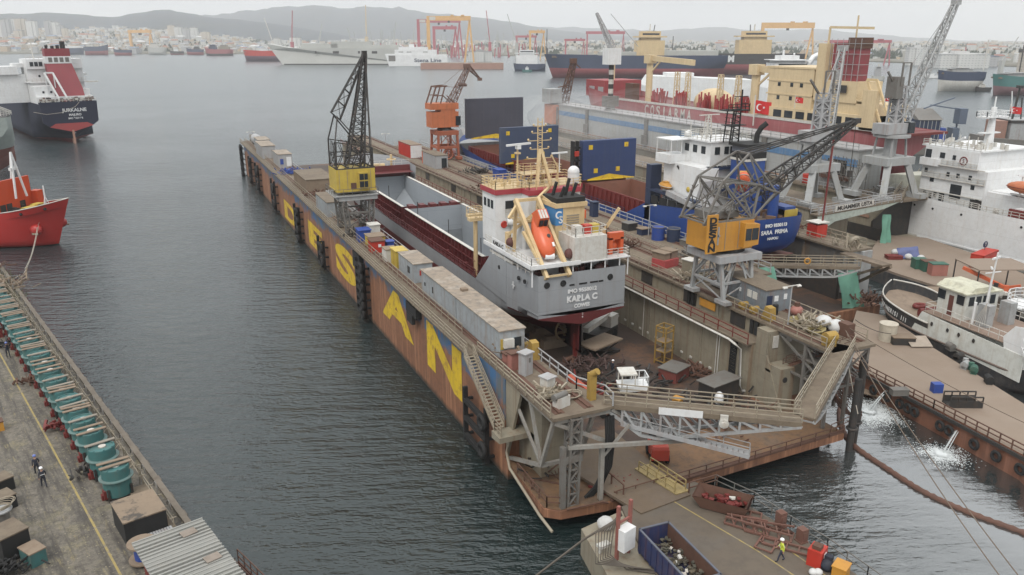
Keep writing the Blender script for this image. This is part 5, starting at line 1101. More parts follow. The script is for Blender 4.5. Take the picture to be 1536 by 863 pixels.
scrap(53.0,66.5,2.05,80,1.1,M['rusty'],'rusty debris lying along the foot of the right inner wall',1.3,.5,4)
scrap(33.0,49.9,1.97,90,1.0,M['dred'],'tangle of rusty chain on the apron beside the black hoses',.9,.3,5)
w=MB()
for k in range(3): w.bar((-1+k*.4,-.8,.2),(1.3,.6+k*.5,1.2+.3*k),.14)
w.tube((-1.2,0,.6),(1.2,.3,.6),.3,8)
t_=thing('shaft_stand','rusty shaft stand and props below the propeller','stand',(42.0,74.6,2.03),.2);w.build('frame',M['rusty'],t_);MB().bar((.4,0,0),(.4,0,3.6),.4).build('post',M['dred'],t_)
# forklift on the apron
fk=thing('forklift','red forklift parked on the orange brown apron under the gangway','forklift',(38.6,52.6,1.97),R(-25));fk.scale=(1.3,1.3,1.3)
w=MB();w.box(-.6,.6,-1.3,.6,.35,1.15);w.ext([(-.55,-1.3,1.15),(-.55,-.3,1.15),(-.55,-.4,1.45),(-.55,-1.25,1.35)],(1.1,0,0));w.build('body',mat('forklift_red',(.42,.06,.04),.4,dirt=.3),fk)
w=MB();
for x in (-.5,.5): w.bar((x,-.5,1.3),(x,-.3,2.25),.08);w.bar((x,.6,1.1),(x,.35,2.25),.08)
w.box(-.55,.55,-.4,.45,2.22,2.3);w.build('overhead_guard',M['black'],fk)
w=MB()
for x in (-.35,.35): w.bar((x,.8,.1),(x,.75,2.5),.12);w.box(x-.06,x+.06,.85,2.0,.08,.14)
w.bar((-.4,.8,1.2),(.4,.8,1.2),.1);w.bar((-.4,.8,2.4),(.4,.8,2.4),.1);w.build('mast',M['dsteel'],fk)
for x in (-.55,.55):
 for y,r_ in ((-.9,.32),(.4,.38)): MB().tube((x-.12,y,r_),(x+.12,y,r_),r_,12).build('wheel',M['black'],fk)
MB().box(-.25,.25,-.3,.1,1.15,1.5).build('seat',M['black'],fk)
# white pickup cage on the gangway: open work basket
t_=thing('work_basket','white cab-shaped work basket standing at the left hinge of the cream gangway','basket',(34.2,50.6,10.3),R(-20))
w=MB();w.ext([(-1.1,-.75,.0),(1.1,-.75,.1),(1.25,-.75,.55),(-1.2,-.75,.5)],(0,1.5,0));w.build('tub',M['white'],t_)
w=MB()
for x in (-1.0,.1):
 for y in (-.7,.7): w.bar((x,y,.5),(x,y,1.5),.1)
w.box(-1.15,.25,-.8,.8,1.5,1.62);w.build('roof',M['dwhite'],t_)
w=MB();w.rail([(.3,-.72,.5),(1.2,-.72,.5),(1.2,.72,.5),(.3,.72,.5)],.8,.5,.03,0);w.build('rail',M['white'],t_)
# loose gear lying about on the dock walls
for x,y,z,n,sp,m_,l_,sd_ in ((28.4,100.5,10.02,40,.7,'steel','small fittings on the left wall deck before the red locker',61),(27.8,114,10.02,70,1.0,'dsteel','cable drums and fittings around the foot of the yellow crane',62),(28.6,126,10.02,70,1.2,'steel','pipes and boxes on the left wall behind the yellow crane',63),(28.4,147.5,10.02,60,1.1,'rusty','rusty parts beside the low brown shed',64),(28.3,176,10.02,80,1.3,'bluebox','blue and dark gear on the far left wall',65),(28.6,61.8,10.02,40,.6,'wood','timber offcuts beside the end container office',66),(27.6,52.2,10.02,50,.6,'railc','pale cable ends at the corner of the left wall deck',67),(59.2,74.8,10.02,80,1.1,'railc','pale steel frames lying on the right wall by the orange crane',68),(59,92,10.02,90,1.3,'rusty','rusty railing sections stacked along the right wall rails',69),(59.5,103,10.02,70,1.2,'steel','grey parts between the rails of the right wall',70),(65.4,84,10.02,70,1.2,'steel','grey fittings behind the orange crane',71),(59.4,140,10.02,90,1.6,'rusty','rusty bundle beside the narrow cream cabinet',72),(59.3,56.2,10.02,90,1.0,'railc','tangle of hoses and rope at the right wall end',73),(65.3,160,10.02,90,1.6,'dsteel','dark gear beside the bow of the blue ship',74),(90.2,92,9.62,90,1.0,'rusty','rusty gear on the right wall of the second dock',75),(126,106,9.82,80,1.5,'steel','grey gear at the foot of the tall portal crane',76),(45,66,2.04,120,3.2,'dsteel','scattered dark tools and hoses across the dock floor',77),(48,54.5,1.98,60,2.4,'rusty','rusty plates and bars on the apron below the gangway',78),(29.5,55.0,2.0,70,1.2,'dsteel','dark debris under the overhanging left deck',79)):
 scrap(x,y,z,n,sp,M[m_],l_,1.3,.7,sd_)
w=MB()
for x,z in ((30.05,10.25),(29.95,10.5),(56.55,10.2),(61.1,10.3)): w.path([(x,y,z) for y in range(66,240,12)],.07,5)
for y in range(66,236,6): w.box(29.9,30.15,y,y+.15,10,10.45);w.box(56.5,56.7,y,y+.15,10,10.2)
w.build('service_pipes',M['rusty'],dock,True)
for x in (30.29,54.33):
 w=MB()
 for y in range(62,238,5): w.box(x-.07,x+.07,y,y+.14,2.1,7.8)
 w.build('wall_stiffeners',M['beige'],dock,True)
t_=thing('signal_mast','slim red mast rising from a small red cabin on the second dock wall','mast',(90.2,86.5,9.62));MB().box(-1,1,-1,1,0,1.9).build('cabin',M['red'],t_);MB().box(-1.2,1.2,-1.2,1.2,2.2,2.3).build('roof',M['dwhite'],t_);MB().tube((.9,0,1.9),(1.2,0,15),.14,6).build('pole',M['dred'],t_)
# ------------------------------------------------------------------ left quay
E0=V(1.7,51.1,0);QD=V(-.2502,.9682,0).normalized();QN=V(-QD.y,QD.x,0)  # along the edge / inland
def Q(s,d,z=2.0): p=E0+QD*s+QN*d;return V(p.x,p.y,z)
QZ=math.atan2(-QD.x,QD.y)
def quay_mat():
 m=mat('quay_concrete',(.175,.155,.125),.85,dirt=.75,dc=(.05,.044,.038),ds=.5,patch=.6,pc=(.20,.175,.11),ps=.35,bump=.25)
 t=m.node_tree;b=t.nodes['Principled BSDF'];src=b.inputs['Base Color'].links[0].from_socket
 g=t.nodes.new('ShaderNodeNewGeometry').outputs['Position'];rt_=t.nodes.new('ShaderNodeMapping');rt_.inputs['Rotation'].default_value=(0,0,-QZ);t.links.new(g,rt_.inputs['Vector'])
 n=noise(t,vmap(t,rt_.outputs[0],(1.2,.09,1)),1.0,6,.7);o=mixc(t,math_(t,'MULTIPLY',ramp(t,n,.47,.60),.85),src,(.055,.049,.043))
 n=noise(t,vmap(t,rt_.outputs[0],(1.4,.2,1)),1.9,7,.75);o=mixc(t,math_(t,'MULTIPLY',ramp(t,n,.56,.66),.65),o,(.25,.205,.105))
 sp3=t.nodes.new('ShaderNodeTexVoronoi');sp3.inputs['Scale'].default_value=2.6;t.links.new(g,sp3.inputs['Vector']);o=mixc(t,math_(t,'MULTIPLY',ramp(t,sp3.outputs[0],.2,.08),.55),o,(.38,.33,.22))
 n=noise(t,vmap(t,g,(1,1,1)),3.2,8,.8);o=mixc(t,math_(t,'MULTIPLY',ramp(t,n,.45,.66),.8),o,(.045,.038,.032))
 t.links.new(o,b.inputs['Base Color']);return m
w=MB();w.prism([tuple(Q(s,d)[:2]) for s,d in ((-60,0),(106,0),(106,60),(-60,60))],-3,2.0)
struct(w.build('quay',[quay_mat()]))
w=MB();w.prism([tuple(Q(s,d)[:2]) for s,d in ((-60,.02),(105,.02),(105,.5),(-60,.5))],2.0,2.25)
for i in range(34):
 p=Q(-10+i*3.4,-.12,1.3);w.cbox(p,(.3,.9,.9),QZ)
struct(w.build('quay_edge',mat('edge_concrete',(.17,.145,.115),.85,dirt=.7)))
def strip(name,pts,wd,z,m_):
 w=MB();pts=[Vector(p) for p in pts];vs=[]
 for i,p in enumerate(pts):
  a=pts[max(0,i-1)];b=pts[min(len(pts)-1,i+1)];d=(b-a).normalized();n=V(-d.y,d.x,0)*wd/2;vs += [(p.x+n.x,p.y+n.y,z),(p.x-n.x,p.y-n.y,z)]
 w.add(vs,[(2*i,2*i+2,2*i+3,2*i+1) for i in range(len(pts)-1)]);return struct(w.build(name,m_))
pm=mat('painted_line',(.34,.26,.09),.8,dirt=.75,dc=(.18,.15,.10),ds=1.5,patch=.8,pc=(.2,.17,.13),ps=1.2)
strip('painted_line',[Q(-20,5.9),Q(30,6.0),Q(90,6.4)],.16,2.006,pm);strip('painted_line',[Q(-20,7.6),Q(5,7.8)],.13,2.006,pm)
strip('wet_track',[Q(4.6,6.4),Q(3.7,9),Q(2.4,15.0)],.9,2.005,mat('wet',(.10,.105,.11),.25,dirt=.5));strip('road_groove',[Q(2.3,7.5),Q(.6,15)],.18,2.009,M['rusty']);strip('road_groove',[Q(22,12.6),Q(40,12.4),Q(70,12.8)],.5,2.005,mat('groove',(.10,.09,.075),.9,dirt=.8,dc=(.05,.045,.04),ds=1.5,patch=.8,pc=(.19,.17,.14),ps=.8))
# teal vats in a row along the quay
def vat(label,boards,grp,loc,rz,mt='teal'):
 t_=thing('steel_vat',label,'vat',loc,rz,grp);t_.scale=(.87,.87,.92)
 w=MB();w.tube((0,0,.35),(0,0,2.9),1.25,20);w.build('body',M[mt],t_)
 w=MB()
 for k in range(20):
  a,b=2*math.pi*k/20,2*math.pi*(k+1)/20;w.add([(r_*math.cos(q),r_*math.sin(q),z) for q in (a,b) for r_,z in ((1.24,1.95),(1.52,1.9),(1.52,1.98),(1.24,2.03))],[(0,1,5,4),(1,2,6,5),(2,3,7,6)])
 w.build('flange',mat('flange_teal',(.12,.20,.19),.6,dirt=.5),t_)
 w=MB();w.torus((0,0,2.92),(0,0,1),1.15,.08,20,5)
 for k in range(8): a=k*.785;w.bar((1.15*math.cos(a),1.15*math.sin(a),2.0),(1.15*math.cos(a),1.15*math.sin(a),3.05),.12)
 w.build('rim',M[mt],t_)
 w=MB();w.tube((0,0,2.45),(0,0,2.52),1.1,16);w.build('cover',M['teal'],t_);MB().tube((.1,0,2.75),(.1,0,3.0),.35,12).build('cap',M['dwhite'],t_)
 for y,r_ in boards: MB().cbox((.05,y,3.1),(2.8,.42,.08),r_).build('board',M['wood'] if r_ < .06 else mat('board_grey',(.25,.22,.18),.85,dirt=.5),t_)
 MB().box(-1.35,-1.0,-.55,.1,.2,1.0).box(-1.5,-1.1,-.2,.3,0,.5).build('valve_box',M['dred'],t_)
 for y in (-1,1): MB().bar((-1,y*.9,0),(-1,y*.9,1.2),.2).bar((1,y*.9,0),(1,y*.9,1.2),.2).bar((-1,y*.9,.15),(1,y*.9,.15),.2).build('stand',M['dsteel'],t_)
 MB().path([(.9,.6,2.4),(1.4,.7,2.7),(1.9,.5,2.3),(2.1,.2,1.2),(1.9,.0,.4)],.05,5).path([(.9,-.6,2.4),(1.5,-.5,2.9),(2.0,-.5,2.0),(2.2,-.2,.5)],.05,5).build('hoses',M['railc'],t_)
 return t_
vat('nearest large teal steel vat with two loose boards beside the black box',((.75,-.05),(-.15,.03)),'teal steel vats along the quay',tuple(Q(16.0,3.3)),QZ)
vat('second nearest teal steel vat, with its rope-wound rim open',((.6,.08),),'teal steel vats along the quay',tuple(Q(20.2,3.35)),QZ)
pv=[vat('teal steel vat with two boards across its top in the quay row',((.7,.02),(-.6,.05)),'teal steel vats along the quay',tuple(Q(24.0,3.4)),QZ),
vat('teal steel vat with one grey board across its top in the quay row',((-.3,.08),),'teal steel vats along the quay',tuple(Q(26.9,3.4)),QZ),vat('teal steel vat with three skewed boards across its top in the quay row',((.85,.1),(.1,-.07),(-.75,.03)),'teal steel vats along the quay',tuple(Q(29.8,3.4)),QZ)]
for k in range(3,20):
 o=dup(pv[(0,1,2)[int(rnd.random()*3)]],tuple(Q(24.0+k*2.9+rnd.uniform(-.2,.2),3.4+rnd.uniform(-.1,.15)+k*.012)),QZ+rnd.uniform(-.06,.06))
 # walkway beside the vats with hoops and stanchions
w=MB()
for i in range(46): p=Q(8+i*2.0,1.3+.1*math.sin(i*2.1));w.bar(p,p+V(0,0,1.1),.07);w.cbox(p+V(0,0,1.1),(.5,.06,.06),QZ)
w.bar(Q(8,1.3,3.05),Q(100,1.3,3.05),.05);w.bar(Q(8,1.3,2.6),Q(100,1.3,2.6),.05)
o=w.build('quay_railing',M['railc']);tag(o,'thin rusty cream railing behind the row of teal vats along the water','railing')
w=MB()
for i in range(26):
 p=Q(10+i*3.5,1.0,2.3);w.path([p+QD*(.5*math.cos(a))+V(0,0,.6+.6*math.sin(a)) for a in (0,.6,1.2,1.8,2.4,3.1)],.05,5)
o=w.build('hose_rack',M['steel']);tag(o,'looped hoses hung in a line along the quay edge','hoses');stuff(o)
strip('walkway',[Q(-20,1.9),Q(16,1.9)],1.5,2.27,M['decktan'])
# corrugated roof cabin
def corr(name,x0,x1,y0,y1,z,m_,par,n=30,amp=.035):
 w=MB();vs=[]
 for i in range(2*n+1):
  y=y0+(y1-y0)*i/(2*n);zz=z+(amp if i % 2 else -amp);vs += [(x0,y,zz),(x1,y,zz)]
 w.add(vs,[(2*i,2*i+1,2*i+3,2*i+2) for i in range(2*n)]);return w.build(name,m_,par)
cb=thing('site_cabin','dark red cabin with a white corrugated roof at the bottom of the quay','cabin',tuple(Q(-2.0,2.9)),QZ+.0)
MB().box(-2.0,2.0,-7.5,4.2,0,3.3).build('walls',M['dred'],cb)
rm=mat('roof_sheet',(.27,.27,.25),.6,dirt=.25,dc=(.36,.33,.28));corr('roof',-2.45,2.25,-7.9,4.7,3.52,rm,cb,34,.09);MB().box(-2.4,2.2,-7.8,4.6,3.36,3.44).build('roof_edge',M['dwhite'],cb)
w=MB()
for k in range(30): w.box(-2.45,2.25,-7.7+k*.42,-7.58+k*.42,3.5,3.645)
w.build('roof_ribs',rm,cb)
for (x,y) in ((.9,3.3),(1.2,-.5)): MB().cbox((x,y,3.7),(1.0,.75,.05),.1).build('roof_patch',mat('board_pale',(.25,.21,.175),.85),cb)
MB().torus((-2.4,.5,1.8),(1,0,0),.8,.05,14,5).build('cable_loop',M['wood'],cb)
t_=thing('black_container','black box with a stained tan lid beside the nearest teal vat','box',tuple(Q(9.9,3.2)),QZ);MB().box(-1.5,1.5,-1.8,1.8,0,1.9).build('box',M['black'],t_);MB().box(-1.55,1.55,-1.85,1.85,1.9,2.0).build('lid',mat('stained_lid',(.24,.18,.125),.8,dirt=.4,patch=.9,pc=(.05,.045,.04),ps=.6),t_)
t_=thing('cable_reel','wooden cable reel lying flat between the black box and the white-roofed cabin','cable reel',tuple(Q(5.5,4.2)),0)
for z in (0.2,1.5): MB().tube((0,0,z),(0,0,z+.12),1.0,20).build('disc',M['wood'],t_)
MB().tube((0,0,.3),(0,0,1.5),.6,14).build('drum',M['bluebox'],t_)
w=MB()
for k in range(10): w.bar((-.9+k*.2,-1.8,.4),(-.9+k*.2,1.8,.45),.16)
w.box(-1,1,-1.6,1.6,0,.36);o=w.build('pipe_bundle',M['lgrey']);o.location=tuple(Q(6.2,2.5));o.rotation_euler.z=QZ;tag(o,'bundle of grey pipes beside the cable reel','pipes')
w=MB()
for k in range(8): w.bar((-.3+.1*k,-.8,.2),(.3-.05*k,.8,.5+.05*k),.1)
w.torus((0,.3,.6),(.3,0,1),.35,.08,10,5);o=w.build('valve_assembly',mat('pale_red',(.40,.13,.11),.6));o.location=tuple(Q(4.5,.9,2.28));tag(o,'pale red valve assembly beside the corner of the corrugated roof','valve')
# boarding ladder bottom
t_=thing('boarding_ladder','rusty boarding ladder hanging off the quay beside the white-roofed cabin','ladder',tuple(Q(-5.0,-.5)),QZ);a=V(-.1,5.2,.6);b=V(.6,-5,.9)
w=MB();
for q in (-.35,.35): w.bar(a+V(q,0,0),b+V(q,0,0),.1,.25)
for k in range(22): c=a.lerp(b,(k+.5)/22);w.box(c.x-.35,c.x+.35,c.y-.1,c.y+.1,c.z-.02,c.z+.03)
w.build('stringer',M['rusty'],t_);w=MB();w.rail([a+V(.35,0,0),b+V(.35,0,0)],1.1,1.0,.03,1);w.rail([a+V(-.35,0,0),b+V(-.35,0,0)],1.1,1.0,.03,1);w.build('handrail',M['rusty'],t_)
for k,(s_,d_) in enumerate(((21,4.7),(32,4.9),(46,5.1),(60,5.2))):
 c_=Q(s_,d_);scrap(c_.x,c_.y,2.0,30,.6,(M['dsteel'],M['dred'],M['rusty'])[k % 3],('dark valves and hoses on the ground beside the second and third vats','red valve parts and hoses beside the middle vats','rusty fittings and cable ends beside the upper middle vats','dark fittings beside the farthest vats','dropped pipe ends behind the black box on the quay edge','litter of fittings behind the middle vats')[k],.7,.6,50+k)
 # things at the upper end of the row
t_=thing('shipping_container','white shipping container at the upper end of the quay row','container',tuple(Q(80.0,6.2)),QZ);w=MB();w.box(-1.25,1.25,-6,6,0,2.7)
for k in range(30): w.box(1.25,1.3,-5.8+k*.4,-5.6+k*.4,.2,2.5);w.box(-1.2,1.2,-5.8+k*.4,-5.65+k*.4,2.7,2.74)
w.build('body',M['dwhite'],t_);MB().box(-1.1,1.1,-6.05,-5.98,.1,2.6).build('door',M['white'],t_)
t_=thing('portable_cabinet','white and dark blue cabinet beside the far vats','cabinet',tuple(Q(69.0,5.6)),QZ);MB().box(-.7,.2,-1,1,0,2.2).build('body',M['dwhite'],t_);MB().box(.2,1.3,-1,1,0,2.0).build('side_unit',M['navy'],t_)
for k,(s_,d_,l_) in enumerate(((88,3.5,'tan rubble and timbers at the far end of the quay'),(98,5,'rusty plates and weeds at the top end of the quay'))):
 scrap(Q(s_,d_).x,Q(s_,d_).y,2.0,130,2.2,(M['wood'],M['rusty'])[k],l_,2.4,1.0,20+k)
w=MB();
for k in range(900):
 s_=rnd.uniform(80,104);d_=rnd.gauss(1.2,.8);p=Q(s_,d_,2.0);h_=rnd.uniform(.2,.7);a_=rnd.uniform(0,6.28);w.add([p,p+V(.09*math.cos(a_),.09*math.sin(a_),0),p+V(rnd.uniform(-.2,.2),rnd.uniform(-.2,.2),h_)],[(0,1,2)])
o=w.build('weeds',mat('weed',(.10,.105,.04),.9,dirt=.3));tag(o,'dry weeds growing at the far quay edge','weeds');stuff(o)
# boxes on the left of the quay
def lidbox(loc,sz,rz,body,lid,label,cat='box',name='storage_box'):
 t_=thing(name,label,cat,tuple(loc),rz);a,b,h=sz;MB().box(-a/2,a/2,-b/2,b/2,0,h).build('box',body,t_);MB().box(-a/2-.05,a/2+.05,-b/2-.05,b/2+.05,h,h+.1).build('lid',lid,t_);return t_
lidlm=M['decktan']
lidbox(G(52,842,2),(1.1,1.6,1.1),QZ+.3,M['teal'],M['wood'],'small teal box with a tan lid at the lower left')
lidbox(G(18,830,2),(1.9,2.2,2.0),QZ+.3,M['black'],lidlm,'large black box with a tan lid at the lower left')
t_=thing('cable_reel','grey steel reel wound with pale wire on top of the left boxes','cable reel',tuple(G(8,800,2)),QZ+.3);MB().tube((0,0,0),(0,0,2.0),.55,14).build('drum',M['steel'],t_);
for z in (.5,2.0): MB().tube((0,0,z),(0,0,z+.1),.8,18).build('flange',M['grey'],t_)
w=MB();
for k in range(7): w.torus((.05*k,.04*k,2.2+.04*k),(.15*math.sin(k),.1,1),.6+.05*k,.03,16,4)
w.build('wire',M['railc'],t_)
lidbox(G(5,762,2),(1.6,1.5,1.1),QZ+.3,M['black'],lidlm,'black crate with tan lid and white marks, lower one of the left pair');lidbox(G(2,735,2),(1.6,1.5,1.1),QZ+.3,M['black'],lidlm,'black crate with tan lid, upper one of the left pair')
lidbox(G(-2,645,2),(.9,1.0,.9),QZ,M['orange'],M['rusty'],'small rusty yellow box at the left frame edge')
lidbox(G(-2,505,2),(.9,1.4,1.2),QZ,M['dred'],M['dsteel'],'dark red box at the left edge of the quay near the walking man')
scrap(G(12,860,2).x,G(12,860,2).y,2.0,60,.7,M['black'],'black tangled hoses at the lower left corner',1.2,.7,31)
# ------------------------------------------------------------------ pier in the foreground
PZ=2.5
P_=lambda x,y: tuple(G(x,y,PZ)[:2])
w=MB();w.prism([P_(x,y) for x,y in ((932,760),(1040,722),(1095,742),(1180,792),(1300,872),(1420,960),(1300,1040),(1080,1040),(985,863),(950,800))],-2.5,PZ);
struct(w.build('pier',mat('pier_deck',(.125,.10,.075),.8,dirt=.65,dc=(.075,.062,.05),ds=.35,patch=.6,pc=(.11,.095,.08),ps=.2,bump=.25)))
w=MB();w.prism([P_(x,y) for x,y in ((872,790),(935,762),(953,800),(990,863),(1040,960),(985,990))],-2,2.3);struct(w.build('pier_block',M['beige']))
w=MB();w.ext([G(795,668,2.12),G(915,642,2.12),G(1036,742,2.62),G(962,770,2.62)],(0,0,-.25));struct(w.build('ramp',mat('ramp_plate',(.145,.105,.07),.8,dirt=.55,dc=(.10,.075,.055),patch=.5,pc=(.14,.11,.085),ps=.25,bump=.25)))
for a,b in (((1010,752),(1245,900)),((1042,738),(1262,880))):
 strip('painted_line',[G(a[0],a[1],PZ),G((a[0]+b[0])/2+8,(a[1]+b[1])/2,PZ),G(b[0],b[1],PZ)],.12,PZ+.006,pm)
w=MB()
pe=[G(x,y,PZ) for x,y in ((1072,728),(1130,755),(1185,792),(1240,825),(1300,868),(1420,955))]
w.rail(pe,1.0,2.0,.03,1);o=w.build('pier_railing',M['steel']);tag(o,'thin grey railing along the water side of the pier','railing')
w=MB();w.rail([G(958,706,2.5),G(1012,740,2.6)],.9,1.1,.04,1);w.rail([G(975,700,2.5),G(1028,735,2.6)],.9,1.1,.04,1);w.ext([G(952,704,2.45),G(973,697,2.45),G(1034,737,2.6),G(1014,743,2.6)],(0,0,.08));o=w.build('access_step',mat('step_yellow',(.34,.26,.11),.7,dirt=.5));tag(o,'yellow railed step at the edge of the ramp','step')
w=MB();w.rail([G(900,712,2.3),G(935,742,2.5)],.9,1.6,.05,0);w.rail([G(1033,740,2.5),G(1075,728,2.5)],1.0,1.6,.04,1);o=w.build('ramp_railing',M['rusty']);tag(o,'rusty posts along the two edges of the ramp','railing')
# open blue skip with scrap
sk0,sk1,sk2=G(957,838,PZ),G(1012,806,PZ),G(1085,880,PZ)
ax=(sk2-sk1).normalized();skz=math.atan2(-ax.x,ax.y);Ls=6.4;Ws=2.5
sk=thing('skip','open blue skip full of scrap on the pier','skip',tuple((sk1+ax*Ls/2)+V(ax.y,-ax.x,0)*-Ws/2*(1 if True else -1)),skz)
sk.location=tuple(G(1015,862,PZ));
w=MB();a,b,h=Ws/2,Ls/2,1.9
for x0,x1,y0,y1 in ((-a,-a+.08,-b,b),(a-.08,a,-b,b),(-a,a,-b,-b+.08),(-a,a,b-.08,b)): w.box(x0,x1,y0,y1,.1,h)
w.box(-a,a,-b,b,.1,.2)
for k in range(9):
 y=-b+.3+k*(2*b-.6)/8;w.box(-a-.07,-a,y-.06,y+.06,.1,h);w.box(a,a+.07,y-.06,y+.06,.1,h)
w.build('shell',mat('skip_blue',(.02,.032,.10),.6,dirt=.4,dc=(.08,.05,.03),streak=.3),sk)
w=MB();w.box(-a+.09,-a+.12,-b+.1,b-.1,.3,h-.02);w.box(a-.12,a-.09,-b+.1,b-.1,.3,h-.02);w.box(-a+.1,a-.1,b-.12,b-.09,.3,h-.02);w.build('rusty_lining',M['rusty'],sk)
w=MB()
for x0,x1,y0,y1 in ((-a-.03,-a+.12,-b,b),(a-.12,a+.03,-b,b),(-a,a,-b-.03,-b+.12),(-a,a,b-.12,b+.03)): w.box(x0,x1,y0,y1,h,h+.08)
w.build('rim',mat('rim_dull',(.10,.11,.14),.6,dirt=.4),sk)
r_=random.Random(5);t=MB()
for k in range(230):
 x,y=r_.uniform(-a+.15,a-.15),r_.uniform(-b+.2,b-.2);t.cbox((x,y,r_.uniform(.5,.95)),(r_.uniform(.08,.35),r_.uniform(.08,.4),r_.uniform(.03,.2)),r_.uniform(0,3),0 if r_.random() < .86 else 1,r_.uniform(-.6,.6))
sc_=t.build('scrap_heap',[mat('scrap_mix',(.085,.08,.06),.8,dirt=.6,patch=.6,pc=(.16,.12,.07),ps=1.2),M['dwhite']]);sc_.location=sk.location;sc_.rotation_euler=sk.rotation_euler;tag(sc_,'mixed scrap metal lying in the blue skip','scrap');stuff(sc_)
# control post with white cabinet
t_=thing('control_cabinet','white cabinet on a frame with hoses at the pier edge','cabinet',tuple(G(937,838,2.3)),.3);MB().box(-.6,.6,-.4,.4,.9,2.6).build('cabinet',M['white'],t_)
w=MB()
for x in (-.55,.75): w.bar((x,.3,0),(x,.3,4.4),.22)
w.bar((-.55,.3,3.0),(.75,.3,3.0),.14);w.bar((-.55,.3,.8),(.75,.3,.8),.14);w.build('frame',mat('frame_red',(.28,.10,.08),.7,dirt=.4),t_)
w=MB()
for k in range(7): w.path([(-.2+.05*k,.5,3.9-.1*k),(-.9-.2*k,.4+.1*k,2.6),(-1.4-.25*k,.2,.9),(-1.0+.3*k,-1.0-.3*k,.15),(1.2+.3*k,-4.0,.15),(3.0+.2*k,-8,.2)],.05,5)
w.path([(-.5,.4,3.3),(-2.2,2.0,1.6),(-5.0,4.0,-1.2),(-7.5,3.5,-1.0),(-9.5,1.0,.4)],.08,6)
w.build('hoses',mat('hose_grey',(.09,.075,.06),.7),t_)
bag(tuple(G(908,793,2.3)),'white bulk bag beside the hoses at the end of the pier',.62)
o=MB().cbox((0,0,.9),(1.6,.9,.25),.15).cbox((-.5,0,.4),(.3,.3,.8)).build('junction_box',M['dwhite']);o.location=tuple(G(905,830,2.2));o.scale=(.6,.6,.8);tag(o,'small pale junction box below the white bulk bag','box')
# rusty tray skip and frames along the railing
tr=thing('tray_skip','rusty boat-shaped scrap tray beside the pier railing','skip',tuple(G(1083,762,PZ)),R(38));w=MB()
w.add([(-.9,-1.7,.1),(.9,-1.7,.1),(.9,1.5,.1),(-.9,1.5,.1),(-1.15,-2.2,1.1),(1.15,-2.2,1.1),(1.15,2.2,1.1),(-1.15,2.2,1.1)],[(3,2,1,0),(0,1,5,4),(1,2,6,5),(2,3,7,6),(3,0,4,7),(0,1,2,3)]);w.add([(v[0]*.94,v[1]*.94,v[2]+.02) for v in w.v[:8]],[(1,0,4,5),(2,1,5,6),(3,2,6,7),(0,3,7,4)]);w.build('tray',M['rusty'],tr)
t=MB()
for k in range(40): t.cbox((r_.uniform(-.8,.8),r_.uniform(-1.8,1.6),r_.uniform(.4,.9)),(r_.uniform(.1,.5),r_.uniform(.1,.6),.12),r_.uniform(0,3),0 if k % 9 else 1,r_.uniform(-.4,.4))
sc_=t.build('scrap_heap',[M['dred'],M['dwhite']]);sc_.location=tr.location;sc_.rotation_euler=tr.rotation_euler;tag(sc_,'rusty offcuts lying in the boat-shaped tray','scrap');stuff(sc_)
rf=mat('frame_rust',(.16,.075,.055),.75,dirt=.5)
def frame(px,py,L_,wd,az,label,kind):
 w=MB()
 for x in (-wd/2,wd/2):
  w.bar((x,-L_/2,.12),(x,L_/2,.12),.14)
  if kind: w.bar((x,-L_/2,.7),(x*.4,L_/2,.5),.12)
 n=int(L_/.7)
 for k in range(n+1): y=-L_/2+L_*k/n;w.bar((-wd/2,y,.15),(wd/2,y,.15),.1);
 if kind:
  for k in range(n): y=-L_/2+L_*k/n;w.bar((-wd/2,y,.15),(0,y+.4,.75),.09);w.bar((wd/2,y,.15),(0,y+.4,.75),.09)
 o=w.build('welded_rack',rf);o.location=tuple(G(px,py,PZ));o.rotation_euler.z=az;tag(o,label,'steel frame','rusty steel frames stacked along the pier railing');return o
frame(1110,770,3.2,.8,R(42),'rusty steel frame lying nearest the boat-shaped tray',0);frame(1118,790,3.0,1.0,R(35),'rusty triangular frame on the pier side of the railing stack',1);frame(1153,800,3.4,1.3,R(38),'rusty lattice frame behind the worker',1);frame(1180,822,3.4,.8,R(38),'rusty ladder-like frame beside the worker',0);frame(1150,818,1.8,1.2,R(120),'short rusty frame lying crosswise near the worker',0)
for (x,y,h_,l_) in ((1170,790,1.3,'small rusty post box between the frames and the railing'),(1202,812,1.1,'dark red post box on the railing past the worker')):
 o=MB().box(-.3,.3,-.3,.3,.1,h_).box(-.36,.36,-.36,.36,0,.1).box(-.2,.2,-.34,-.3,h_*.4,h_*.8).build('post_box',rf);o.location=tuple(G(x,y,PZ));tag(o,l_,'box')
t_=thing('fire_cabinet','bright red cabinet with a white notice at the end of the pier','cabinet',tuple(G(1224,845,PZ)),R(25));MB().box(-.6,.6,-.5,.5,0,1.3).build('body',M['red'],t_);MB().box(-.1,.3,-.53,-.5,.4,1.0).build('notice',M['white'],t_);MB().box(-.4,.2,-.3,.3,1.3,1.6).build('top_box',M['rusty'],t_)
bag(tuple(G(1219,862,PZ)),'left small white sack below the red cabinet',.28);bag(tuple(G(1227,862,PZ)),'right small white sack below the red cabinet',.28)
o=MB().sphere((0,0,.4),.5,10,7,(1,1,.9)).cbox((.2,.1,.9),(.4,.5,.3),.4).build('covered_bundle',M['cloth']);o.location=tuple(G(1240,855,PZ));tag(o,'dark covered bundle beside the red cabinet','bundle')
lidbox(G(1260,865,PZ),(1.1,.9,.9),R(25),M['orange'],M['orange'],'orange box at the bottom end of the pier','box')
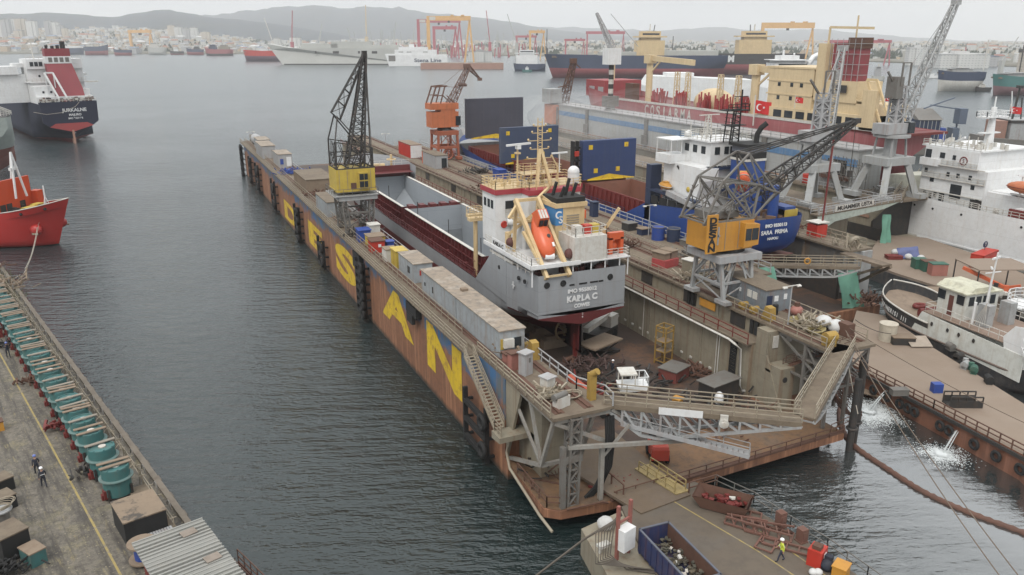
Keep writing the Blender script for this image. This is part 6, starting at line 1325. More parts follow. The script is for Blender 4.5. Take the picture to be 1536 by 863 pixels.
# ------------------------------------------------------------------ people
def person(label,px,py,z,az,pose='walk',jacket=None,legs=None,helmet=None,stripe=False,hgt=1.75):
 k=hgt/1.75;st={'walk': .24,'stand': .05,'carry': .16}[pose]
 J={'pel': (0,0,.95),'ch': (0,.03,1.28),'nk': (0,.03,1.48),'hd': (0,.06,1.64),'ls': (-.19,.02,1.42),'rs': (.19,.02,1.42),'lh': (-.1,0,.9),'rh': (.1,0,.9),
'lk': (-.11,st*.7,.5),'rk': (.11,-st*.2,.5),'la': (-.11,st,.09),'ra': (.11,-st*1.1,.12),'lt': (-.12,st+.17,.04),'rt': (.12,-st*1.1+.16,.05),
'le': (-.25,-.06,1.15),'re': (.25,.04,1.15),'lw': (-.27,.06-st*.4,.9),'rw': (.27,.16+st*.4,.92)}
 if pose == 'carry': J['le']=(-.3,.1,1.25);J['re']=(.3,.1,1.25);J['lw']=(-.12,.2,1.5);J['rw']=(.2,.25,1.35)
 rad={'pel': .14,'ch': .15,'nk': .06,'hd': .095,'ls': .065,'rs': .065,'lh': .1,'rh': .1,'lk': .065,'rk': .065,'la': .05,'ra': .05,'lt': .045,'rt': .045,'le': .045,'re': .045,'lw': .032,'rw': .032}
 names=list(J);E_=[('pel','ch'),('ch','nk'),('nk','hd'),('ch','ls'),('ch','rs'),('pel','lh'),('pel','rh'),('lh','lk'),('rh','rk'),('lk','la'),('rk','ra'),('la','lt'),('ra','rt'),('ls','le'),('rs','re'),('le','lw'),('re','rw')]
 verts=[J[n] for n in names];edges=[(names.index(a),names.index(b)) for a,b in E_];rr=[rad[n] for n in names]
 for s_,nm in ((-1,'lw'),(1,'rw')):  # palm and five short fingers
  w0=Vector(J[nm]);d=(w0-Vector(J['le' if s_ < 0 else 're'])).normalized();i0=names.index(nm);pl=w0+d*.07;verts.append(tuple(pl));rr.append(.03);ip=len(verts)-1;edges.append((i0,ip))
  for q in range(4): f_=pl+d*(.07+.01*(q in (1,2)))+V(0,(q-1.5)*.02,0);verts.append(tuple(f_));rr.append(.009);edges.append((ip,len(verts)-1))
  th=w0+d*.07+V(-s_*.04,.05,0);verts.append(tuple(th));rr.append(.01);edges.append((ip,len(verts)-1))
 me=bpy.data.meshes.new('body');me.from_pydata(verts,edges,[]);ob=bpy.data.objects.new('body',me);COL.objects.link(ob)
 md=ob.modifiers.new('s','SKIN');
 for i,v in enumerate(me.skin_vertices[0].data): v.radius=(rr[i],rr[i]);v.use_root=(i == 0)
 ss=ob.modifiers.new('u','SUBSURF');ss.levels=1
 dg=bpy.context.evaluated_depsgraph_get();m2=bpy.data.meshes.new_from_object(ob.evaluated_get(dg));bpy.data.objects.remove(ob)
 m2.name='body';m2.materials.clear()
 for mm in (M['skin'],jacket,legs,M['black']): m2.materials.append(mm)
 for p in m2.polygons:
  c=p.center;p.use_smooth=True
  hand=any((c-Vector(J[n])).length < .13 and (c-Vector(J[n])).length > .0 and abs(c.x) > .1 and (c-Vector(J['le' if n == 'lw' else 're'])).length > .22 for n in ('lw','rw'))
  p.material_index=0 if (c.z > 1.47 and abs(c.x) < .13) or hand else (3 if c.z < .1 else (2 if c.z < .93 and abs(c.x) < .24 else 1))
 t_=thing('person',label,'person',tuple(G(px,py,z)),az);o=bpy.data.objects.new('body',m2);COL.objects.link(o);o.parent=t_
 h=MB().sphere((0,.06,1.70),.135,12,8,(1,1.1,.85));h.v=[v if v[2] > 1.66 else (v[0]*1.1,v[1]*1.1-.006,1.66) for v in h.v];h.build('helmet',helmet,t_)
 f_=MB().box(-.015,.015,.14,.185,1.6,1.635);f_.build('nose',M['skin'],t_)
 if stripe: MB().box(-.17,.17,-.13,-.115,1.15,1.2).box(-.17,.17,.17,.185,1.15,1.2).build('reflective_band',M['white'],t_)
 if k != 1: t_.scale=(k,k,k)
 return t_
hw=mat('helmet_white',(.8,.8,.8),.4,dirt=0);hbm=mat('helmet_blue',(.12,.16,.4),.4,dirt=0);tr_=mat('trousers',(.03,.035,.06),.8,dirt=.2)
person('worker in a yellow vest and white helmet striding along the pier',1171,842,PZ,R(60),'walk',M['hiviz'],tr_,hw,True,1.85)
person('person in dark clothes and white helmet on the quay, the nearer of the two together',67,731,2,R(20),'walk',M['cloth'],M['cloth'],hw,True,1.85)
person('person in dark clothes and blue helmet on the quay, just ahead of the other',57,712,2,R(20),'walk',M['cloth'],M['cloth'],hbm,False,1.85)
person('lone person in dark clothes holding something up on the upper quay',13,536,2,R(-160),'carry',M['cloth'],M['cloth'],hbm,False,1.9)
person('person in dark overalls standing on the dock floor near the red lift',918,562,2.03,R(-90),'stand',M['cloth'],M['cloth'],hw,False)
person('person in blue overalls on the left dock wall beyond the yellow crane',456,272,10.05,R(170),'stand',M['bluebox'],M['bluebox'],hw,False)
# ------------------------------------------------------------------ deck barge on the right
bz=2.5
bp=[G(x,y,bz) for x,y in ((1262,538),(1285,466),(1330,474),(1400,522),(1475,568),(1536,606),(1700,750),(1760,900),(1536,683))]
w=MB();w.prism([tuple(p[:2]) for p in bp],-1.5,bz)
bg_=thing('deck_barge','wide rusty pontoon barge with a tan deck on the right','barge',tuple(G(1400,610,0)))
w.build('hull',mat('barge_hull',(.20,.085,.05),.7,dirt=.5,dc=(.08,.045,.035),streak=.6,sc=(.3,.14,.09)),bg_,True)
bd_=M['bargedeck']=mat('barge_deck',(.25,.195,.15),.85,dirt=.35,dc=(.2,.14,.10),ds=.25,patch=.35,pc=(.19,.14,.10),ps=.12)
w=MB();w.add([(p.x,p.y,bz+.01) for p in bp],[tuple(range(len(bp)))]);w.build('deck',bd_,bg_,True)
w=MB();ed=[G(1264,541,bz),G(1400,612,bz),G(1536,683,bz),G(1690,763,bz)];w.rail(ed,.9,1.3,.05,1);w.build('edge_railing',M['rusty'],bg_,True)
dirb=(ed[2]-ed[0]).normalized();nb=V(-dirb.y,dirb.x,0);nb=nb if nb.x < 0 else -nb
w=MB();w.bar(ed[0]+nb*.15+V(0,0,-.3),ed[3]+nb*.15+V(0,0,-.3),.2,.35);w.build('rubbing_strake',M['dsteel'],bg_,True)
for px in (1297,1322,1345,1366,1379,1390,1428,1441,1475,1503,1532):
 t0=(px-1264)/(1536-1264);p=ed[0].lerp(ed[2],t0*1.0+.02);MB().torus(p+nb*.3+V(0,0,-1.3),tuple(nb),.42,.17,14,6).build('tyre_fender',M['black'],bg_,True)
def on(px,py,z=bz): return tuple(G(px,py,z))
o=MB().tube((0,0,0),(0,0,2.1),1.0,18,1.05).tube((0,0,2.1),(0,0,2.2),1.1,18).build('round_tank',M['cream'] if False else mat('tank_cream',(.52,.47,.38),.6,dirt=.3));o.location=on(1330,510);tag(o,'round cream tank standing on the barge in front of the tug bow','tank')
lidbox(on(1352,515),(2.6,1.6,.9),-.5,M['dsteel'],M['wood'],'dark crate with brown top beside the cream tank')
o=MB().cbox((0,0,.5),(2.6,2.0,.08),-.4,0,.35).build('leaning_plate',mat('plate_tan',(.38,.32,.26),.8));o.location=on(1377,518);tag(o,'tan plate leaning beside the dark crate on the barge','plate')
o=MB().box(-.5,.5,-.4,.4,0,1.0).build('blue_locker',M['bluebox']);o.location=on(1404,588);o.rotation_euler.z=-.4;tag(o,'bright blue locker by the barge edge','locker')
t_=thing('cage_crate','dark open mesh crate by the barge edge','crate',on(1443,608),-.45);w=MB();w.box(-1.6,1.6,-.7,.7,0,.15)
for x in (-1.6,-.8,0,.8,1.6):
 for y in (-.7,.7): w.bar((x,y,0),(x,y,1.2),.1)
for y in (-.7,.7): w.bar((-1.6,y,1.2),(1.6,y,1.2),.12);w.box(-1.6,1.6,y-.02,y+.02,0,.8)
w.build('frame',M['dsteel'],t_)
lidbox(on(1348,592),(1.7,.8,.6),-.4,M['steel'],M['steel'],'grey pump box by the barge edge above the water jet')
for i,(x,y,l_,m_) in enumerate(((1437,540,'dark winch beside the tug hull','dsteel'),(1447,553,'blue grey barrel group beside the tug hull','grey'),(1460,560,'green barrel beside the tug hull','green'),(1482,575,'black engine block beside the tug hull','black'),(1425,525,'dark pallet of parts beside the tug','steel'))):
 t_=thing('deck_machine',l_,'machine',on(x,y),.3*i);MB().tube((-.5,0,.5),(.5,0,.5),.42,10).box(-.5,.5,-.3,.3,0,.4).build('body',M[m_],t_)
 if i in (1,2): MB().tube((.9,.3,0),(.9,.3,.9),.3,10).build('barrel',M[m_],t_)
scrap(G(1300,455,bz).x,G(1300,455,bz).y,bz,80,1.2,M['rusty'],'rusty clutter at the far corner of the barge',1.4,.9,41)
o=MB().cbox((0,0,.1),(3.4,1.3,.12),0).cbox((0,0,-.3),(.3,.3,.8)).build('float_plate',M['wood']);o.location=on(1312,592,.4);o.rotation_euler.z=R(-60);tag(o,'brown floating plate under the barge edge','raft')
# water jets
foam=mat('foam',(.62,.65,.65),.5,dirt=0)
def jet(p0,p1,label,n=900,spread=1.4,sd=1,rad=1.5):
 r_=random.Random(sd);w=MB();p0=Vector(p0);p1=Vector(p1);c_=lambda t: V(p0.x+(p1.x-p0.x)*t,p0.y+(p1.y-p0.y)*t,p0.z*(1-t*t))
 for q_ in range(4):
  o_=V(r_.gauss(0,.03),r_.gauss(0,.03),0);w.path([c_(k/12)+o_*(1+k*.5) for k in range(13)],.035,4)
 for k in range(n):
  t=r_.random()**.6;s_=.02+.12*t*t;q=c_(t)+V(r_.gauss(0,s_),r_.gauss(0,s_),r_.gauss(0,s_));a_=r_.uniform(.015,.04)
  if q.z > 0: w.add([q,q+V(a_,0,-a_),q+V(0,a_,-3*a_)],[(0,1,2)])
 for k in range(int(n*spread)):
  a_=r_.uniform(0,6.28);d_=abs(r_.gauss(0,rad));u=math.sin(a_*3+sd)*.25+1;q=p1+V(d_*u*math.cos(a_),d_*math.sin(a_),.012+.0004*(k % 20)+(.12*r_.random() if d_ < .4 else 0));s_=r_.uniform(.02,.13)*(2.2 if d_ < rad*.5 else .8);b_=r_.uniform(0,6.28)
  w.add([q,q+V(s_*2*math.cos(b_),s_*2*math.sin(b_),0),q+V(s_*math.cos(b_+1.3),s_*math.sin(b_+1.3),0)],[(0,1,2)])
 o=w.build('water_jet',foam);tag(o,label,'water jet');stuff(o);return o
jet(G(1355,567,2.2),G(1303,618,0),'white water jet pouring from the barge into the harbour',1800,10,1,1.6)
jet(G(1462,613,2.2),G(1412,682,0),'fainter water jet pouring from the barge farther right',600,8,2,1.1)
jet(PY(112,200,345),G(128,206,0),'white discharge water beside the rudder of the dark tanker',900,6,3,4.0)
# ------------------------------------------------------------------ oil boom and mooring ropes
def cat(pts,n=8):
 out=[];P=[pts[0]]+list(pts)+[pts[-1]]
 for i in range(1,len(P)-2):
  a,b,c,d=(Vector(q) for q in P[i-1:i+3])
  for k in range(n):
   t=k/n;out.append(.5*((2*b)+(c-a)*t+(2*a-5*b+4*c-d)*t*t+(3*b-a-3*c+d)*t**3))
 out.append(Vector(P[-2]));return out
bm_pts=cat([G(x,y,.05) for x,y in ((1264,578),(1268,590),(1260,615),(1262,640),(1280,668),(1330,703),(1385,738),(1450,768),(1536,800),(1640,840))],12)
w=MB();n=7;rings=[];fs=[]
acc=0
for i,p in enumerate(bm_pts):
 d=(bm_pts[min(i+1,len(bm_pts)-1)]-bm_pts[max(i-1,0)]).normalized();x_=d.cross(V(0,0,1)).normalized();rr_=.26+.05*math.sin(i*2.7)+.03*rnd.random()
 rings += [p+x_*rr_*math.cos(6.283*k/n)+V(0,0,rr_*math.sin(6.283*k/n)) for k in range(n)]
for i in range(len(bm_pts)-1):
 for k in range(n): fs.append((i*n+k,(i+1)*n+k,(i+1)*n+(k+1) % n,i*n+(k+1) % n))
w.add(rings,fs,0,True);o=w.build('oil_boom',mat('boom_brown',(.13,.065,.045),.8,dirt=.5,dc=(.05,.03,.025)));tag(o,'brown floating oil boom curving across the water at the lower right','oil boom')
def rope(a,b,sag,label,r_=.04,m_='dsteel',name='mooring_rope',n=16):
 a=Vector(a);b=Vector(b);w=MB();w.path([a.lerp(b,t/n)+V(0,0,-4*sag*(t/n)*(1-t/n)) for t in range(n+1)],r_,5);o=w.build(name,M[m_] if isinstance(m_,str) else m_);tag(o,label,'rope');return o
ropem=mat('rope_pale',(.42,.38,.32),.8);ropeb=mat('rope_brown',(.16,.12,.09),.8)
rope((59.5,52.0,11.0),G(1560,905,2),.6,'brown wire running from the dock corner out to the lower right, upper strand',.045,ropeb)
rope((59.3,51.6,10.8),G(1530,905,2),.9,'brown wire running from the dock corner out to the lower right, lower strand',.045,ropeb)
rope((60.4,52.5,11.0),G(1560,645,2.6),.4,'thin wire crossing the barge deck from the tug side',.04,ropeb)
rope(G(1283,480,9),G(1352,500,2.6),.6,'dark mooring line from the far dock to the tug bow',.04)
rope((58.2,50.6,9.8),(58.0,48.0,4.2),.1,'short pale rope hanging below the gangway landing',.05,ropem)
RB=PY(58,325,172);
rope(RB,Q(93,1.2,2.4),4.0,'pale mooring rope from the red bow to the quay, outer strand',.06,ropem);rope(RB+V(.2,0,0),Q(88,.6,2.3),2.4,'thin mooring rope from the red bow to the quay, inner strand',.035,ropem)
# ------------------------------------------------------------------ tug
tg=thing('tugboat','white and black tugboat with a peeling wheelhouse moored beside the barge','tugboat',(88.2,48.3,0),R(-6));tg.scale=(1.0,.74,1.12)
zlt=[-1.0,0,.8,1.6,2.4,3.0]
ht=loft_hull(33,8.4,-1.0,3.0,bowrake=.03,zl=zlt,mats_at=lambda z: 0,keel_rise=(.1,.3),bl=.30,n=34,tw=.8,sheer=1.9)
M['tugblack']=mat('tug_black',(.028,.029,.032),.8,dirt=.4,dc=(.12,.10,.08),streak=.3,sc=(.16,.12,.09));M['tugwhite']=mat('tug_white',(.60,.61,.57),.6,dirt=.5,dc=(.30,.28,.22),streak=.4,sc=(.33,.26,.18))
ht.build('hull',M['tugblack'],tg)
dk=deck_of(ht,.0,.985,3.0,33,20,-.15);dk.build('deck',mat('tug_deck',(.25,.19,.14),.8,dirt=.5),tg)
w=MB();vs=[]
for i in range(21):
 t=.56+.44*i/20;wd=ht.half(t,3.0);y=ht.yy(t,3.0);z=ht.zs(t,3.0);vs += [(-wd,y,z),(-wd-.15,y+.15*(i/20),z+.9)]
b0=len(vs)
for i in range(21):
 t=.56+.44*i/20;wd=ht.half(t,3.0);y=ht.yy(t,3.0);z=ht.zs(t,3.0);vs += [(wd,y,z),(wd+.15,y+.15*(i/20),z+.9)]
w.add(vs,[(2*i,2*i+1,2*i+3,2*i+2) for i in range(20)]+[(b0+2*i+2,b0+2*i+3,b0+2*i+1,b0+2*i) for i in range(20)]);w.build('bow_bulwark',M['tugblack'],tg)
w=MB();w.path([(vs[2*i+1]) for i in range(21)],.1,6);w.path([(vs[b0+2*i+1]) for i in range(21)],.1,6);w.build('bulwark_cap',M['dwhite'],tg)
w=MB();w.path([(-ht.half(t/30,2.4)-.05,ht.yy(t/30,2.4),ht.zs(t/30,2.4)) for t in range(1,30)],.13,6);w.path([(ht.half(t/30,2.4)+.05,ht.yy(t/30,2.4),ht.zs(t/30,2.4)) for t in range(1,30)],.13,6);w.build('rubbing_strake',mat('strake_brown',(.16,.12,.10),.8),tg)
w=MB()
for s_ in (-1,1):
 w.ext([(s_*4.27,1.0,1.7),(s_*4.27,21.8,2.5),(s_*4.2,20.3,4.9),(s_*4.2,1.0,4.4)],(-s_*.12,0,0))
w.box(-4.0,4.0,1.0,1.1,3.0,4.4);w.box(-3.0,3.0,5,20.0,3,4.9);w.ext([(-4.0,20.2,4.9),(-4.0,20.2,3),(4.0,20.2,3.0),(4.0,20.2,4.9)],(0,.1,0));w.build('lower_house',M['tugwhite'],tg)
w=MB();w.box(-4.05,4.05,4.0,20.3,4.9,5.0);w.build('boat_deck',mat('tug_deck2',(.24,.17,.13),.8,dirt=.4),tg)
for y in (17.8,14.6,12.4,9.6): w=MB();w.torus((-4.3,y,4.0),(1,0,0),.2,.05,12,5);w.tube((-4.3,y,4.0),(-4.2,y,4.0),.19,10);w.build('porthole',M['dsteel'],tg)
w=MB();w.prism([(-2.5,10.5),(2.5,10.5),(2.5,16.0),(1.0,17.2),(-1.0,17.2),(-2.5,16.0)],5.0,7.9);w.build('wheelhouse',M['tugwhite'],tg)
w=MB();w.prism([(-2.9,10.2),(2.9,10.2),(2.9,16.2),(1.2,17.6),(-1.2,17.6),(-2.9,16.2)],7.9,8.05);w.ext([(-1.9,10.6,8.05),(1.9,10.6,8.05),(1.3,10.6,8.5),(-1.3,10.6,8.5)],(0,6.2,0));w.build('wheelhouse_roof',mat('tug_roof',(.55,.54,.42),.6,dirt=.5,patch=.5,pc=(.4,.36,.25),ps=1),tg)
for y in (11.2,14.9): MB().box(-2.56,-2.48,y-.3,y+1.1,6.6,7.6).build('window',M['glass'],tg)
MB().box(-2.56,-2.48,12.9,13.8,5.0,7.3).build('door',mat('door_brown',(.12,.04,.03),.6),tg)
for x in (-1.7,-.6,.5,1.6): MB().box(x-.4,x+.4,10.44,10.52,6.6,7.6).build('window',M['glass'],tg)
MB().ext([(-2.55,16.1,6.6),(-1.1,17.25,6.6),(-1.1,17.25,7.6),(-2.55,16.1,7.6)],(.1,-.1,0)).build('window',M['glass'],tg)
w=MB();w.rail([(-3.9,4.2,5),(-3.9,20,5),(3.9,20,5),(3.9,4.2,5)],1.0,1.8,.03,1)
for k in range(6): w.bar((-2.6-.05*k,12.3-.5*k,5.0+.1*k),(-2.6,10.3,7.8),.04)
w.build('railing',M['dwhite'],tg)
w=MB();w.tube((0,9.8,5),(0,9.3,12.6),.2,8,.1);w.bar((-1.2,9.5,10.4),(1.2,9.5,10.4),.1);w.cbox((0,9.4,12.0),(1.8,.25,.2),.4);w.cbox((0,9.9,10.8),(1.2,.2,.15),1.0);w.tube((-2.3,9.0,5),(-2.3,9.0,7.4),.2,8);w.build('mast',M['white'],tg)
w=MB();w.box(-2.2,-1.2,6.6,8.6,5,7.4);w.box(1.2,2.2,6.6,8.6,5,7.4);w.build('funnel',M['grey'],tg)
w=MB();w.ext([(-4.1,1.0,4.4),(-4.1,4.6,4.5),(-4.1,5.0,5.6),(-4.1,3.4,7.0),(-4.1,1.6,7.2)],(.1,0,0));w.build('stern_screen',M['white'],tg)
w=MB();a=V(-4.3,1.4,5.4);b=V(-4.9,-3.2,1.8)
for q in (-.3,.3): w.bar(a+V(q,0,0),b+V(q,0,0),.07,.2);w.bar(a+V(q,0,.9),b+V(q,0,.9),.05)
for k in range(13): c=a.lerp(b,(k+.5)/13);w.box(c.x-.3,c.x+.3,c.y-.12,c.y+.12,c.z-.02,c.z+.03)
w.build('side_ladder',M['white'],tg)
w=MB();w.tube((-1.4,24.2,3.6),(1.4,24.2,3.6),.5,10);w.box(-1,1,23.4,25,3.0,3.4);w.torus((.3,26.5,3.8),(0,0,1),.8,.25,12,6);w.build('windlass',M['dred'],tg)
w=MB();w.path([(-.6,33.5,4.4),(.2,33.9,4.2),(.8,33.4,4.4)],.45,8);w.build('bow_fender',M['railc'],tg)
for o in COL.objects:
 if o.parent == tg and o.name.split('.')[0] in ('window','door','wheelhouse','wheelhouse_roof','mast','funnel'):
  for v in o.data.vertices: v.co.y += 3.6
def hull_text(hull,root,body,t0,t1,z,size,m_,side=-1,bold=.03,off=.06,name='name_lettering'):
 """letters placed one by one along the curved hull side"""
 n=len(body)
 for i,ch in enumerate(body):
  if ch == ' ': continue
  t=t0+(t1-t0)*i/max(1,n-1);e=.01
  p=V(side*hull.half(t,z),hull.yy(t,z),hull.zs(t,z));q=V(side*hull.half(t+e,z),hull.yy(t+e,z),hull.zs(t+e,z))
  d=(q-p).normalized() if side > 0 else (p-q).normalized();nn=V(d.y,-d.x,0)
  text(name,ch,size,tuple(p+nn*off),d,(0,0,1),m_,root,bold=bold,world=False)
hull_text(ht,tg,'UHM RAFINERISI III',.955,.70,3.0,.72,M['white'],-1,.03,.2)
# ------------------------------------------------------------------ far side quay deck, low barges and gear behind the tug
w=MB();w.prism([tuple(G(x,y,2.5)[:2]) for x,y in ((1296,392),(1322,352),(1390,357),(1470,384),(1536,411),(1700,472),(1750,540),(1560,470),(1478,428),(1438,436),(1402,428),(1345,410))],-1.5,2.5);struct(w.build('far_quay',[bd_]))
w=MB();qp=[G(x,y,2.5) for x,y in ((1296,393),(1345,411),(1402,429),(1438,437))]
for a,b in zip(qp,qp[1:]): w.ext([a+V(0,0,-.3),b+V(0,0,-.3),V(b.x,b.y,-1),V(a.x,a.y,-1)],((a-b).normalized().cross(V(0,0,1)))*.15)
struct(w.build('far_quay_wall',M['tugblack']))
lb_=thing('low_barge','low black barge with a tan deck between the far quay and the tug','barge',tuple(G(1400,460,0)));lp=[tuple(G(x,y,2.0)[:2]) for x,y in ((1357,440),(1395,430),(1440,440),(1500,470),(1470,500),(1420,478))]
MB().prism(lp,-1,2.0).build('hull',M['tugblack'],lb_,True);MB().add([(a,b,2.02) for a,b in lp],[tuple(range(len(lp)))]).build('deck',M['decktan'],lb_,True)
lidbox(G(1425,448,2.02),(6.0,3.0,1.2),-.5,M['dsteel'],M['wood'],'dark cargo hatch with tan cover on the low black barge','hatch')
lidbox(G(1378,402,2.52),(2.0,1.6,1.5),-.45,M['green'],M['green'],'left green bin on the far quay edge','bin');lidbox(G(1391,406,2.52),(2.0,1.6,1.6),-.45,M['green'],M['rusty'],'middle green bin on the far quay edge','bin');lidbox(G(1405,412,2.52),(2.4,1.6,1.8),-.45,mat('faded_red',(.36,.15,.12),.6),M['green'],'faded red bin beside the green bins on the far quay','bin')
tp=sheet('tarpaulin',[G(1345,372,4.2),G(1376,370,4.4),G(1383,390,2.6),G(1350,388,2.6)],2,mat('tarp_blue',(.10,.12,.25),.7,dirt=.3),'blue grey tarpaulin draped over sacks on the far quay','tarpaulin')
for i,(x,y) in enumerate(((1342,382),(1352,386),(1362,389),(1381,391))): bag(tuple(G(x,y,2.52)),('first','second','third','fourth')[i]+' white sack from the left under the blue tarpaulin',.6)
lidbox(G(1340,388,2.52),(2.4,1.6,.5),-.45,M['dred'],M['dred'],'low dark red plate box beside the tarpaulin','plate')
fb=thing('fire_station_box','red equipment frame with a white panel against the white ship','equipment box',tuple(G(1474,398,2.5)),R(-75));MB().box(-1,1,-3,3,0,.3).box(-1,1,-3,-2.8,0,2.2).box(-1,1,2.8,3,0,2.2).box(-1,1,-.4,-.2,0,2.2).box(.8,1,-3,3,0,2.2).box(-1,1,-3,3,2.1,2.3).build('frame',M['red'],fb);MB().box(-1.05,-.98,.2,1.3,.3,2.0).build('panel',M['white'],fb)
fb2=thing('round_sign','round dark blue sign with a white T above the red equipment frame','sign',tuple(G(1473,395,2.5)));MB().tube((0,0,0),(0,0,2.8),.06).build('post',M['steel'],fb2);MB().tube((0,-.05,3.2),(0,.03,3.2),.55,20).build('disc',M['navy'],fb2);text('sign_letter','T',.8,(0,-.07,3.2),(1,0,0),(0,0,1),M['white'],fb2,world=False)
tn=thing('shade_tent','tan square canopy standing on the far quay behind the tug mast','tent',tuple(G(1485,440,2.5)),-.4)
MB().box(-4.2,4.2,-3,3,4.3,4.45).build('roof',M['bargedeck'],tn)
for x in (-4.1,4.1):
 for y in (-2.9,2.9): MB().bar((x,y,0),(x,y,4.3),.14).build('leg',M['dsteel'],tn)
t_=thing('loading_arm','bright orange red crane arm behind the tug mast','crane',tuple(G(1505,455,2.5)),-.9);MB().bar((0,0,2.2),(-5.5,2.0,4.0),.45).bar((0,0,0),(0,0,2.6),.6).bar((0,0,2.3),(1.6,-.4,2.9),.35).build('arm',mat('arm_red',(.55,.12,.05),.5,dirt=.3),t_)
ps=thing('service_vessel','dark cluttered work vessel with a white railed ring deck at the right edge','work vessel',(99.0,40.0,0),R(-8))
hp=loft_hull(34,8.5,-1,2.6,zl=[-1,0,.9,1.8,2.6],bl=.2,n=24,sheer=.6);hp.build('hull',M['tugblack'],ps);deck_of(hp,0,.98,2.6,34,12,-.03).build('deck',M['deckbrown'],ps)
w=MB();w.box(-2.4,2.4,6,16,2.6,5.0);w.box(-1.8,1.8,18,22,2.6,4.6);w.build('deckhouse',M['dsteel'],ps)
w=MB()
for z in (5.6,6.1,6.6): w.path([(3.2*math.cos(a/16*6.28),20+3.2*math.sin(a/16*6.28),z) for a in range(16)],.05,5,closed=True)
for a in range(16): w.bar((3.2*math.cos(a/16*6.28),20+3.2*math.sin(a/16*6.28),5.2),(3.2*math.cos(a/16*6.28),20+3.2*math.sin(a/16*6.28),6.6),.06)
w.tube((0,20,5.0),(0,20,5.2),3.2,16);w.tube((0,20,2.6),(0,20,5.0),.6,8);w.build('ring_deck',M['white'],ps)
w=MB();w.tube((-1,17,2.6),(-1,17,8.2),.2,8);w.tube((1.2,14,5),(1.2,14,8),.12,6);w.tube((-2,10,5),(-2,10,7.5),.3,8);w.tube((1.5,24,2.6),(1.5,24,6.2),.35,8);w.build('stacks',M['lgrey'],ps)
r_=random.Random(8);t=MB()
for k in range(90): t.cbox((r_.uniform(-3.6,3.6),r_.uniform(1,29),r_.uniform(2.7,5.2)),(r_.uniform(.2,1.2),r_.uniform(.2,1.2),r_.uniform(.2,1.0)),r_.uniform(0,3),k % 3)
stuff(t.build('deck_gear',[M['dsteel'],M['steel'],M['dwhite']],ps));w=MB();w.rail([(-3.9,2,2.6),(-3.9,22,2.6)],1.0,1.4,.04,1);w.build('railing',M['lgrey'],ps)
# ------------------------------------------------------------------ third floating dock
d3=thing('floating_dock','large grey floating dock with a blue stripe along its tall wall and a pale gangway','floating dock',(103,98,0))
D=lambda mb,n,m: mb.build(n,m,d3,True)
p=MB();p.box(102.5,131,100,240,-2,2.2);D(p,'pontoon',M['beige'])
p=MB();p.box(103,112.5,101,240,2.2,9.7);D(p,'wing_wall',M['beige']);p=MB();p.box(102.8,113,97.5,240.3,9.72,10);D(p,'upper_deck',M['decktan'])
p=MB();p.box(121.2,131,103.5,240,2.2,9.4);p.ext([(121.2,103.5,9.4),(121.2,100.2,9.4),(121.2,103.5,5.5)],(.4,0,0));D(p,'wing_wall',M['beige'])
D(MB().box(121.3,131.1,103.1,103.5,-1,9.3).box(121.05,121.2,100.5,240,2.2,4.5),'dark_end_wall',M['dsteel'])
p=MB();p.box(120.6,131.2,100,240.3,9.42,9.8);D(p,'ledge',M['decktan'])
M['d3grey']=mat('dock_grey',(.36,.37,.37),.65,plate=3.4,dirt=.35,dc=(.26,.24,.2),streak=.55,sc=(.24,.22,.17),ds=.2)
p=MB();p.box(124.2,130.8,111,240,9.8,17.4);D(p,'upper_wall',M['d3grey'])
p=MB();p.box(124.12,124.2,111,239.9,14.3,15.7);D(p,'blue_stripe',mat('stripe_blue',(.09,.20,.36),.6,dirt=.3,streak=.3,sc=(.3,.32,.34)))
p=MB();p.box(123.9,131.1,110.8,240.3,17.42,17.7);p.rail([(124,111,17.7),(124,240,17.7)],1.1,3,.06,1);p.rail([(121,100.5,9.8),(121,240,9.8)],1.1,3,.06,1);p.rail([(103,98,10),(103,240,10)],1.1,3,.06,1);D(p,'top_deck',M['lgrey'])
for y in (136,158,182,214): D(MB().box(123.7,124.1,y,y+1.4,9.9,17.3).box(123.3,123.8,y-.4,y+1.8,10.2,13),'ladder_shaft',M['steel'])
D(MB().box(124.05,124.2,113.5,118.3,12.2,15.2),'doorway',M['dsteel']);D(MB().box(123.2,124.3,112.4,119.6,11.4,12.2),'balcony',M['rusty'])
D(MB().box(121.0,121.16,104,239,6.1,6.6).box(124.0,124.18,128,239,9.82,10.2),'rust_band',mat('band_rust',(.33,.20,.14),.7,dirt=.4))
for y in (131,139): D(MB().box(120.8,121.3,y,y+.8,2.3,9.3),'stiffener',M['steel'])
for (x,y,l_,m_) in ((122.4,121.5,'round red tank on the ledge of the grey dock','red'),):
 o=MB().tube((0,0,0),(0,0,1.8),1.0,12).build('red_tank',M[m_]);o.location=(x,y,9.8);tag(o,l_,'tank')
 # scaffold on the ledge
w=MB()
for k in range(5):
 for z in (0,2.2,4.4): w.rail([(0,k*2.0,z),(0,k*2.0+2,z)],1.0,2,.05,1);w.bar((0,k*2.0,z),(0,k*2+2,z+2.2),.07)
 w.bar((0,k*2,0),(0,k*2,6.4),.09);w.bar((1.4,k*2,0),(1.4,k*2,6.4),.09)
o=w.build('scaffold',M['steel']);o.location=(121.6,107.5,9.8);tag(o,'open grey scaffold at the near end of the grey dock wall','scaffold')
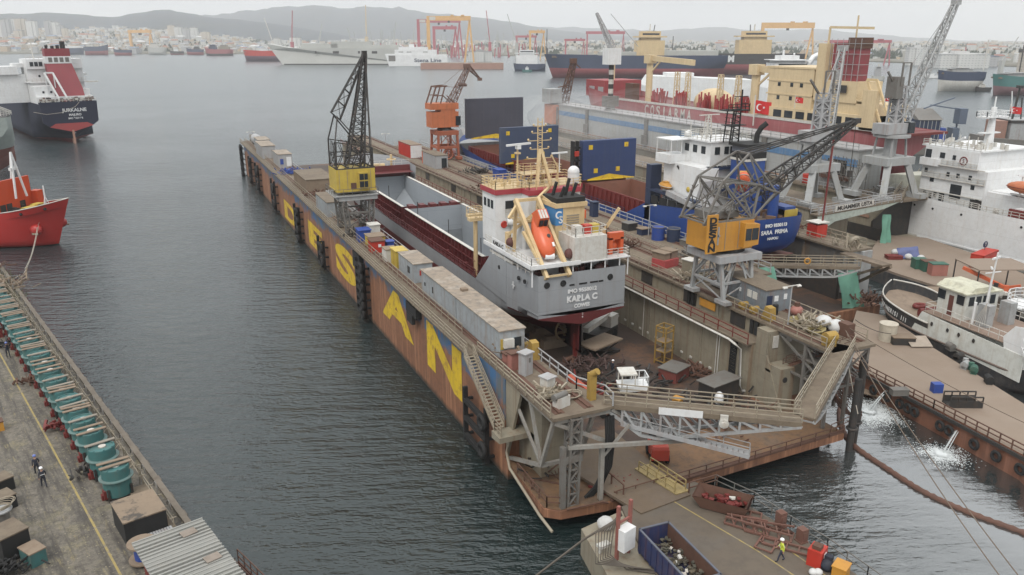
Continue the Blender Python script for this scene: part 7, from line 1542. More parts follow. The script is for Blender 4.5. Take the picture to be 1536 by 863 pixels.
# pale gangway with name panel
a_=G(1222,322,10.2);b_=G(1345,300,10.2)
g3=thing('swing_gangway','pale gangway with a name panel at the entrance of the grey dock','gangway',tuple(a_),math.atan2(b_.y-a_.y,b_.x-a_.x));L3=(b_-a_).length
MB().box(0,L3,-.8,.8,-.2,0).build('walkway',M['decktan'],g3);MB().rail([(0,-.8,0),(L3,-.8,0)],1.2,2,.05,2).rail([(0,.8,0),(L3,.8,0)],1.2,2,.05,2).build('railing',M['lgrey'],g3)
MB().ext([(0,-.75,-.2),(L3,-.75,-.2),(L3*.8,-.75,-1.0),(L3*.2,-.75,-1.6),(0,-.75,-3.2)],(0,.15,0)).build('girder',mat('girder_green',(.40,.45,.40),.6,dirt=.4),g3)
MB().box(L3*.18,L3*.64,-.9,-.84,.1,1.1).build('name_panel',M['dwhite'],g3)
text('name_lettering','MUAMMER USTA',.95,(L3*.41,-.93,.6),(1,0,0),(0,0,1),M['dsteel'],g3,bold=.03,width=L3*.42,world=False)
g3b,_L=leaf(tuple(b_),tuple(G(1372,262,10)),'short beige gangway section at the corner beside the white ship',4,M['decktan'],1.5,.8,False)
sheet('tarpaulin',[PY(1324,322,99),PY(1336,322,99),PY(1334,368,99),PY(1322,366,99)],1.5,M['tarp'],'small pale green tarpaulin hanging under the pale gangway','tarpaulin')
# ------------------------------------------------------------------ grey portal cranes of the third dock
def portal_crane(loc,label,tipd,sc=1.0,mast=True,fold=False):
 t_=thing('portal_crane',label,'crane',loc);s_=sc
 w=MB()
 for x in (-4.3*s_,4.3*s_):
  for y in (-3.5*s_,3.5*s_): w.bar((x,y,0),(x*.55,y*.6,6.4*s_),1.2*s_,1.0*s_);w.box(x-.8,x+.8,y-1.6,y+1.6,-.1,.8)
 w.box(-3.6*s_,3.6*s_,-2.8*s_,2.8*s_,6.0*s_,7.4*s_);w.build('portal',M['d3grey'],t_)
 w=MB();w.tube((0,0,7.4*s_),(0,0,11.2*s_),1.1*s_,12)
 for k in range(4): a=k*1.57+.8;w.bar((2.8*math.cos(a),2.8*math.sin(a),7.4*s_),(2.4*math.cos(a),2.4*math.sin(a),10.9*s_),.3)
 w.tube((0,0,10.9*s_),(0,0,11.4*s_),3.2*s_,16);w.build('pedestal',M['grey'],t_)
 w=MB();w.box(-3.4*s_,2.0*s_,-1.6,1.6,11.5*s_,13.4*s_);w.truss((.2,0,13.4*s_),(.2,0,20.0*s_),1.9,1.6,5,.16);w.box(-.5,.8,-.6,.6,13.4*s_,19*s_);w.build('machine_house',M['lgrey'],t_)
 MB().box(1.9,3.3,-2,-.4,11.6*s_,13.6*s_).build('driver_cab',M['glass'],t_)
 w=MB();w.truss((2.0,0,14*s_),tipd,2.0*s_,.8,17,.12,r2=.06);w.bar((-.5,0,20*s_),V(*tipd),.1);w.bar((.5,0,19.8*s_),Vector((2,0,14*s_)).lerp(Vector(tipd),.45),.12);w.cbox(tipd,(1.6,1.0,1.0));w.build('jib',M['grey'],t_)
 w=MB();w.bar((-1,0,20*s_),(-3.2,0,22.5*s_),.3);w.bar((-1,-1.2,20*s_),(-1,-1.2,24*s_),.25);w.bar((1,-1.2,20*s_),(1,-1.2,24*s_),.25);w.bar((-1,-1.2,24*s_),(1,-1.2,24*s_),.2);w.build('top_frame',M['steel'],t_)
 return t_
pc=portal_crane((124.8,104.6,9.9),'tall grey portal crane with a long jib beside the white ship',(13.5,1.5,34.5))
t_=MB().box(-1.8,-.2,-1.2,1.2,17.8,21.6).build('counterweight',M['steel'],pc)
portal_crane((108.2,106.0,9.9),'grey portal crane with a lattice jib leaning across the cream superstructure',(6.5,3.0,26.5),.95)
# striped mast crane standing in front of the red ship
st_=thing('striped_mast_crane','grey and white banded mast carrying a white box in front of the red ship','crane',tuple(PX(915,165,127)))
zt_=PX(920,55,127).z-PX(915,165,127).z
w=MB();w.tube((0,0,0),(0,0,3.2),1.6,8,.9);w.box(-2,2,-1.5,1.5,1.0,4.0);w.build('base',M['steel'],st_)
for k in range(8):
 z=3.4+(zt_-3.4)*k/8*.62;z2=3.4+(zt_-3.4)*(k+1)/8*.62;MB().tube((0,0,z),(0,0,z2),.75,10).build('band',M['dsteel'] if k % 2 == 0 else M['dwhite'],st_)
zc=PX(918,97,127).z-PX(915,165,127).z;MB().box(-2.2,2.2,-1.6,1.6,zc,zc+4.6).build('cab',M['white'],st_)
w=MB();w.truss((0,0,zc+4.6),(-2,6,PX(908,20,127).z-PX(915,165,127).z),1.6,.5,12,.1);w.bar((-.6,.5,zc+14),(5,-6,zc+5),.15);w.build('jib',M['lgrey'],st_)
# orange-grey crane at the far end of that dock
t_=thing('dock_crane','orange and grey crane wreathed in mist at the far end of the grey dock','crane',(126.5,236.5,9.8));s0=t_
w=MB()
for x in (-3,3):
 for y in (-3,3): w.bar((x,y,0),(x,y,7),.6)
w.build('portal',M['steel'],t_);MB().box(-4.5,3.5,-3,3,1.5,7.6).build('machine_house',mat('mist_orange',(.48,.17,.09),.7,dirt=.4),t_);MB().box(-5.5,-1.2,-2.8,2.8,8.2,12.6).build('ballast',M['grey'],t_)
w=MB();w.truss((1,0,8),(3.4,-2.0,21),2.4,1.2,8,.14);w.bar((-1.2,0,13),(2.4,-1.4,13.6),.3);w.bar((3.4,-2,21),(5.4,-3,19),.4);w.cbox((3.2,-2,21.3),(2.0,1.4,1.6));w.build('jib',M['rusty'],t_)
# ------------------------------------------------------------------ red ship behind the third dock
cs=thing('cargo_ship','faded red heavy cargo ship with cream superstructure and a scaffolded funnel','cargo ship',(147,110,0),R(0))
def C3(mb,n,m):
 mb.v=[(135+(v[0]-135)*(.62 if v[0] > 135 else 1),v[1],v[2]) for v in mb.v];return mb.build(n,m,cs,True)
M['cred']=mat('cosi_red',(.36,.11,.115),.65,plate=3.4,dirt=.35,dc=(.26,.14,.13),streak=.4,sc=(.42,.2,.2),ds=.2)
hc=loft_hull(129,24,2,20,bowrake=.06,zl=[2,5,8,11,14,17,20],mats_at=lambda z: 0,keel_rise=(.12,.7),bl=.17,n=40,sheer=4,tw=.85)
C3(shift(hc,(147,115,0)),'hull',[M['cred']])
w=MB();w.box(135.4,158.6,112,226,19.4,19.9);C3(w,'main_deck',M['dred'])
w=MB();w.box(134.9,135.1,113,222,19.9,20.5);C3(w,'deck_edge',M['dwhite'])
w=MB();w.box(136,158,224,236,20,25.2);C3(w,'forecastle',mat('cosi_red2',(.30,.05,.055),.6,dirt=.3))
for y in (225,230.5): C3(MB().box(135.9,136.02,y,y+3.2,21.2,23.2),'bulwark_opening',M['lgrey'])
hull_text_m=M['white']
for i,ch in enumerate('COSIARMA'):
 y=199-(i*2.9);text('hull_lettering',ch,3.9,(134.88,y,18.0),(0,-1,0),(0,0,1),M['dwhite'],cs,bold=.02,width=1.8 if ch != 'I' else .5)
 # superstructure
cr2=M['cream2']=mat('cream_super',(.62,.49,.30),.6,dirt=.3,dc=(.4,.3,.18),streak=.3,sc=(.35,.25,.15))
w=MB();w.box(136,158,136,150,20,31.5);w.box(137.0,152,119,136,20,25.0);w.box(136.6,148,124,136,25.0,29.4);w.box(135.8,158,136,150.5,25.6,25.9);w.box(135.8,158,136,150.5,28.6,28.9);w.box(135.8,158,135.6,151,31.5,31.9);w.box(135.5,150,119,152,19.9,22.8);C3(w,'superstructure',cr2)
w=MB();w.box(134.9,136.5,118,121.5,20,28);w.box(136,139,133.2,135.6,25,37);C3(w,'casing',cr2)
for k in range(7): C3(MB().box(135.42,135.55,123+k*3.6,125.6+k*3.6,20.6,22.2),'window',M['glass'])
for y in (139,142,146):
 for z in (24.5,27.5): C3(MB().box(135.92,136.02,y,y+.9,z,z+.9),'window',M['glass'])
C3(MB().box(135.9,136.02,126.5,129.5,27.0,28.6),'opening',M['dsteel'])
w=MB();w.box(138,143,125.5,132.5,26,37.2);C3(w,'funnel',mat('cosi_funnel',(.27,.045,.055),.6,dirt=.4,patch=.4,pc=(.13,.05,.05),ps=.2))
C3(MB().box(137.7,143.3,125.2,128.6,36.0,38.2),'funnel_top',M['rusty']);C3(MB().box(137.85,138.05,129.6,132.2,29.2,31.6),'funnel_panel',M['lgrey'])
w=MB()
for k in range(6): z=26.5+k*2.1;w.bar((137.6,125,z),(137.6,133,z),.1);w.bar((137.6,125,z),(143.4,125,z),.1)
for k in range(6): w.bar((137.6,125+k*1.6,25.6),(137.6,125+k*1.6,38),.1)
C3(w,'scaffolding',M['lgrey'])
w=MB();w.box(136.8,142,120,133,25.5,25.8);w.rail([(136.9,120,25.8),(136.9,133,25.8)],1,2,.06,1);w.bar((136.6,133,22.8),(136.6,129,25.5),.3);w.bar((137,133.5,40.3),(137,122,40),.5);w.bar((140,128,38),(140,128,42.6),.3);w.bar((136.8,133.5,31),(137,133.5,40.3),.4);C3(w,'bridge_wing',cr2)
w=MB();a,b=(136,117.5,22.8),(136,122.0,30.5)
w.bar((135.5,113.5,20.5),(136,119,30),.5);w.bar((135.5,116,20.5),(136,121.5,30),.5);w.bar((136,119,30),(136,121.5,30),.5);w.bar((137,112.6,21),(137,116,24.6),.4);C3(w,'launch_frame',M['cream'])
# deck cranes and cargo of the red ship
for y,h_ in ((204,12),(158,10.5)):
 w=MB();w.tube((141,y,20),(141,y,20+h_),1.3,12);w.box(139,143,y-1.5,y+1.5,20+h_-1,20+h_+1.5);w.bar((141,y,20+h_+.5),(141,y-21,20+h_-.3),1.3,1.5);w.bar((141,y-.8,20+h_-3.5),(141,y-5,20+h_-.4),.5);C3(w,'deck_crane',cr2)
w=MB();w.sphere((147,178,21),6,16,8,(1,1.3,.7));C3(w,'cargo_dome',cr2)
for y in (186,191,172,165): C3(MB().truss((142,y,20),(142,y,29),1.6,1.2,6,.12),'cargo_tower',cr2)
r_=random.Random(12)
for j,y in enumerate((197,186,176,168,160)):
 t=MB()
 for k in range(26): x,yy=136.5+r_.uniform(0,5),y+r_.uniform(-2,2);t.bar((x,yy,20),(x+r_.uniform(-.6,.6),yy+r_.uniform(-.6,.6),20+r_.uniform(1.5,4.4)),.4)
 C3(t,'lashing_gear',mat('lash_red',(.35,.05,.05),.6))
C3(MB().box(137,141,209,213,20,25),'deck_box',M['rusty'])
C3(MB().tube((146,229,24),(146,229,35),.5,8),'foremast',cr2)
# Turkish flag
def flag(loc,az,s_,label):
 t_=thing('flag',label,'flag',loc,az);MB().tube((0,0,-s_*1.5),(0,0,s_*.9),.06*s_).build('pole',M['dwhite'],t_)
 w=MB();vs=[];n=8
 for i in range(n+1):
  x=s_*1.5*i/n;vs += [(x,.1*s_*math.sin(i*.9),-.5*s_-.1*s_*i/n),(x,.1*s_*math.sin(i*.9),.5*s_-.12*s_*i/n)]
 w.add(vs,[(2*i,2*i+2,2*i+3,2*i+1) for i in range(n)]);w.build('cloth',mat('flag_red',(.5,.02,.02),.7,dirt=0),t_)
 w=MB();c=V(.5*s_,-.16*s_,-.03*s_);ou=[(c.x+.27*s_*math.cos(a),c.z+.27*s_*math.sin(a)) for a in [R(40)+R(280)*k/16 for k in range(17)]];inn=[(c.x+.07*s_+.215*s_*math.cos(a),c.z+.215*s_*math.sin(a)) for a in [R(48)+R(264)*k/16 for k in range(17)]]
 for k in range(16): w.add([(ou[k][0],c.y,ou[k][1]),(ou[k+1][0],c.y,ou[k+1][1]),(inn[k+1][0],c.y,inn[k+1][1]),(inn[k][0],c.y,inn[k][1])],[(0,1,2,3)])
 w.add([(c.x+.38*s_+(.12 if k % 2 == 0 else .05)*s_*math.cos(k*.628),c.y,c.z+(.12 if k % 2 == 0 else .05)*s_*math.sin(k*.628)) for k in range(10)],[tuple(range(10))]);w.build('crescent_star',M['white'],t_)
flag(tuple(PX(1132,160,134)),-1.2,3.0,'large red Turkish flag on the side of the red ship')
flag(tuple(PX(1193,150,133)),-1.2,1.2,'small red Turkish flag above the cream superstructure side')
flag(tuple(PX(1328,147,128)),-1.0,1.2,'small Turkish flag beside the tall grey crane')
flag(tuple(PD(1515,165,190)),-1.0,1.6,'small Turkish flag on a mast at the right edge')
# ------------------------------------------------------------------ white ship on the right
ws=thing('white_ship','large white ship with an orange lifeboat moored along the far quay','ship',(139.2,30,0))
W3=lambda mb,n,m: mb.build(n,m,ws,True)
hw_=loft_hull(93,16.4,-1,9.3,bowrake=.03,zl=[-1,.5,1.6,2.3,4,6,8,9.3],mats_at=lambda z: 1 if z < 2.3 else 0,keel_rise=(.1,.3),bl=.06,n=60,sheer=2.2,tw=.9)
W3(shift(hw_,(139.2,30,0)),'hull',[M['white'],M['dwhite']])
W3(MB().box(130.86,131.0,31,101,2.15,2.45),'rubbing_strake',M['white'])
for y in (102.5,98.6,92.8,81.8,77.8,75.7,70): W3(MB().tube((130.9,y,8.0),(131.1,y,8.0),.2,10),'porthole',M['black'])
w=MB();w.box(131.3,147.2,31,100,8.6,8.9);W3(w,'main_deck',mat('ws_deck',(.35,.36,.34),.7,dirt=.4))
_W3=W3
def W3(mb,n,m): mb.v=[(v[0],v[1]+(4 if v[1] > 60 else 0),v[2]) for v in mb.v];return _W3(mb,n,m)
w=MB();w.box(132.4,146.2,86.2,99.2,8.9,15.8);w.box(132.0,146.5,88.0,98.8,15.8,19.0);w.box(131.6,134.6,95.5,99.4,15.6,16.9);w.box(133.2,145,40,86.2,8.9,12.4);w.box(134,145,40,86.2,12.4,12.6);w.box(132.2,146.4,87.6,99.8,19.0,19.25);W3(w,'superstructure',M['white'])
for (x,y,z,d_,h_) in ((132.36,96.4,12.6,.8,.9),(132.36,90.6,10.2,2.2,2.6),(132.36,93.8,9.0,1.0,1.9),(131.96,94.6,17.2,1.0,1.0),(131.96,97.4,17.0,1.2,1.5),(132.36,88.2,12.4,.7,.8)): W3(MB().box(x-.04,x+.1,y,y+d_,z,z+h_),'window',M['glass'])
text('emblem','S',.9,(131.9,94.8,17.2),(0,-1,0),(0,0,1),M['dred'],ws);W3(MB().torus((131.95,90.8,17.2),(1,0,0),.7,.1,18,5),'emblem_ring',M['dred'])
w=MB();w.tube((138,91,19.2),(138,91,26.4),.9,10,.45);w.box(135,141,90,92,24.6,24.8);w.rail([(135,90,24.8),(141,90,24.8),(141,92,24.8),(135,92,24.8),(135,90,24.8)],.9,1,.06,1);w.box(135.6,140,90.4,91.6,21.8,22.0);w.tube((138,91,26.4),(138,91,28.2),.12);w.tube((143,91,25),(142,91,29),.08);w.bar((134,96,19.2),(133,92,21.2),.35);W3(w,'mast',M['white'])
w=MB();w.rail([(132.1,88,19.25),(132.1,99.5,19.25)],1,1.3,.05,2);w.rail([(131.2,40,9.2),(131.2,86,9.2)],1.0,1.5,.05,1);w.rail([(131.4,86,9.3),(131.4,108,10.3)],1.0,1.5,.05,2)
for k in range(6): w.tube((133+k*.4,87.8+k*2,19.2),(133+k*.4,87.8+k*2,21.4),.08)
W3(w,'railing',M['dwhite'])
w=MB()
for z,x in ((10.9,132.3),(13.4,132.3),(15.9,131.9)): w.box(x-.25,x,86.4,99,z,z+.15)
w.rail([(132.2,86.4,13.5),(132.2,99,13.5)],.9,1.2,.04,1);w.rail([(131.8,88,16),(131.8,95,16)],.9,1.2,.04,1)
for k in range(30): w.cbox((rnd.uniform(133,140),rnd.uniform(87,99),19.6),(.4,.4,rnd.uniform(.4,1.8)),rnd.random()*3)
for k in range(26): w.cbox((rnd.uniform(131.7,133),rnd.uniform(42,84),9.3),(.5,.8,rnd.uniform(.6,1.8)),0)
W3(w,'deck_ledges',M['dwhite'])
for y,z in ((87,10.2),(89,14.0),(91.4,14.0),(93.4,14.0),(95.4,10.0),(97.6,10.0),(98,14.2),(92.4,17.2)): W3(MB().box(131.9 if z > 16 else 132.33,132.42,y,y+.6,z,z+.8),'window',M['glass'])
W3(MB().box(132.3,132.6,86.4,88.6,8.9,10.7).box(132.3,132.6,96.4,97,8.9,10.6),'dark_doorway',M['dsteel'])
W3=_W3
w=MB();w.ext([(133.5,103.4,8.9),(134.5,112,9.8),(134.5,112,12.2),(133.5,103.4,13.2)],(8,0,0));W3(w,'foredeck_cover',mat('ws_cream',(.66,.66,.56),.6,dirt=.3))
W3(MB().box(131.2,131.7,66,84.6,9.3,10.6),'gangway_ladder',M['dred'])
w=MB()
for k in range(9): w.box(131.6,133.0,60+k*2.8,61.4+k*2.8,9,10.8)
W3(w,'deck_fittings',M['white'])
W3(MB().box(133.0,134.2,99.3,101.6,8.9,11),'winch',M['rusty'])
wl=thing('lifeboat','long orange enclosed lifeboat on the side deck of the white ship','lifeboat',(132.0,82.6,14.3),0)
w=MB();w.sphere((0,0,0),1,18,10,(1.15,3.6,1.1));w.v=[(x,y,z if z > -.5 else z*.9) for x,y,z in w.v];w.build('hull',mat('boat_rust_orange',(.50,.16,.07),.5,dirt=.3),wl)
w=MB();w.torus((0,0,0),(0,0,1),1.0,.05,24,4);w.v=[(x*1.15,y*3.6,z) for x,y,z in w.v];w.build('fender_line',M['dred'],wl)
w=MB();
for y in (-2,2): w.bar((1.4,y,-3),(1.4,y,1.6),.25);w.bar((1.4,y,1.6),(0,y,1.9),.25)
w.build('davit',M['white'],wl)
W3(MB().box(133.2,135,77,86.2,12.6,12.9),'boat_shelf',M['white'])
# small white boat bow with orange post between dock 3 and the white ship
t_=thing('small_boat','small white boat bow with an orange post beyond the grey crane legs','boat',tuple(PX(1280,268,127)));MB().sphere((0,0,0),1.6,12,8,(1.0,2.0,.9)).build('hull',M['dwhite'],t_);MB().box(-.2,.2,0,.5,.5,3.4).build('post',M['orange'],t_)
# ------------------------------------------------------------------ ships on the left
jk=thing('tanker_ship','dark hulled tanker with white superstructure and a tall dark red funnel','tanker',(-23.8,346,0),R(15))
hj=loft_hull(150,21,-1,14.6,bowrake=.05,zl=[-1,1.5,4,6.2,8,10,12,14.6],mats_at=lambda z: 1 if z < .8 else 0,keel_rise=(.1,.45),bl=.16,n=36,tw=.9,sheer=3)
jb=M['jnavy']=mat('jur_navy',(.012,.016,.038),.85,dirt=.15,dc=(.03,.03,.04));hj.build('hull',[jb,M['faded'] if 'faded' in M else mat('jur_red',(.22,.045,.05),.6,dirt=.3)],jk)
w=MB();w.ext([(-7.5,-.15,6.4),(0,-.15,4.3),(7.5,-.15,6.4),(5.4,-.15,7.6),(-5.4,-.15,7.6)],(0,.1,0));w.build('stern_band',mat('jur_red2',(.34,.05,.05),.6,dirt=.2),jk)
w=MB();w.ext([(-9.4,-.1,8.0),(-7.5,-.1,6.6),(7.5,-.1,6.6),(9.4,-.1,8.0),(9.7,-.1,15.4),(-9.7,-.1,15.4)],(0,2,0));w.build('transom',jb,jk)
MB().ext([(-.3,-1.0,-1),(-.3,2,-1),(-.3,2,5),(-.3,-.8,5)],(.6,0,0)).build('rudder',mat('rud',(.4,.22,.16),.6,dirt=.3),jk)
deck_of(hj,0,.97,14.6,150,10,.05).build('deck',M['jnavy'],jk)
w=MB();w.box(-9.5,9.5,14,26,14.6,27);w.box(-9.5,9.5,13,27,27,30.6);w.box(-13,-9.5,20,26,27.5,29);w.box(9.5,12,20,26,24,25);w.box(-10.2,10.2,13,27.5,22,22.3);w.box(-9.4,9.4,4,14,14.6,17.2);w.box(-9.4,-3,6,14,17.2,21);w.box(5,9.6,8,14,17,19.5);w.build('superstructure',M['white'],jk)
for x in (-8.4,-6.9,-5.4): MB().box(x,x+1.2,12.9,13.05,28.0,29.6).build('window',M['glass'],jk)
for x,z in ((-7,18.4),(-4.4,18.4),(-6,24),(-3.2,24.4)): MB().box(x,x+.7,5.9 if z < 20 else 13.9,6.1 if z < 20 else 14.05,z,z+.8).build('window',M['glass'],jk)
w=MB();w.ext([(-1.6,3.6,15),(7.0,3.6,15),(6.8,5.6,20),(5.0,9,29),(-3.6,9,29),(-3.4,5.6,20)],(0,4.0,0));w.box(-3.6,5,9,13,31.6,34.4);w.build('funnel',mat('jur_funnel',(.24,.035,.045),.5,dirt=.15,streak=.15),jk)
w=MB();w.box(-3.7,5.1,8.9,13,29.0,31.6);w.build('funnel_band',M['white'],jk)
for k in range(4): MB().box(-2.7+k*1.9,-1.4+k*1.9,8.85,8.95,29.5,31.2).build('vent_window',M['steel'],jk)
for x,r_,h_ in ((-2.4,.5,35.6),(-.4,.6,35.4),(1.4,.6,35.6),(3.2,.9,37.0)): MB().tube((x,11,34.4),(x,11,h_),r_,10).build('exhaust_pipe',M['black'],jk)
w=MB();
for x in (-3.8,-1.0): w.bar((x-1.6,5.6,25.8),(x+1.4,1.6,16.0),.5);w.bar((x-1.4,5.6,25.8),(x-1.4,6,16),.35)
w.bar((-5.4,5.6,25.8),(-2.6,5.6,25.8),.5);w.build('launch_frame',M['white'],jk)
w=MB();w.rail([(-9.5,0,15.4),(9.5,0,15.4)],1.1,1.3,.06,1);w.rail([(-9.4,13.1,30.6),(9.4,13.1,30.6)],1.1,1.5,.06,1);w.rail([(-10,13.1,22.3),(10,13.1,22.3)],1.1,1.5,.06,1);w.box(9,13.4,9,9.6,21.8,22.3)
w.tube((-6,18,30.6),(-6,18,37),.2);w.sphere((-1.5,16,32),1.0,8,6);w.build('railing',M['dwhite'],jk)
r_=random.Random(3);t=MB()
for k in range(70): t.cbox((r_.uniform(-9,9),r_.uniform(.5,3.4),15.2+r_.uniform(0,1.4)),(r_.uniform(.3,1.2),.6,r_.uniform(.4,1.4)),0,k % 3)
stuff(t.build('deck_gear',[M['dsteel'],M['dwhite'],M['rusty']],jk))
for tx_,s_,z,wd in (('JURKALNE',1.7,12.3,8.4),('MAJURO',1.1,10.6,4.2),('IMO 9321196',.9,9.3,5.0)): text('stern_lettering',tx_,s_,(1.6,-.13,z),(1,0,0),(0,0,1),M['white'],jk,bold=.03,width=wd,world=False)
w=MB();w.path([(-12,.0,12.2),(-8,-.6,11.2),(-3,-.6,11.6),(2,-.6,13.6),(3.6,-.5,15.2)],.09,5);w.build('mooring_line',ropem,jk)
MB().box(-30,-9.6,18,30,14.6,25).box(-28,-12,17,29,25,28).box(-26,-20,16.8,17,26,27).build('side_block',M['white'],jk)
gh=thing('cargo_ship','pale grey green ship stern cut off by the left frame edge','ship',(-40.2,262,0),R(15));hg=loft_hull(90,18,-1,17,zl=[-1,3,6,8,10,12,14,17],mats_at=lambda z: 1 if z < 8 else 0,bl=.16,n=24,keel_rise=(.16,.62),tw=.7)
hg.build('hull',[mat('green_grey',(.30,.34,.32),.5,dirt=.2),mat('dull_red',(.24,.09,.07),.6,dirt=.3)],gh);deck_of(hg,0,.97,17,90,8,-.1).build('deck',M['dsteel'],gh);MB().rail([(4,1,17),(9,8,17),(9,60,17)],1.1,1.5,.05,1).build('railing',M['dwhite'],gh);MB().box(-6,6,6,18,17,20).build('deckhouse',M['white'],gh)
# red ship bow
rs=thing('cargo_ship','bright red ship bow with an orange bulkhead and white tripod mast','cargo ship',(-19.6-34*.82,173.5+34*.55,0),math.atan2(-.82,-.55))
hr=loft_hull(40,11.5,-.6,6.6,bowrake=.10,zl=[-.6,0,.6,1.4,2.6,4,5.4,6.6],mats_at=lambda z: 1 if z < .3 else 0,keel_rise=(.1,.3),bl=.42,n=40,sheer=2.6)
rsm=M['rsred']=mat('bow_red',(.42,.03,.025),.42,dirt=.15,dc=(.3,.05,.05));rso=mat('bow_orange',(.58,.07,.015),.45,dirt=.15,dc=(.4,.07,.03));hr.build('hull',[rsm,M['dsteel']],rs)
deck_of(hr,.0,.97,6.6,40,16,-1.3).build('deck',M['dsteel'],rs)
w=MB();w.path([(s_*hr.half(t/40,6.6),hr.yy(t/40,6.6),hr.zs(t/40,6.6)) for s_ in (1,) for t in range(10,41)],.1,5);w.path([(-hr.half(t/40,6.6),hr.yy(t/40,6.6),hr.zs(t/40,6.6)) for t in range(10,41)],.1,5);w.build('bulwark_cap',M['dwhite'],rs)
w=MB();w.box(-3.8,4.4,28.6,29.0,5.4,12.6);w.box(4.4,5.2,27,29,5.4,10);w.box(-5.4,-3.8,28.6,30.2,5.4,9.6);w.box(-5.2,5.2,2,28.6,5.4,7.8);w.build('bulkhead',rso,rs)
w=MB();
for a in ((-1.4,30,9),(1.4,30,9),(0,28,9)): w.bar(a,(0,29.4,17.6),.3)
w.bar((-.8,29.4,14.5),(1.0,29.4,14.5),.5);w.bar((0,35,6.8),(0,35,11.4),.18);
for a in (0,2.1,4.2): w.bar((1.0*math.cos(a),35+1.0*math.sin(a),6.4),(0,35,9.4),.12)
w.build('mast',M['white'],rs)
for x in (-1.8,1.6,3.2): MB().box(x,x+1.3,29.0,29.1,6.6,8.2).build('doorway',M['dsteel'],rs)
w=MB();w.box(-2.6,-.6,31,32.5,6,7.6);w.tube((-3.0,31.8,7),(2.6,31.8,7),.55,10);w.build('windlass',M['cyel'],rs)
r_=random.Random(4);t=MB()
for k in range(40): t.cbox((r_.uniform(-3,3),r_.uniform(29.5,34),6+r_.uniform(0,1.2)),(r_.uniform(.2,.9),.4,r_.uniform(.3,1.2)),r_.uniform(0,3))
stuff(t.build('deck_gear',M['dsteel'],rs))
for s_ in (-1,1):
 tt=.885;p=V(s_*hr.half(tt,3.6),hr.yy(tt,3.6),3.6);MB().sphere(p,1.15,12,8,(.8,1,.9)).build('anchor_bolster',rsm,rs);MB().cbox(p+V(s_*.95,.4,-.6),(.2,1.2,.3),0).build('anchor',M['railc'],rs)
 for t9 in (.84,.93): q=V(s_*hr.half(t9,5.9),hr.yy(t9,5.9),hr.zs(t9,5.9));MB().sphere(q,.3,8,6).build('hawse_hole',M['black'],rs)
 # cream hold covers behind the red bulkhead
MB().box(-3,3,8,22,7.8,9.6).build('hatch_cover',M['cream'],rs);w=MB();w.rail([(4.6,3,7.8),(4.6,22,7.8)],1.6,2,.08,1);w.build('railing',M['dwhite'],rs)
hull_text(hr,rs,'NIR',.60,.66,4.6,1.1,M['white'],1,.03,.15)
# ------------------------------------------------------------------ far shore
def depth(p): return (p.x*FW[0]+p.y*FW[1]+(p.z-H)*FW[2])
def fr(px,y,z=0.):
 p=G(px,y,z);return p,depth(p)/F
def far(name,label,cat,px,y,group=None,turn=0.):
 p,s=fr(px,y);t=thing(name,label,cat,tuple(p),-YAW+turn,group);return t,s
FH=(math.sin(YAW),math.cos(YAW))
def ground(px,D):  # point at camera depth D on the plain
 u=(px-CX)/F;return V(FH[0]*D+RT[0]*u*D,FH[1]*D+RT[1]*u*D,0)
def pl(tab,x):
 if x <= tab[0][0]: return tab[0][1]
 for (a,b),(c,d) in zip(tab,tab[1:]):
  if x <= c: return b+(d-b)*(x-a)/(c-a)
 return tab[-1][1]
SH=((-400,81),(400,81),(800,84),(1100,88),(1250,91),(1400,97),(1536,101),(1800,106))
def shore(px): return fr(px,pl(SH,px))[1]*F*1.02
SL=((-400,.045),(250,.045),(420,.014),(700,.006),(2000,.004))
def lz(px,D): d0=shore(px);return 2.0+max(0,D-d0)*pl(SL,px)
w=MB();cols=list(range(-500,2200,60));ds=(0,60,400,1000,1800,3200,9000)
for c in cols:
 for d in ds: D_=shore(c)+d;p=ground(c,D_);w.v.append((p.x,p.y,(lz(c,min(D_,shore(c)+1800)) if d else 1.2)))
k_=len(ds)
for i in range(len(cols)-1):
 for j in range(k_-1): w.f.append([i*k_+j,(i+1)*k_+j,(i+1)*k_+j+1,i*k_+j+1]);w.m.append(0);w.sm.append(True)
n0=len(w.v)
for c in cols: p=ground(c,shore(c));w.v.append((p.x,p.y,-1))
for i in range(len(cols)-1): w.f.append([n0+i,n0+i+1,(i+1)*k_,i*k_]);w.m.append(0);w.sm.append(False)
struct(w.build('shore_land',mat('land',(.15,.14,.11),.9,dirt=.6,dc=(.07,.085,.05),ds=.01,patch=.6,pc=(.20,.18,.15),ps=.006)))
hm=mat('hill_scrub_hazed',(.045,.058,.07),.95,dirt=.6,dc=(.07,.065,.055),ds=.003,patch=.5,pc=(.03,.04,.035),ps=.002)  # bluish base colour mimics distance haze over the scrub
def ridge(prof,D,thick,seed,m_=hm):
 r_=random.Random(seed);w=MB();xs=range(prof[0][0],prof[-1][0]+1,12);rows=7
 for c in xs:
  y=pl(prof,c);zt=H+(58-y)*D/F/ct*1.0+r_.uniform(-1,1)*D*.0007
  for j in range(rows):
   q=j/(rows-1);dd=D-thick*(1-q)*1.0;p=ground(c,dd);p.z=max(0,zt*(math.sin(q*math.pi/2)**1.3)+r_.uniform(-1,1)*zt*.05*(q < 1)*(q > 0));w.v.append(tuple(p))
  p=ground(c,D+thick);w.v.append((p.x,p.y,0))
 k=rows+1;n=len(list(xs))
 for i in range(n-1):
  for j in range(k-1): w.f.append([i*k+j,(i+1)*k+j,(i+1)*k+j+1,i*k+j+1]);w.m.append(0);w.sm.append(True)
 struct(w.build('hills',m_))
ridge(((-400,26),(0,28),(100,25),(135,26),(200,31),(240,24),(280,21),(330,29),(400,36),(470,44),(540,56)),4300,900,1)
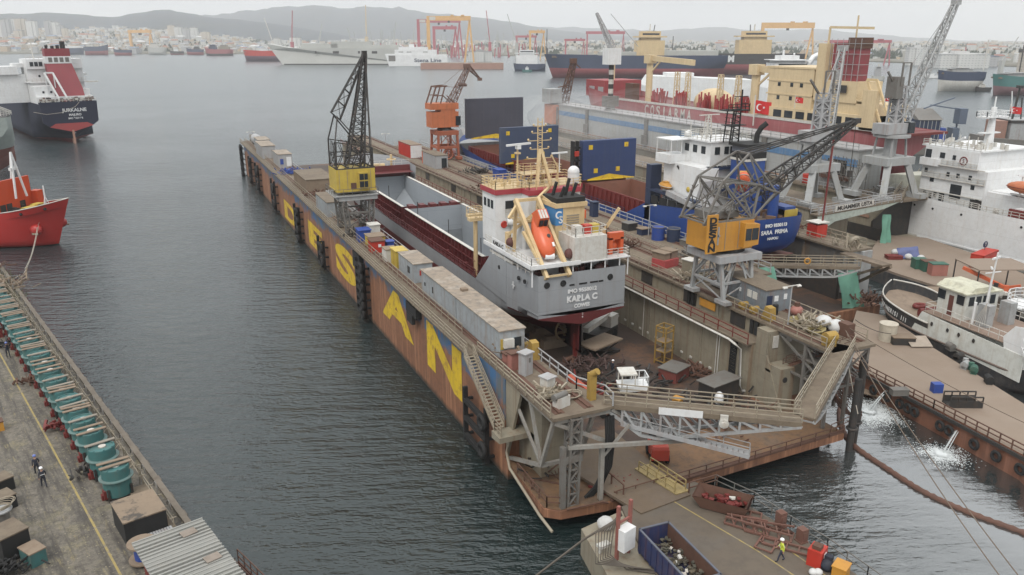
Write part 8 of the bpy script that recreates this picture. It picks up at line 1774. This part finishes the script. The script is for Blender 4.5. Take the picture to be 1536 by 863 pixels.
ridge(((200,45),(330,29),(380,24),(440,18),(490,15),(530,19),(600,18),(650,26),(720,30),(790,41),(860,50),(960,57)),6800,2200,2)
ridge(((700,52),(800,43),(900,45),(980,48),(1060,43),(1110,47),(1210,46),(1290,53),(1400,60),(1536,62),(1900,64)),9500,2600,3)
# ---- buildings
def bmat(n,c,c2):
 m=bpy.data.materials.new(n);m.use_nodes=True;t=m.node_tree;b=t.nodes['Principled BSDF'];g=t.nodes.new('ShaderNodeTexCoord').outputs['Object']
 cb_=t.nodes.new('ShaderNodeCombineXYZ');sp=t.nodes.new('ShaderNodeSeparateXYZ');t.links.new(g,sp.inputs[0]);t.links.new(math_(t,'ADD',sp.outputs[0],sp.outputs[1]),cb_.inputs[0]);t.links.new(sp.outputs[2],cb_.inputs[1])
 br=t.nodes.new('ShaderNodeTexBrick');br.offset=0;br.inputs['Scale'].default_value=.3;br.inputs['Mortar Size'].default_value=.42;br.inputs['Brick Width'].default_value=1.4;br.inputs['Row Height'].default_value=.95;br.inputs['Color1'].default_value=(*c2,1);br.inputs['Color2'].default_value=(*c2,1);br.inputs['Mortar'].default_value=(*c,1);br.inputs['Mortar Smooth'].default_value=.1
 t.links.new(cb_.outputs[0],br.inputs['Vector']);t.links.new(br.outputs[0],b.inputs['Base Color']);b.inputs['Roughness'].default_value=.8;return m
BM=[bmat('wall_white',(.52,.52,.50),(.18,.19,.2)),bmat('wall_cream',(.46,.41,.34),(.17,.16,.15)),bmat('wall_grey',(.36,.36,.36),(.13,.14,.15)),bmat('wall_ochre',(.42,.33,.23),(.16,.13,.11))]
RM=[mat('roof_tile',(.30,.13,.08),.8,dirt=.3),mat('roof_grey',(.30,.30,.30),.8,dirt=.3),mat('roof_white',(.55,.55,.54),.7,dirt=.2),mat('roof_bluegrey',(.16,.2,.27),.7,dirt=.3)]
def building(px,D,wpx,hpx,mi,label=None,group=None,cat='building',dp=.8,name='apartment_block',ri=1,turn=0.,parts=True):
 s=D/F;p=ground(px,D);z=lz(px,D);a,b,h=wpx*s,wpx*s*dp,hpx*s
 if not parts:
  o=MB().box(-a/2,a/2,-b/2,b/2,-8,h).ext([(-a/2-.5,-b/2-.5,h),(a/2+.5,-b/2-.5,h),(a/2-a*.2,0,h+a*.16),(-a/2+a*.2,0,h+a*.16)],(0,b*.98,0),1).build(name,[BM[mi],RM[ri]])
  o.location=(p.x,p.y,z);o.rotation_euler.z=-YAW+turn;return tag(o,label,cat,group)
 t=thing(name,label,cat,(p.x,p.y,z),-YAW+turn,group)
 MB().box(-a/2,a/2,-b/2,b/2,-8,h).box(-a*.18,a*.18,-b/2-a*.1,b/2,-8,h*.985).build('walls',BM[mi],t);MB().box(-a/2-.6,a/2+.6,-b/2-.6,b/2+.6,h,h+1.2).box(-a*.15,a*.15,-b*.2,b*.2,h+1.2,h+4).build('roof',RM[ri],t);return t
tows=[(-3,11,26),(13,12,27),(40,10,24),(76,12,23),(38,16,12),(64,12,11),(20,14,12),(124,9,17),(6,13,28),(20,12,27),(31,12,26),(47,12,26),(57,11,25),(69,14,26),(84,13,24),(108,10,22),(118,9,21),(130,8,14),(168,6,8),(180,7,8),(190,6,8),(282,9,18),(292,10,17),(303,9,17),(314,10,17),(330,12,13)]
for i,(px,wd,h_) in enumerate(tows):
 building(px,3000-(i % 3)*60,wd,h_,(0,1,0,2)[i % 4],'pale high-rise block on the far left hillside' if px < 160 else ('pale high-rise block before the dark hill' if px > 250 else 'short pale block beside the bare slope'),'high-rise blocks on the far hills','tower block',.6)
building(432,2450,10,15,0,'pale tower block left of the one behind the grey warship','tower blocks behind the warship','tower block',.7);building(458,2450,15,16,0,'broad pale tower block behind the grey warship hull','tower blocks behind the warship','tower block',.7)
building(6,1700,13,26,0,'tall white silo block at the left edge above the tanker',None,'building',.8)
hr_=random.Random(77)
for i in range(230):
 zone=hr_.random()
 if zone < .62: px=hr_.uniform(-5,420);D_=shore(px)+hr_.uniform(60,1000)*hr_.random()**.5;wd=hr_.uniform(5,12);h_=hr_.uniform(3,7.5)
 elif zone < .75: px=hr_.uniform(400,720);D_=shore(px)+hr_.uniform(40,900);wd=hr_.uniform(5,12);h_=hr_.uniform(3,8)
 else: px=hr_.uniform(1050,1560);D_=shore(px)+hr_.uniform(120,1500);wd=hr_.uniform(5,13);h_=hr_.uniform(3,8)
 grp,lab=(('pale low buildings of the far left shore','pale low building among the crowded houses of the far left shore') if px < 420 else ('pale low buildings behind the far shipyards','pale low building among those behind the far shipyards') if px < 1000 else ('low buildings of the far right shore','low building among those along the far right shore'))
 building(px,D_,wd,h_,hr_.choice((0,0,1,2,3)),lab,grp,'house',.8,'house',hr_.choice((0,0,1,1,2,3)),hr_.uniform(-.4,.4),False)
w=MB()
for i in range(3600):
 px=hr_.uniform(-100,1700) if i % 3 else hr_.uniform(-20,400);D_=shore(px)+hr_.uniform(120,3200 if i % 3 else 1500);s=D_/F;p=ground(px,D_);z=lz(px,min(D_,shore(px)+1800));a=hr_.uniform(2.5,8)*s;h=hr_.uniform(1.5,5)*s;w.cbox((p.x,p.y,z+h/2-4),(a,a*.8,h+8),hr_.uniform(0,3),hr_.choice((0,0,0,1,1,2,3)))
o=w.build('far_city',BM);tag(o,'mass of small pale buildings spreading over the far shore','city');stuff(o)
w=MB()
for i in range(9000):
 px=hr_.uniform(-100,1700);D_=shore(px)+hr_.uniform(60,3000);p=ground(px,D_);z=lz(px,min(D_,shore(px)+1800));k=math.sin(px*.045)*math.sin(D_*.004+px*.01)
 if k < .1: continue
 r_=hr_.uniform(5,12);q=Vector(p)+V(hr_.gauss(0,9),hr_.gauss(0,9),z);w.add([q+V(-r_,0,-3),q+V(r_,2,-3),q+V(hr_.uniform(-3,3),0,r_*1.1),q+V(0,r_,0)],[(0,1,2),(1,3,2),(3,0,2)])
o=w.build('far_trees',mat('far_foliage',(.045,.065,.035),.95,dirt=.3));tag(o,'dark tree cover between the far buildings','trees');stuff(o)
# ---- long sheds on the shore
for px,y,wd,h_,mi,ri,l_ in ((140,80.5,70,7,0,2,'long white shed on the far left shore'),(118,80.8,12,10,3,3,'small pale blue roofed shed beside the long white shed'),(1412,101,70,17,0,2,'long white warehouse behind the navy bow on the right shore'),(1350,97,26,22,0,2,'tall white warehouse left of the long one'),(1450,99,30,12,2,3,'blue roofed warehouse beside the tower crane'),(1520,108,34,26,1,0,'cream block with balconies at the right edge'),(722,92,34,12,0,1,'white hall with a red panel behind the brown quay'),(1000,86,60,6,0,2,'low white sheds behind the navy ship')):
 s=fr(px,y)[1];building(px,s*F*1.01,wd,h_,mi,l_,None,'warehouse',.5,'warehouse',ri)
 # ---- far ships
def fship(label,px0,px1,y,hh,c,boot=None,bootf=.35,sup=(),bow=-1,sheer=.25,extra=(),name='far_ship',text_=None,beam=.17,group=None,turn=0.):
 t,s=far(name,label,'ship',(px0+px1)/2,y,group,turn);L=(px1-px0)*s;hz=hh*s
 hb_=loft_hull(L,L*beam,-1,hz,zl=[-1,hz*bootf*.5,hz*bootf,hz*.7,hz],mats_at=lambda z: 1 if z < hz*bootf else 0,sheer=hz*sheer,n=20,bl=.18,bowrake=.05)
 hb_.v=[(-bow*-1*(v[1]-L/2),v[0],v[2]) for v in hb_.v] if bow > 0 else [(-(v[1]-L/2),v[0],v[2]) for v in hb_.v]
 if bow > 0: pass
 hb_.f=hb_.f if bow < 0 else [f[::-1] for f in hb_.f]
 hb_.build('hull',[M[c] if isinstance(c,str) else c,(M[boot] if isinstance(boot,str) else boot) if boot else (M[c] if isinstance(c,str) else c)],t)
 MB().box(-L*.46,L*.40 if bow < 0 else L*.46,-L*beam*.4,L*beam*.4,hz*.9,hz*.985).build('deck',M['deckbrown'],t)
 for (x0,x1,z1,m_) in sup:
  a,b=(x0-(px0+px1)/2)*s,(x1-(px0+px1)/2)*s;zz=hz+(z1*s);h_=z1*s;w_=L*beam*.38
  q=MB().box(a,b,-w_,w_,hz*.9,hz+h_*.62).box(a+(b-a)*.15,b-(b-a)*.15,-w_*.8,w_*.8,hz+h_*.62,zz).box(a-(b-a)*.06,b+(b-a)*.06,-w_*1.1,w_*1.1,hz+h_*.74,hz+h_*.80);q.build('superstructure',M[m_],t)
  n=max(2,int((b-a)/3));MB().box(a+(b-a)*.2,b-(b-a)*.2,-w_*.8-.1,-w_*.8,hz+h_*.84,hz+h_*.92).build('windows',M['glass'],t);MB().box((a+b)/2-s*.6,(a+b)/2+s*.6,-1,1,zz,zz+h_*.3).build('mast',M['dwhite'],t)
 for (x,z0,z1,wd,m_,nm) in extra:
  a=(x-(px0+px1)/2)*s;MB().box(a-wd*s/2,a+wd*s/2,-wd*s/2,wd*s/2,hz*.9+z0*s,hz+z1*s).build(nm,M[m_],t)
 return t,s,L,hz
nb_=mat('far_navy',(.03,.045,.09),.5,dirt=.3,dc=(.06,.07,.1));rb=mat('far_red',(.30,.07,.075),.6,dirt=.3);gb=mat('far_green',(.05,.17,.16),.5,dirt=.3);M['wgrey']=wg=mat('warship_grey',(.42,.425,.40),.6,dirt=.35,dc=(.33,.32,.28),streak=.4,sc=(.30,.29,.25),ds=.1)
fship('navy hulled ship with red bottom, leftmost on the far left shore',128,164,82.6,12,nb_,rb,.45,((132,142,4,'dwhite'),),1)
fship('low blue grey floating dock beside the first far ship',86,126,81.8,9,nb_,None,.3,(),-1,0)
fship('small navy ship with red bottom moored near the long white shed',171,198,83.4,8,nb_,rb,.5,((174,178,6,'white'),),-1)
fship('small white and grey yacht-like ship at the far shore',222,250,82.2,10,wg,None,.4,((226,240,7,'dwhite'),),-1)
fship('small dark workboat at the far shore',255,276,82.4,5,'dsteel',rb,.3,((262,268,4,'white'),),-1)
fship('blue ship end on at the far shore beside the purple one',280,306,82.6,8,nb_,rb,.5,((292,300,4,'dsteel'),),-1)
fship('dull red and grey ship in a far floating dock',308,350,83.6,9,rb,'dsteel',.3,((315,326,7,'navy'),(330,345,6,'beige')),-1)
fship('red hulled ship half hidden behind the grey warship bow',366,436,92,15,'red',mat('far_maroon',(.12,.06,.09),.6),.5,((392,404,5,'white'),),-1,.1)
# grey warship hulk with a raised bow ramp
t,s=far('warship','long grey decommissioned warship hull with an upswept bow','warship',505,97);X=lambda x: (x-505)*s;Z=lambda y: (97-y)*s
w=MB();w.ext([(X(428),-14,0),(X(640),-14,0),(X(640),-14,Z(73)),(X(440),-14,Z(73)),(X(404),-9,Z(67)),(X(411),-9,Z(75)),(X(419),-11,Z(86))],(0,26,0));w.build('hull',wg,t)
w=MB();w.box(X(455),X(510),-8,8,Z(73.2),Z(67));w.box(X(500),X(560),-8,6,Z(73),Z(64));w.box(X(560),X(600),-8,6,Z(73),Z(69));w.build('superstructure',M['wgrey'],t)
for x,wd in ((478,3),(508,9),(542,3),(565,8)): MB().box(X(x-wd/2),X(x+wd/2),-14.2,-13.9,Z(81),Z(77.5)).build('side_opening',M['dsteel'],t)
MB().box(X(430),X(600),-14.3,-14.05,0,Z(95.5)).build('waterline_band',M['dsteel'],t)
# ferry
t,s=far('ferry','white ferry with dark lettering moored behind the grey warship','ferry',632,99);X=lambda x: (x-632)*s;Z=lambda y: (99-y)*s
MB().ext([(X(585),-10,0),(X(672),-10,0),(X(672),-10,Z(83)),(X(580),-10,Z(82))],(0,20,0)).build('hull',M['white'],t);MB().box(X(594),X(655),-9,9,Z(83),Z(76)).box(X(600),X(642),-8,8,Z(76),Z(72)).box(X(615),X(622),-3,3,Z(72),Z(68)).build('superstructure',M['white'],t)
for x in (600,612,636): MB().box(X(x),X(x+7),-9.1,-8.9,Z(79.5),Z(78.5)).build('window',M['steel'],t)
MB().box(X(585),X(595),-10.3,-6,Z(92),Z(84)).build('stern_ramp',M['steel'],t);text('hull_lettering','Stena Line',7,(X(643),-10.2,Z(91)),(1,0,0),(0,0,1),M['navy'],t,bold=.02,width=40*s,world=False)
# brown quay
p0,s=fr(693,104);t=thing('quay_wall','long brown rusty barge quay below the yellow gantry','barge',tuple(p0),-YAW);MB().box(-62*s,62*s,0,30,-1,8.5*s).build('hull',mat('quay_rust',(.36,.20,.15),.8,dirt=.4),t);MB().box(-61*s,61*s,.5,29,8.5*s,8.8*s).build('deck',M['wood'],t)
fship('navy and white ship moored right of the brown quay',770,818,106.5,10,nb_,None,.3,((774,806,20,'white'),),-1,.1,name='supply_ship')
fship('small green tug in front of the navy and white ship',783,798,108.5,3.5,gb,None,.3,((788,793,4,'white'),),-1,name='tugboat')
tb,s,L_,hz=fship('very large navy bulk carrier with red bottom lying across the middle distance',816,1085,116.5,32,nb_,rb,.42,((951,992,34,'cream'),),-1,.06,beam=.14)
MB().box(-L_*.2,L_*.06,-L_*.05,L_*.05,hz,hz+5*s).box(L_*.1,L_*.45,-L_*.05,L_*.05,hz,hz+7*s).build('hatches',wg,tb)
t2,s,L_,hz=fship('second dark ship with a tall cream superstructure farther right',990,1200,112,30,'dsteel',rb,.5,((1102,1150,32,'cream'),),-1,.05,beam=.14);text('hull_lettering','M',9,(-L_*.02,-L_*.071,hz*.75),(1,0,0),(0,0,1),M['white'],t2,bold=.05,world=False)
# white ferry between
t,s=far('passenger_ship','long white passenger ship just behind the red ship','ship',1060,165);X=lambda x: (x-1060)*s;Z=lambda y: (165-y)*s
MB().ext([(X(965),0,0),(X(1130),0,0),(X(1130),0,Z(122)),(X(975),0,Z(116)),(X(966),0,Z(130))],(0,22,0)).build('hull',M['white'],t)
for k in range(12): MB().box(X(1052+k*6),X(1055+k*6),-.2,.1,Z(154+k*.8),Z(141+k*.8)).build('window',M['steel'],t)
MB().box(X(1000),X(1040),4,18,Z(118),Z(112)).build('deckhouse',M['white'],t)
t,s=far('offshore_vessel','tall white offshore vessel with dark porthole rows beside the cream superstructure','ship',1165,190);X=lambda x: (x-1165)*s;Z=lambda y: (190-y)*s
MB().ext([(X(1142),0,0),(X(1190),0,0),(X(1192),0,Z(108)),(X(1158),0,Z(106)),(X(1146),0,Z(134))],(0,18,0)).build('hull',M['white'],t);MB().box(X(1155),X(1202),1,14,Z(108),Z(99)).box(X(1165),X(1192),3,12,Z(94),Z(88)).box(X(1152),X(1206),0,15,Z(95),Z(94)).box(X(1160),X(1200),2,14,Z(99),Z(95)).build('wheelhouse',M['white'],t);MB().box(X(1160),X(1202),.85,1.0,Z(103.5),Z(99.5)).build('window_band',M['glass'],t)
for k in range(6):
 for j in range(2): MB().tube((X(1155+k*6+(3 if j else 0)),-.1,Z(112+j*11)),(X(1155+k*6+(3 if j else 0)),.1,Z(112+j*11)),1.0*s,8).build('porthole',M['glass'],t)
text('hull_lettering','Alternati',5.6*s,(X(1176),-.15,Z(137)),(1,0,0),(0,0,1),M['grey'],t,world=False,width=24*s);MB().box(X(1152),X(1153.5),-.15,0,Z(141),Z(129)).build('hull_mark',M['grey'],t);MB().box(X(1156),X(1157.5),-.15,0,Z(141),Z(129)).build('hull_mark',M['grey'],t)
w=MB();w.path([(X(1206),5,Z(105)),(X(1215),5,Z(90)),(X(1226),5,Z(84)),(X(1234),5,Z(95))],1.2,6);w.bar((X(1170),5,Z(90)),(X(1170),5,Z(80)),.8);w.sphere((X(1186),5,Z(86)),1.6*s,8,6);w.build('mast',M['white'],t)
# right hand far ships
fship('navy and pale grey ship bow on at anchor on the right',1403,1470,137,28,nb_,M['dwhite'],.55,((1420,1450,6,'grey'),),-1,.1,beam=.3)
fship('teal green ship bow cut by the right frame edge',1484,1600,143,27,gb,mat('dull_mauve',(.22,.12,.13),.6),.45,((1500,1540,6,'grey'),),-1,.15,beam=.25)
fship('dark tug between the navy bow and the teal ship',1462,1486,137.5,6,'dsteel',None,.3,((1466,1476,5,'dwhite'),),-1,.3,name='tugboat')
fship('pale grey patrol vessel right of the red funnel',1306,1326,122,7,wg,None,.3,((1310,1320,14,'lgrey'),),-1)
fship('small white ferry near the white warehouse',1384,1408,118,4,'white',None,.3,((1388,1400,4,'white'),),-1)
# mid right: dark barge with blue shed and crane
t,s=far('work_barge','dark work barge carrying a blue shed and a blue knuckle crane','barge',1410,232);X=lambda x: (x-1410)*s;Z=lambda y: (232-y)*s
MB().box(X(1310),X(1470),0,22,-1,Z(214)).build('hull',M['steel'],t);MB().box(X(1376),X(1409),2,12,Z(214),Z(182)).build('shed',M['navy'],t);MB().ext([(X(1374),1.5,Z(182)),(X(1411),1.5,Z(182)),(X(1411),10,Z(168)),(X(1376),10,Z(168))],(0,3,0)).build('shed_roof',M['steel'],t);MB().box(X(1409),X(1418),2,7,Z(214),Z(194)).build('locker',M['bluebox'],t)
for k in range(6): MB().box(X(1377+k*6),X(1377.8+k*6),1.8,2.0,Z(212),Z(183)).build('shed_rib',M['grey'],t)
MB().box(X(1438),X(1448),6,10,Z(214),Z(196)).box(X(1445),X(1456),6,10,Z(190),Z(167)).bar((X(1447),8,Z(212)),(X(1447),8,Z(180)),2*s).bar((X(1450),8,Z(169)),(X(1402),8,Z(162)),1.8*s).bar((X(1384),4,Z(166)),(X(1428),4,Z(150)),1.6*s).build('knuckle_crane',mat('crane_slate',(.10,.13,.18),.6),t)
t,s=far('work_vessel','grey work vessel with a windowed wheelhouse and brown container at the right edge','ship',1520,240);X=lambda x: (x-1520)*s;Z=lambda y: (240-y)*s
MB().ext([(X(1480),0,0),(X(1600),0,0),(X(1600),0,Z(216)),(X(1484),0,Z(208))],(0,14,0)).build('hull',M['steel'],t);MB().box(X(1513),X(1560),2,11,Z(214),Z(182)).build('wheelhouse',M['grey'],t);MB().box(X(1512),X(1562),1.8,11.2,Z(187),Z(183)).build('window_band',M['dsteel'],t);MB().box(X(1493),X(1510),3,9,Z(212),Z(184)).build('container',mat('cont_brown',(.30,.17,.13),.7),t)
w=MB();w.bar((X(1521),5,Z(182)),(X(1524),5,Z(136)),.5);w.box(X(1521),X(1527),4,6,Z(137),Z(133));w.bar((X(1534),5,Z(182)),(X(1530),5,Z(150)),.3);w.build('mast',M['dsteel'],t)
for k in range(6): MB().tube((X(1488+k*9),-.3,Z(222)),(X(1488+k*9),0,Z(222)),1.4*s,8).build('tyre',M['black'],t)
t,s=far('dark_pontoon','dark pontoon with black tyres behind the white ship mast','pontoon',1490,262);MB().box(-40*s,60*s,0,10,0,12*s).build('hull',M['dsteel'],t);MB().box(10*s,24*s,2,7,12*s,20*s).build('locker',M['navy'],t)
# ---- gantries and far cranes
def gantry(label,x0,x1,yt,yb,c,gy,th=4.5,leg=3.0,sign=False,group='far shipyard gantry cranes',yl=None):
 t,s=far('gantry_crane',label,'gantry crane',(x0+x1)/2,gy,group);a,b=(x0-x1)/2*s,(x1-x0)/2*s;z=(gy-yt)*s;m_=M[c] if isinstance(c,str) else c
 MB().box(a-2*s,b+2*s,-2*s,2*s,z-th*s,z).box(a+(b-a)*.55,a+(b-a)*.62,-3,3,z,z+1.6*s).box(a+(b-a)*.8,a+(b-a)*.88,-3,3,z,z+1.6*s).build('girder',m_,t)
 MB().box(a-leg*s/2,a+leg*s/2,-2*s,2*s,0,z-th*s).build('leg',m_,t);MB().bar((b,0,z-th*s),(b-leg*1.6*s,0,0),leg*.5*s).bar((b,0,z-th*s),(b+leg*1.2*s,0,0),leg*.5*s).build('leg',m_,t)
 MB().box((a+b)/2-1.5*s,(a+b)/2+1.5*s,-2.2*s,2.2*s,z-(th+3)*s,z-th*s).build('trolley',M['dsteel'],t)
 if sign: MB().box(a+2*s,a+11*s,-2.1*s,-2.0*s,z-th*.9*s,z-th*.15*s).build('sign',M['dwhite'],t)
gr_=mat('gantry_red',(.42,.10,.12),.6,dirt=.3);gy_=mat('gantry_yellow',(.68,.40,.15),.6,dirt=.25)
gantry('yellow gantry crane with a pale sign, tallest on the brown quay',644,705,28,0,gy_,95,6.5,5,True);gantry('red gantry crane behind the yellow one',629,690,32,0,gr_,86,5,4,True);gantry('inner red gantry crane with the lower girder',652,684,42,0,gr_,87,4.5,4);gantry('yellow gantry crane above the navy and white ship',795,815,48,0,gy_,90,4,3);gantry('dull red gantry crane left of the navy ship',775,803,55,0,gr_,86,3,2.5);gantry('low red gantry crane behind the navy ship bow',848,875,60,0,gr_,88,3,2);gantry('wide red gantry crane behind the striped mast',880,934,49,0,gr_,86,4,2);gantry('large orange gantry crane between the two cream superstructures',1140,1214,37,0,gy_,90,8,4);gantry('red gantry crane with a flag behind the red funnel',1243,1330,62,0,gr_,98,4,3);gantry('small orange gantry crane on the far left shore',199,229,47,0,gy_,80.6,4,3)
def tcrane(px,yt,gy,label,lean=0,c='wgrey',jibl=0):
 t,s=far('tower_crane',label,'crane',px,gy,'far shipyard cranes');z=(gy-yt)*s;w=MB();base=z*.35
 if jibl: w.bar((0,0,0),(0,0,z),1.3*s);w.bar((-jibl*.28*s,0,z*.86),(jibl*s,0,z*.88),.9*s);w.bar((0,0,z),(jibl*.8*s,0,z*.89),.25*s);w.box(-jibl*.3*s,-jibl*.2*s,-2,2,z*.78,z*.88)
 else: w.box(-2.2*s,2.2*s,-3,3,0,base);w.bar((0,0,base),(lean*s,0,z),1.1*s);w.bar((-1.5*s,0,base*1.3),(lean*s*.8,0,z*.86),.3*s)
 w.build('tower_and_jib',c if not isinstance(c,str) else M[c],t)
for a in ((551,12,80,'pale slender crane with a vertical jib behind the warship',1,'cream'),(440,20,88,'crane with a red base behind the warship bow',4,gr_),(590,36,82,'luffing crane behind the warship',6),(735,20,88,'dark upright luffing crane right of the yellow gantry',-5,gr_),(775,25,88,'pale leaning crane right of the yellow gantry',-14),(820,46,88,'small dark crane beside the navy bow',0,'dsteel'),(975,40,88,'crane jib rising over the cream bridge',5,'dsteel'),(1008,56,88,'thin mast crane between the two dark ships',0,'dsteel'),(1123,40,92,'thin aerial mast over the second cream bridge',-2,'dsteel'),(905,60,88,'low crane behind the striped mast',-4),(480,38,81,'short pale crane left of the tower block',6),(1447,72,100,'slender derrick behind the navy bow on the right',-3,gr_),(1500,58,110,'pale leaning crane by the teal ship',18),(620,44,82,'thin pale crane left of the red gantry',3),(528,44,81,'thin pale crane before the blue mountain',-4),(243,62,81,'tiny crane on the far left shore',5)): tcrane(*a[:4],*(a[4:]))
tcrane(1475,62,106,'tower crane with a long horizontal jib on the right',0,'dwhite',50);tcrane(1527,70,118,'dark lattice crane head at the right edge',0,'dsteel',16);tcrane(410,30,80,'white mast crane with a curved arm before the far hill',-9,'dwhite')
w=MB()
for k in range(46): px=590+hr_.uniform(-60,190);t0,s=fr(px,83);w.bar((t0.x,t0.y,0),(t0.x+hr_.uniform(-8,8),t0.y,hr_.uniform(14,38)*s),.7*s);w.bar((t0.x,t0.y,8*s),(t0.x+hr_.uniform(-12,12),t0.y,hr_.uniform(10,26)*s),.4*s)
o=w.build('shipyard_steelwork',wg);tag(o,'thicket of pale masts and steelwork in the far shipyard','steelwork');stuff(o)
w=MB()
for k in range(60): px=hr_.uniform(560,800);t0,s=fr(px,86);w.bar((t0.x,t0.y,0),(t0.x+hr_.uniform(-5,5),t0.y,hr_.uniform(8,22)*s),1.3*s);
o=w.build('shipyard_steelwork',gr_);tag(o,'cluster of red steel posts in the far shipyard','steelwork');stuff(o)
# ------------------------------------------------------------------ haze
hz_=bpy.data.materials.new('haze');hz_.use_nodes=True;t=hz_.node_tree;t.nodes.remove(t.nodes['Principled BSDF']);vo=t.nodes.new('ShaderNodeVolumePrincipled');vo.inputs['Color'].default_value=(.97,.98,1,1);vo.inputs['Density'].default_value=HAZE;vo.inputs['Anisotropy'].default_value=.2
t.links.new(vo.outputs[0],t.nodes['Material Output'].inputs['Volume'])
o=MB().box(-7000,11800,-3100,11800,-4,420).build('haze',hz_);stuff(o);tag(o,'pale grey haze over the whole harbour','haze')
# drifting spray near the far end of the grey dock
sm=bpy.data.materials.new('spray_mist');sm.use_nodes=True;t=sm.node_tree;t.nodes.remove(t.nodes['Principled BSDF']);vo=t.nodes.new('ShaderNodeVolumePrincipled');vo.inputs['Color'].default_value=(.97,.97,.97,1);vo.inputs['Density'].default_value=.005
t.links.new(vo.outputs[0],t.nodes['Material Output'].inputs['Volume'])
w=MB();mr_=random.Random(9)
for k in range(16): w.sphere((mr_.uniform(102,130),mr_.uniform(165,225),mr_.uniform(11,19)),mr_.uniform(7,15),16,10,(1,1.5,.7))
o=w.build('mist',sm);stuff(o);tag(o,'pale spray mist drifting across the far grey dock wall','mist')
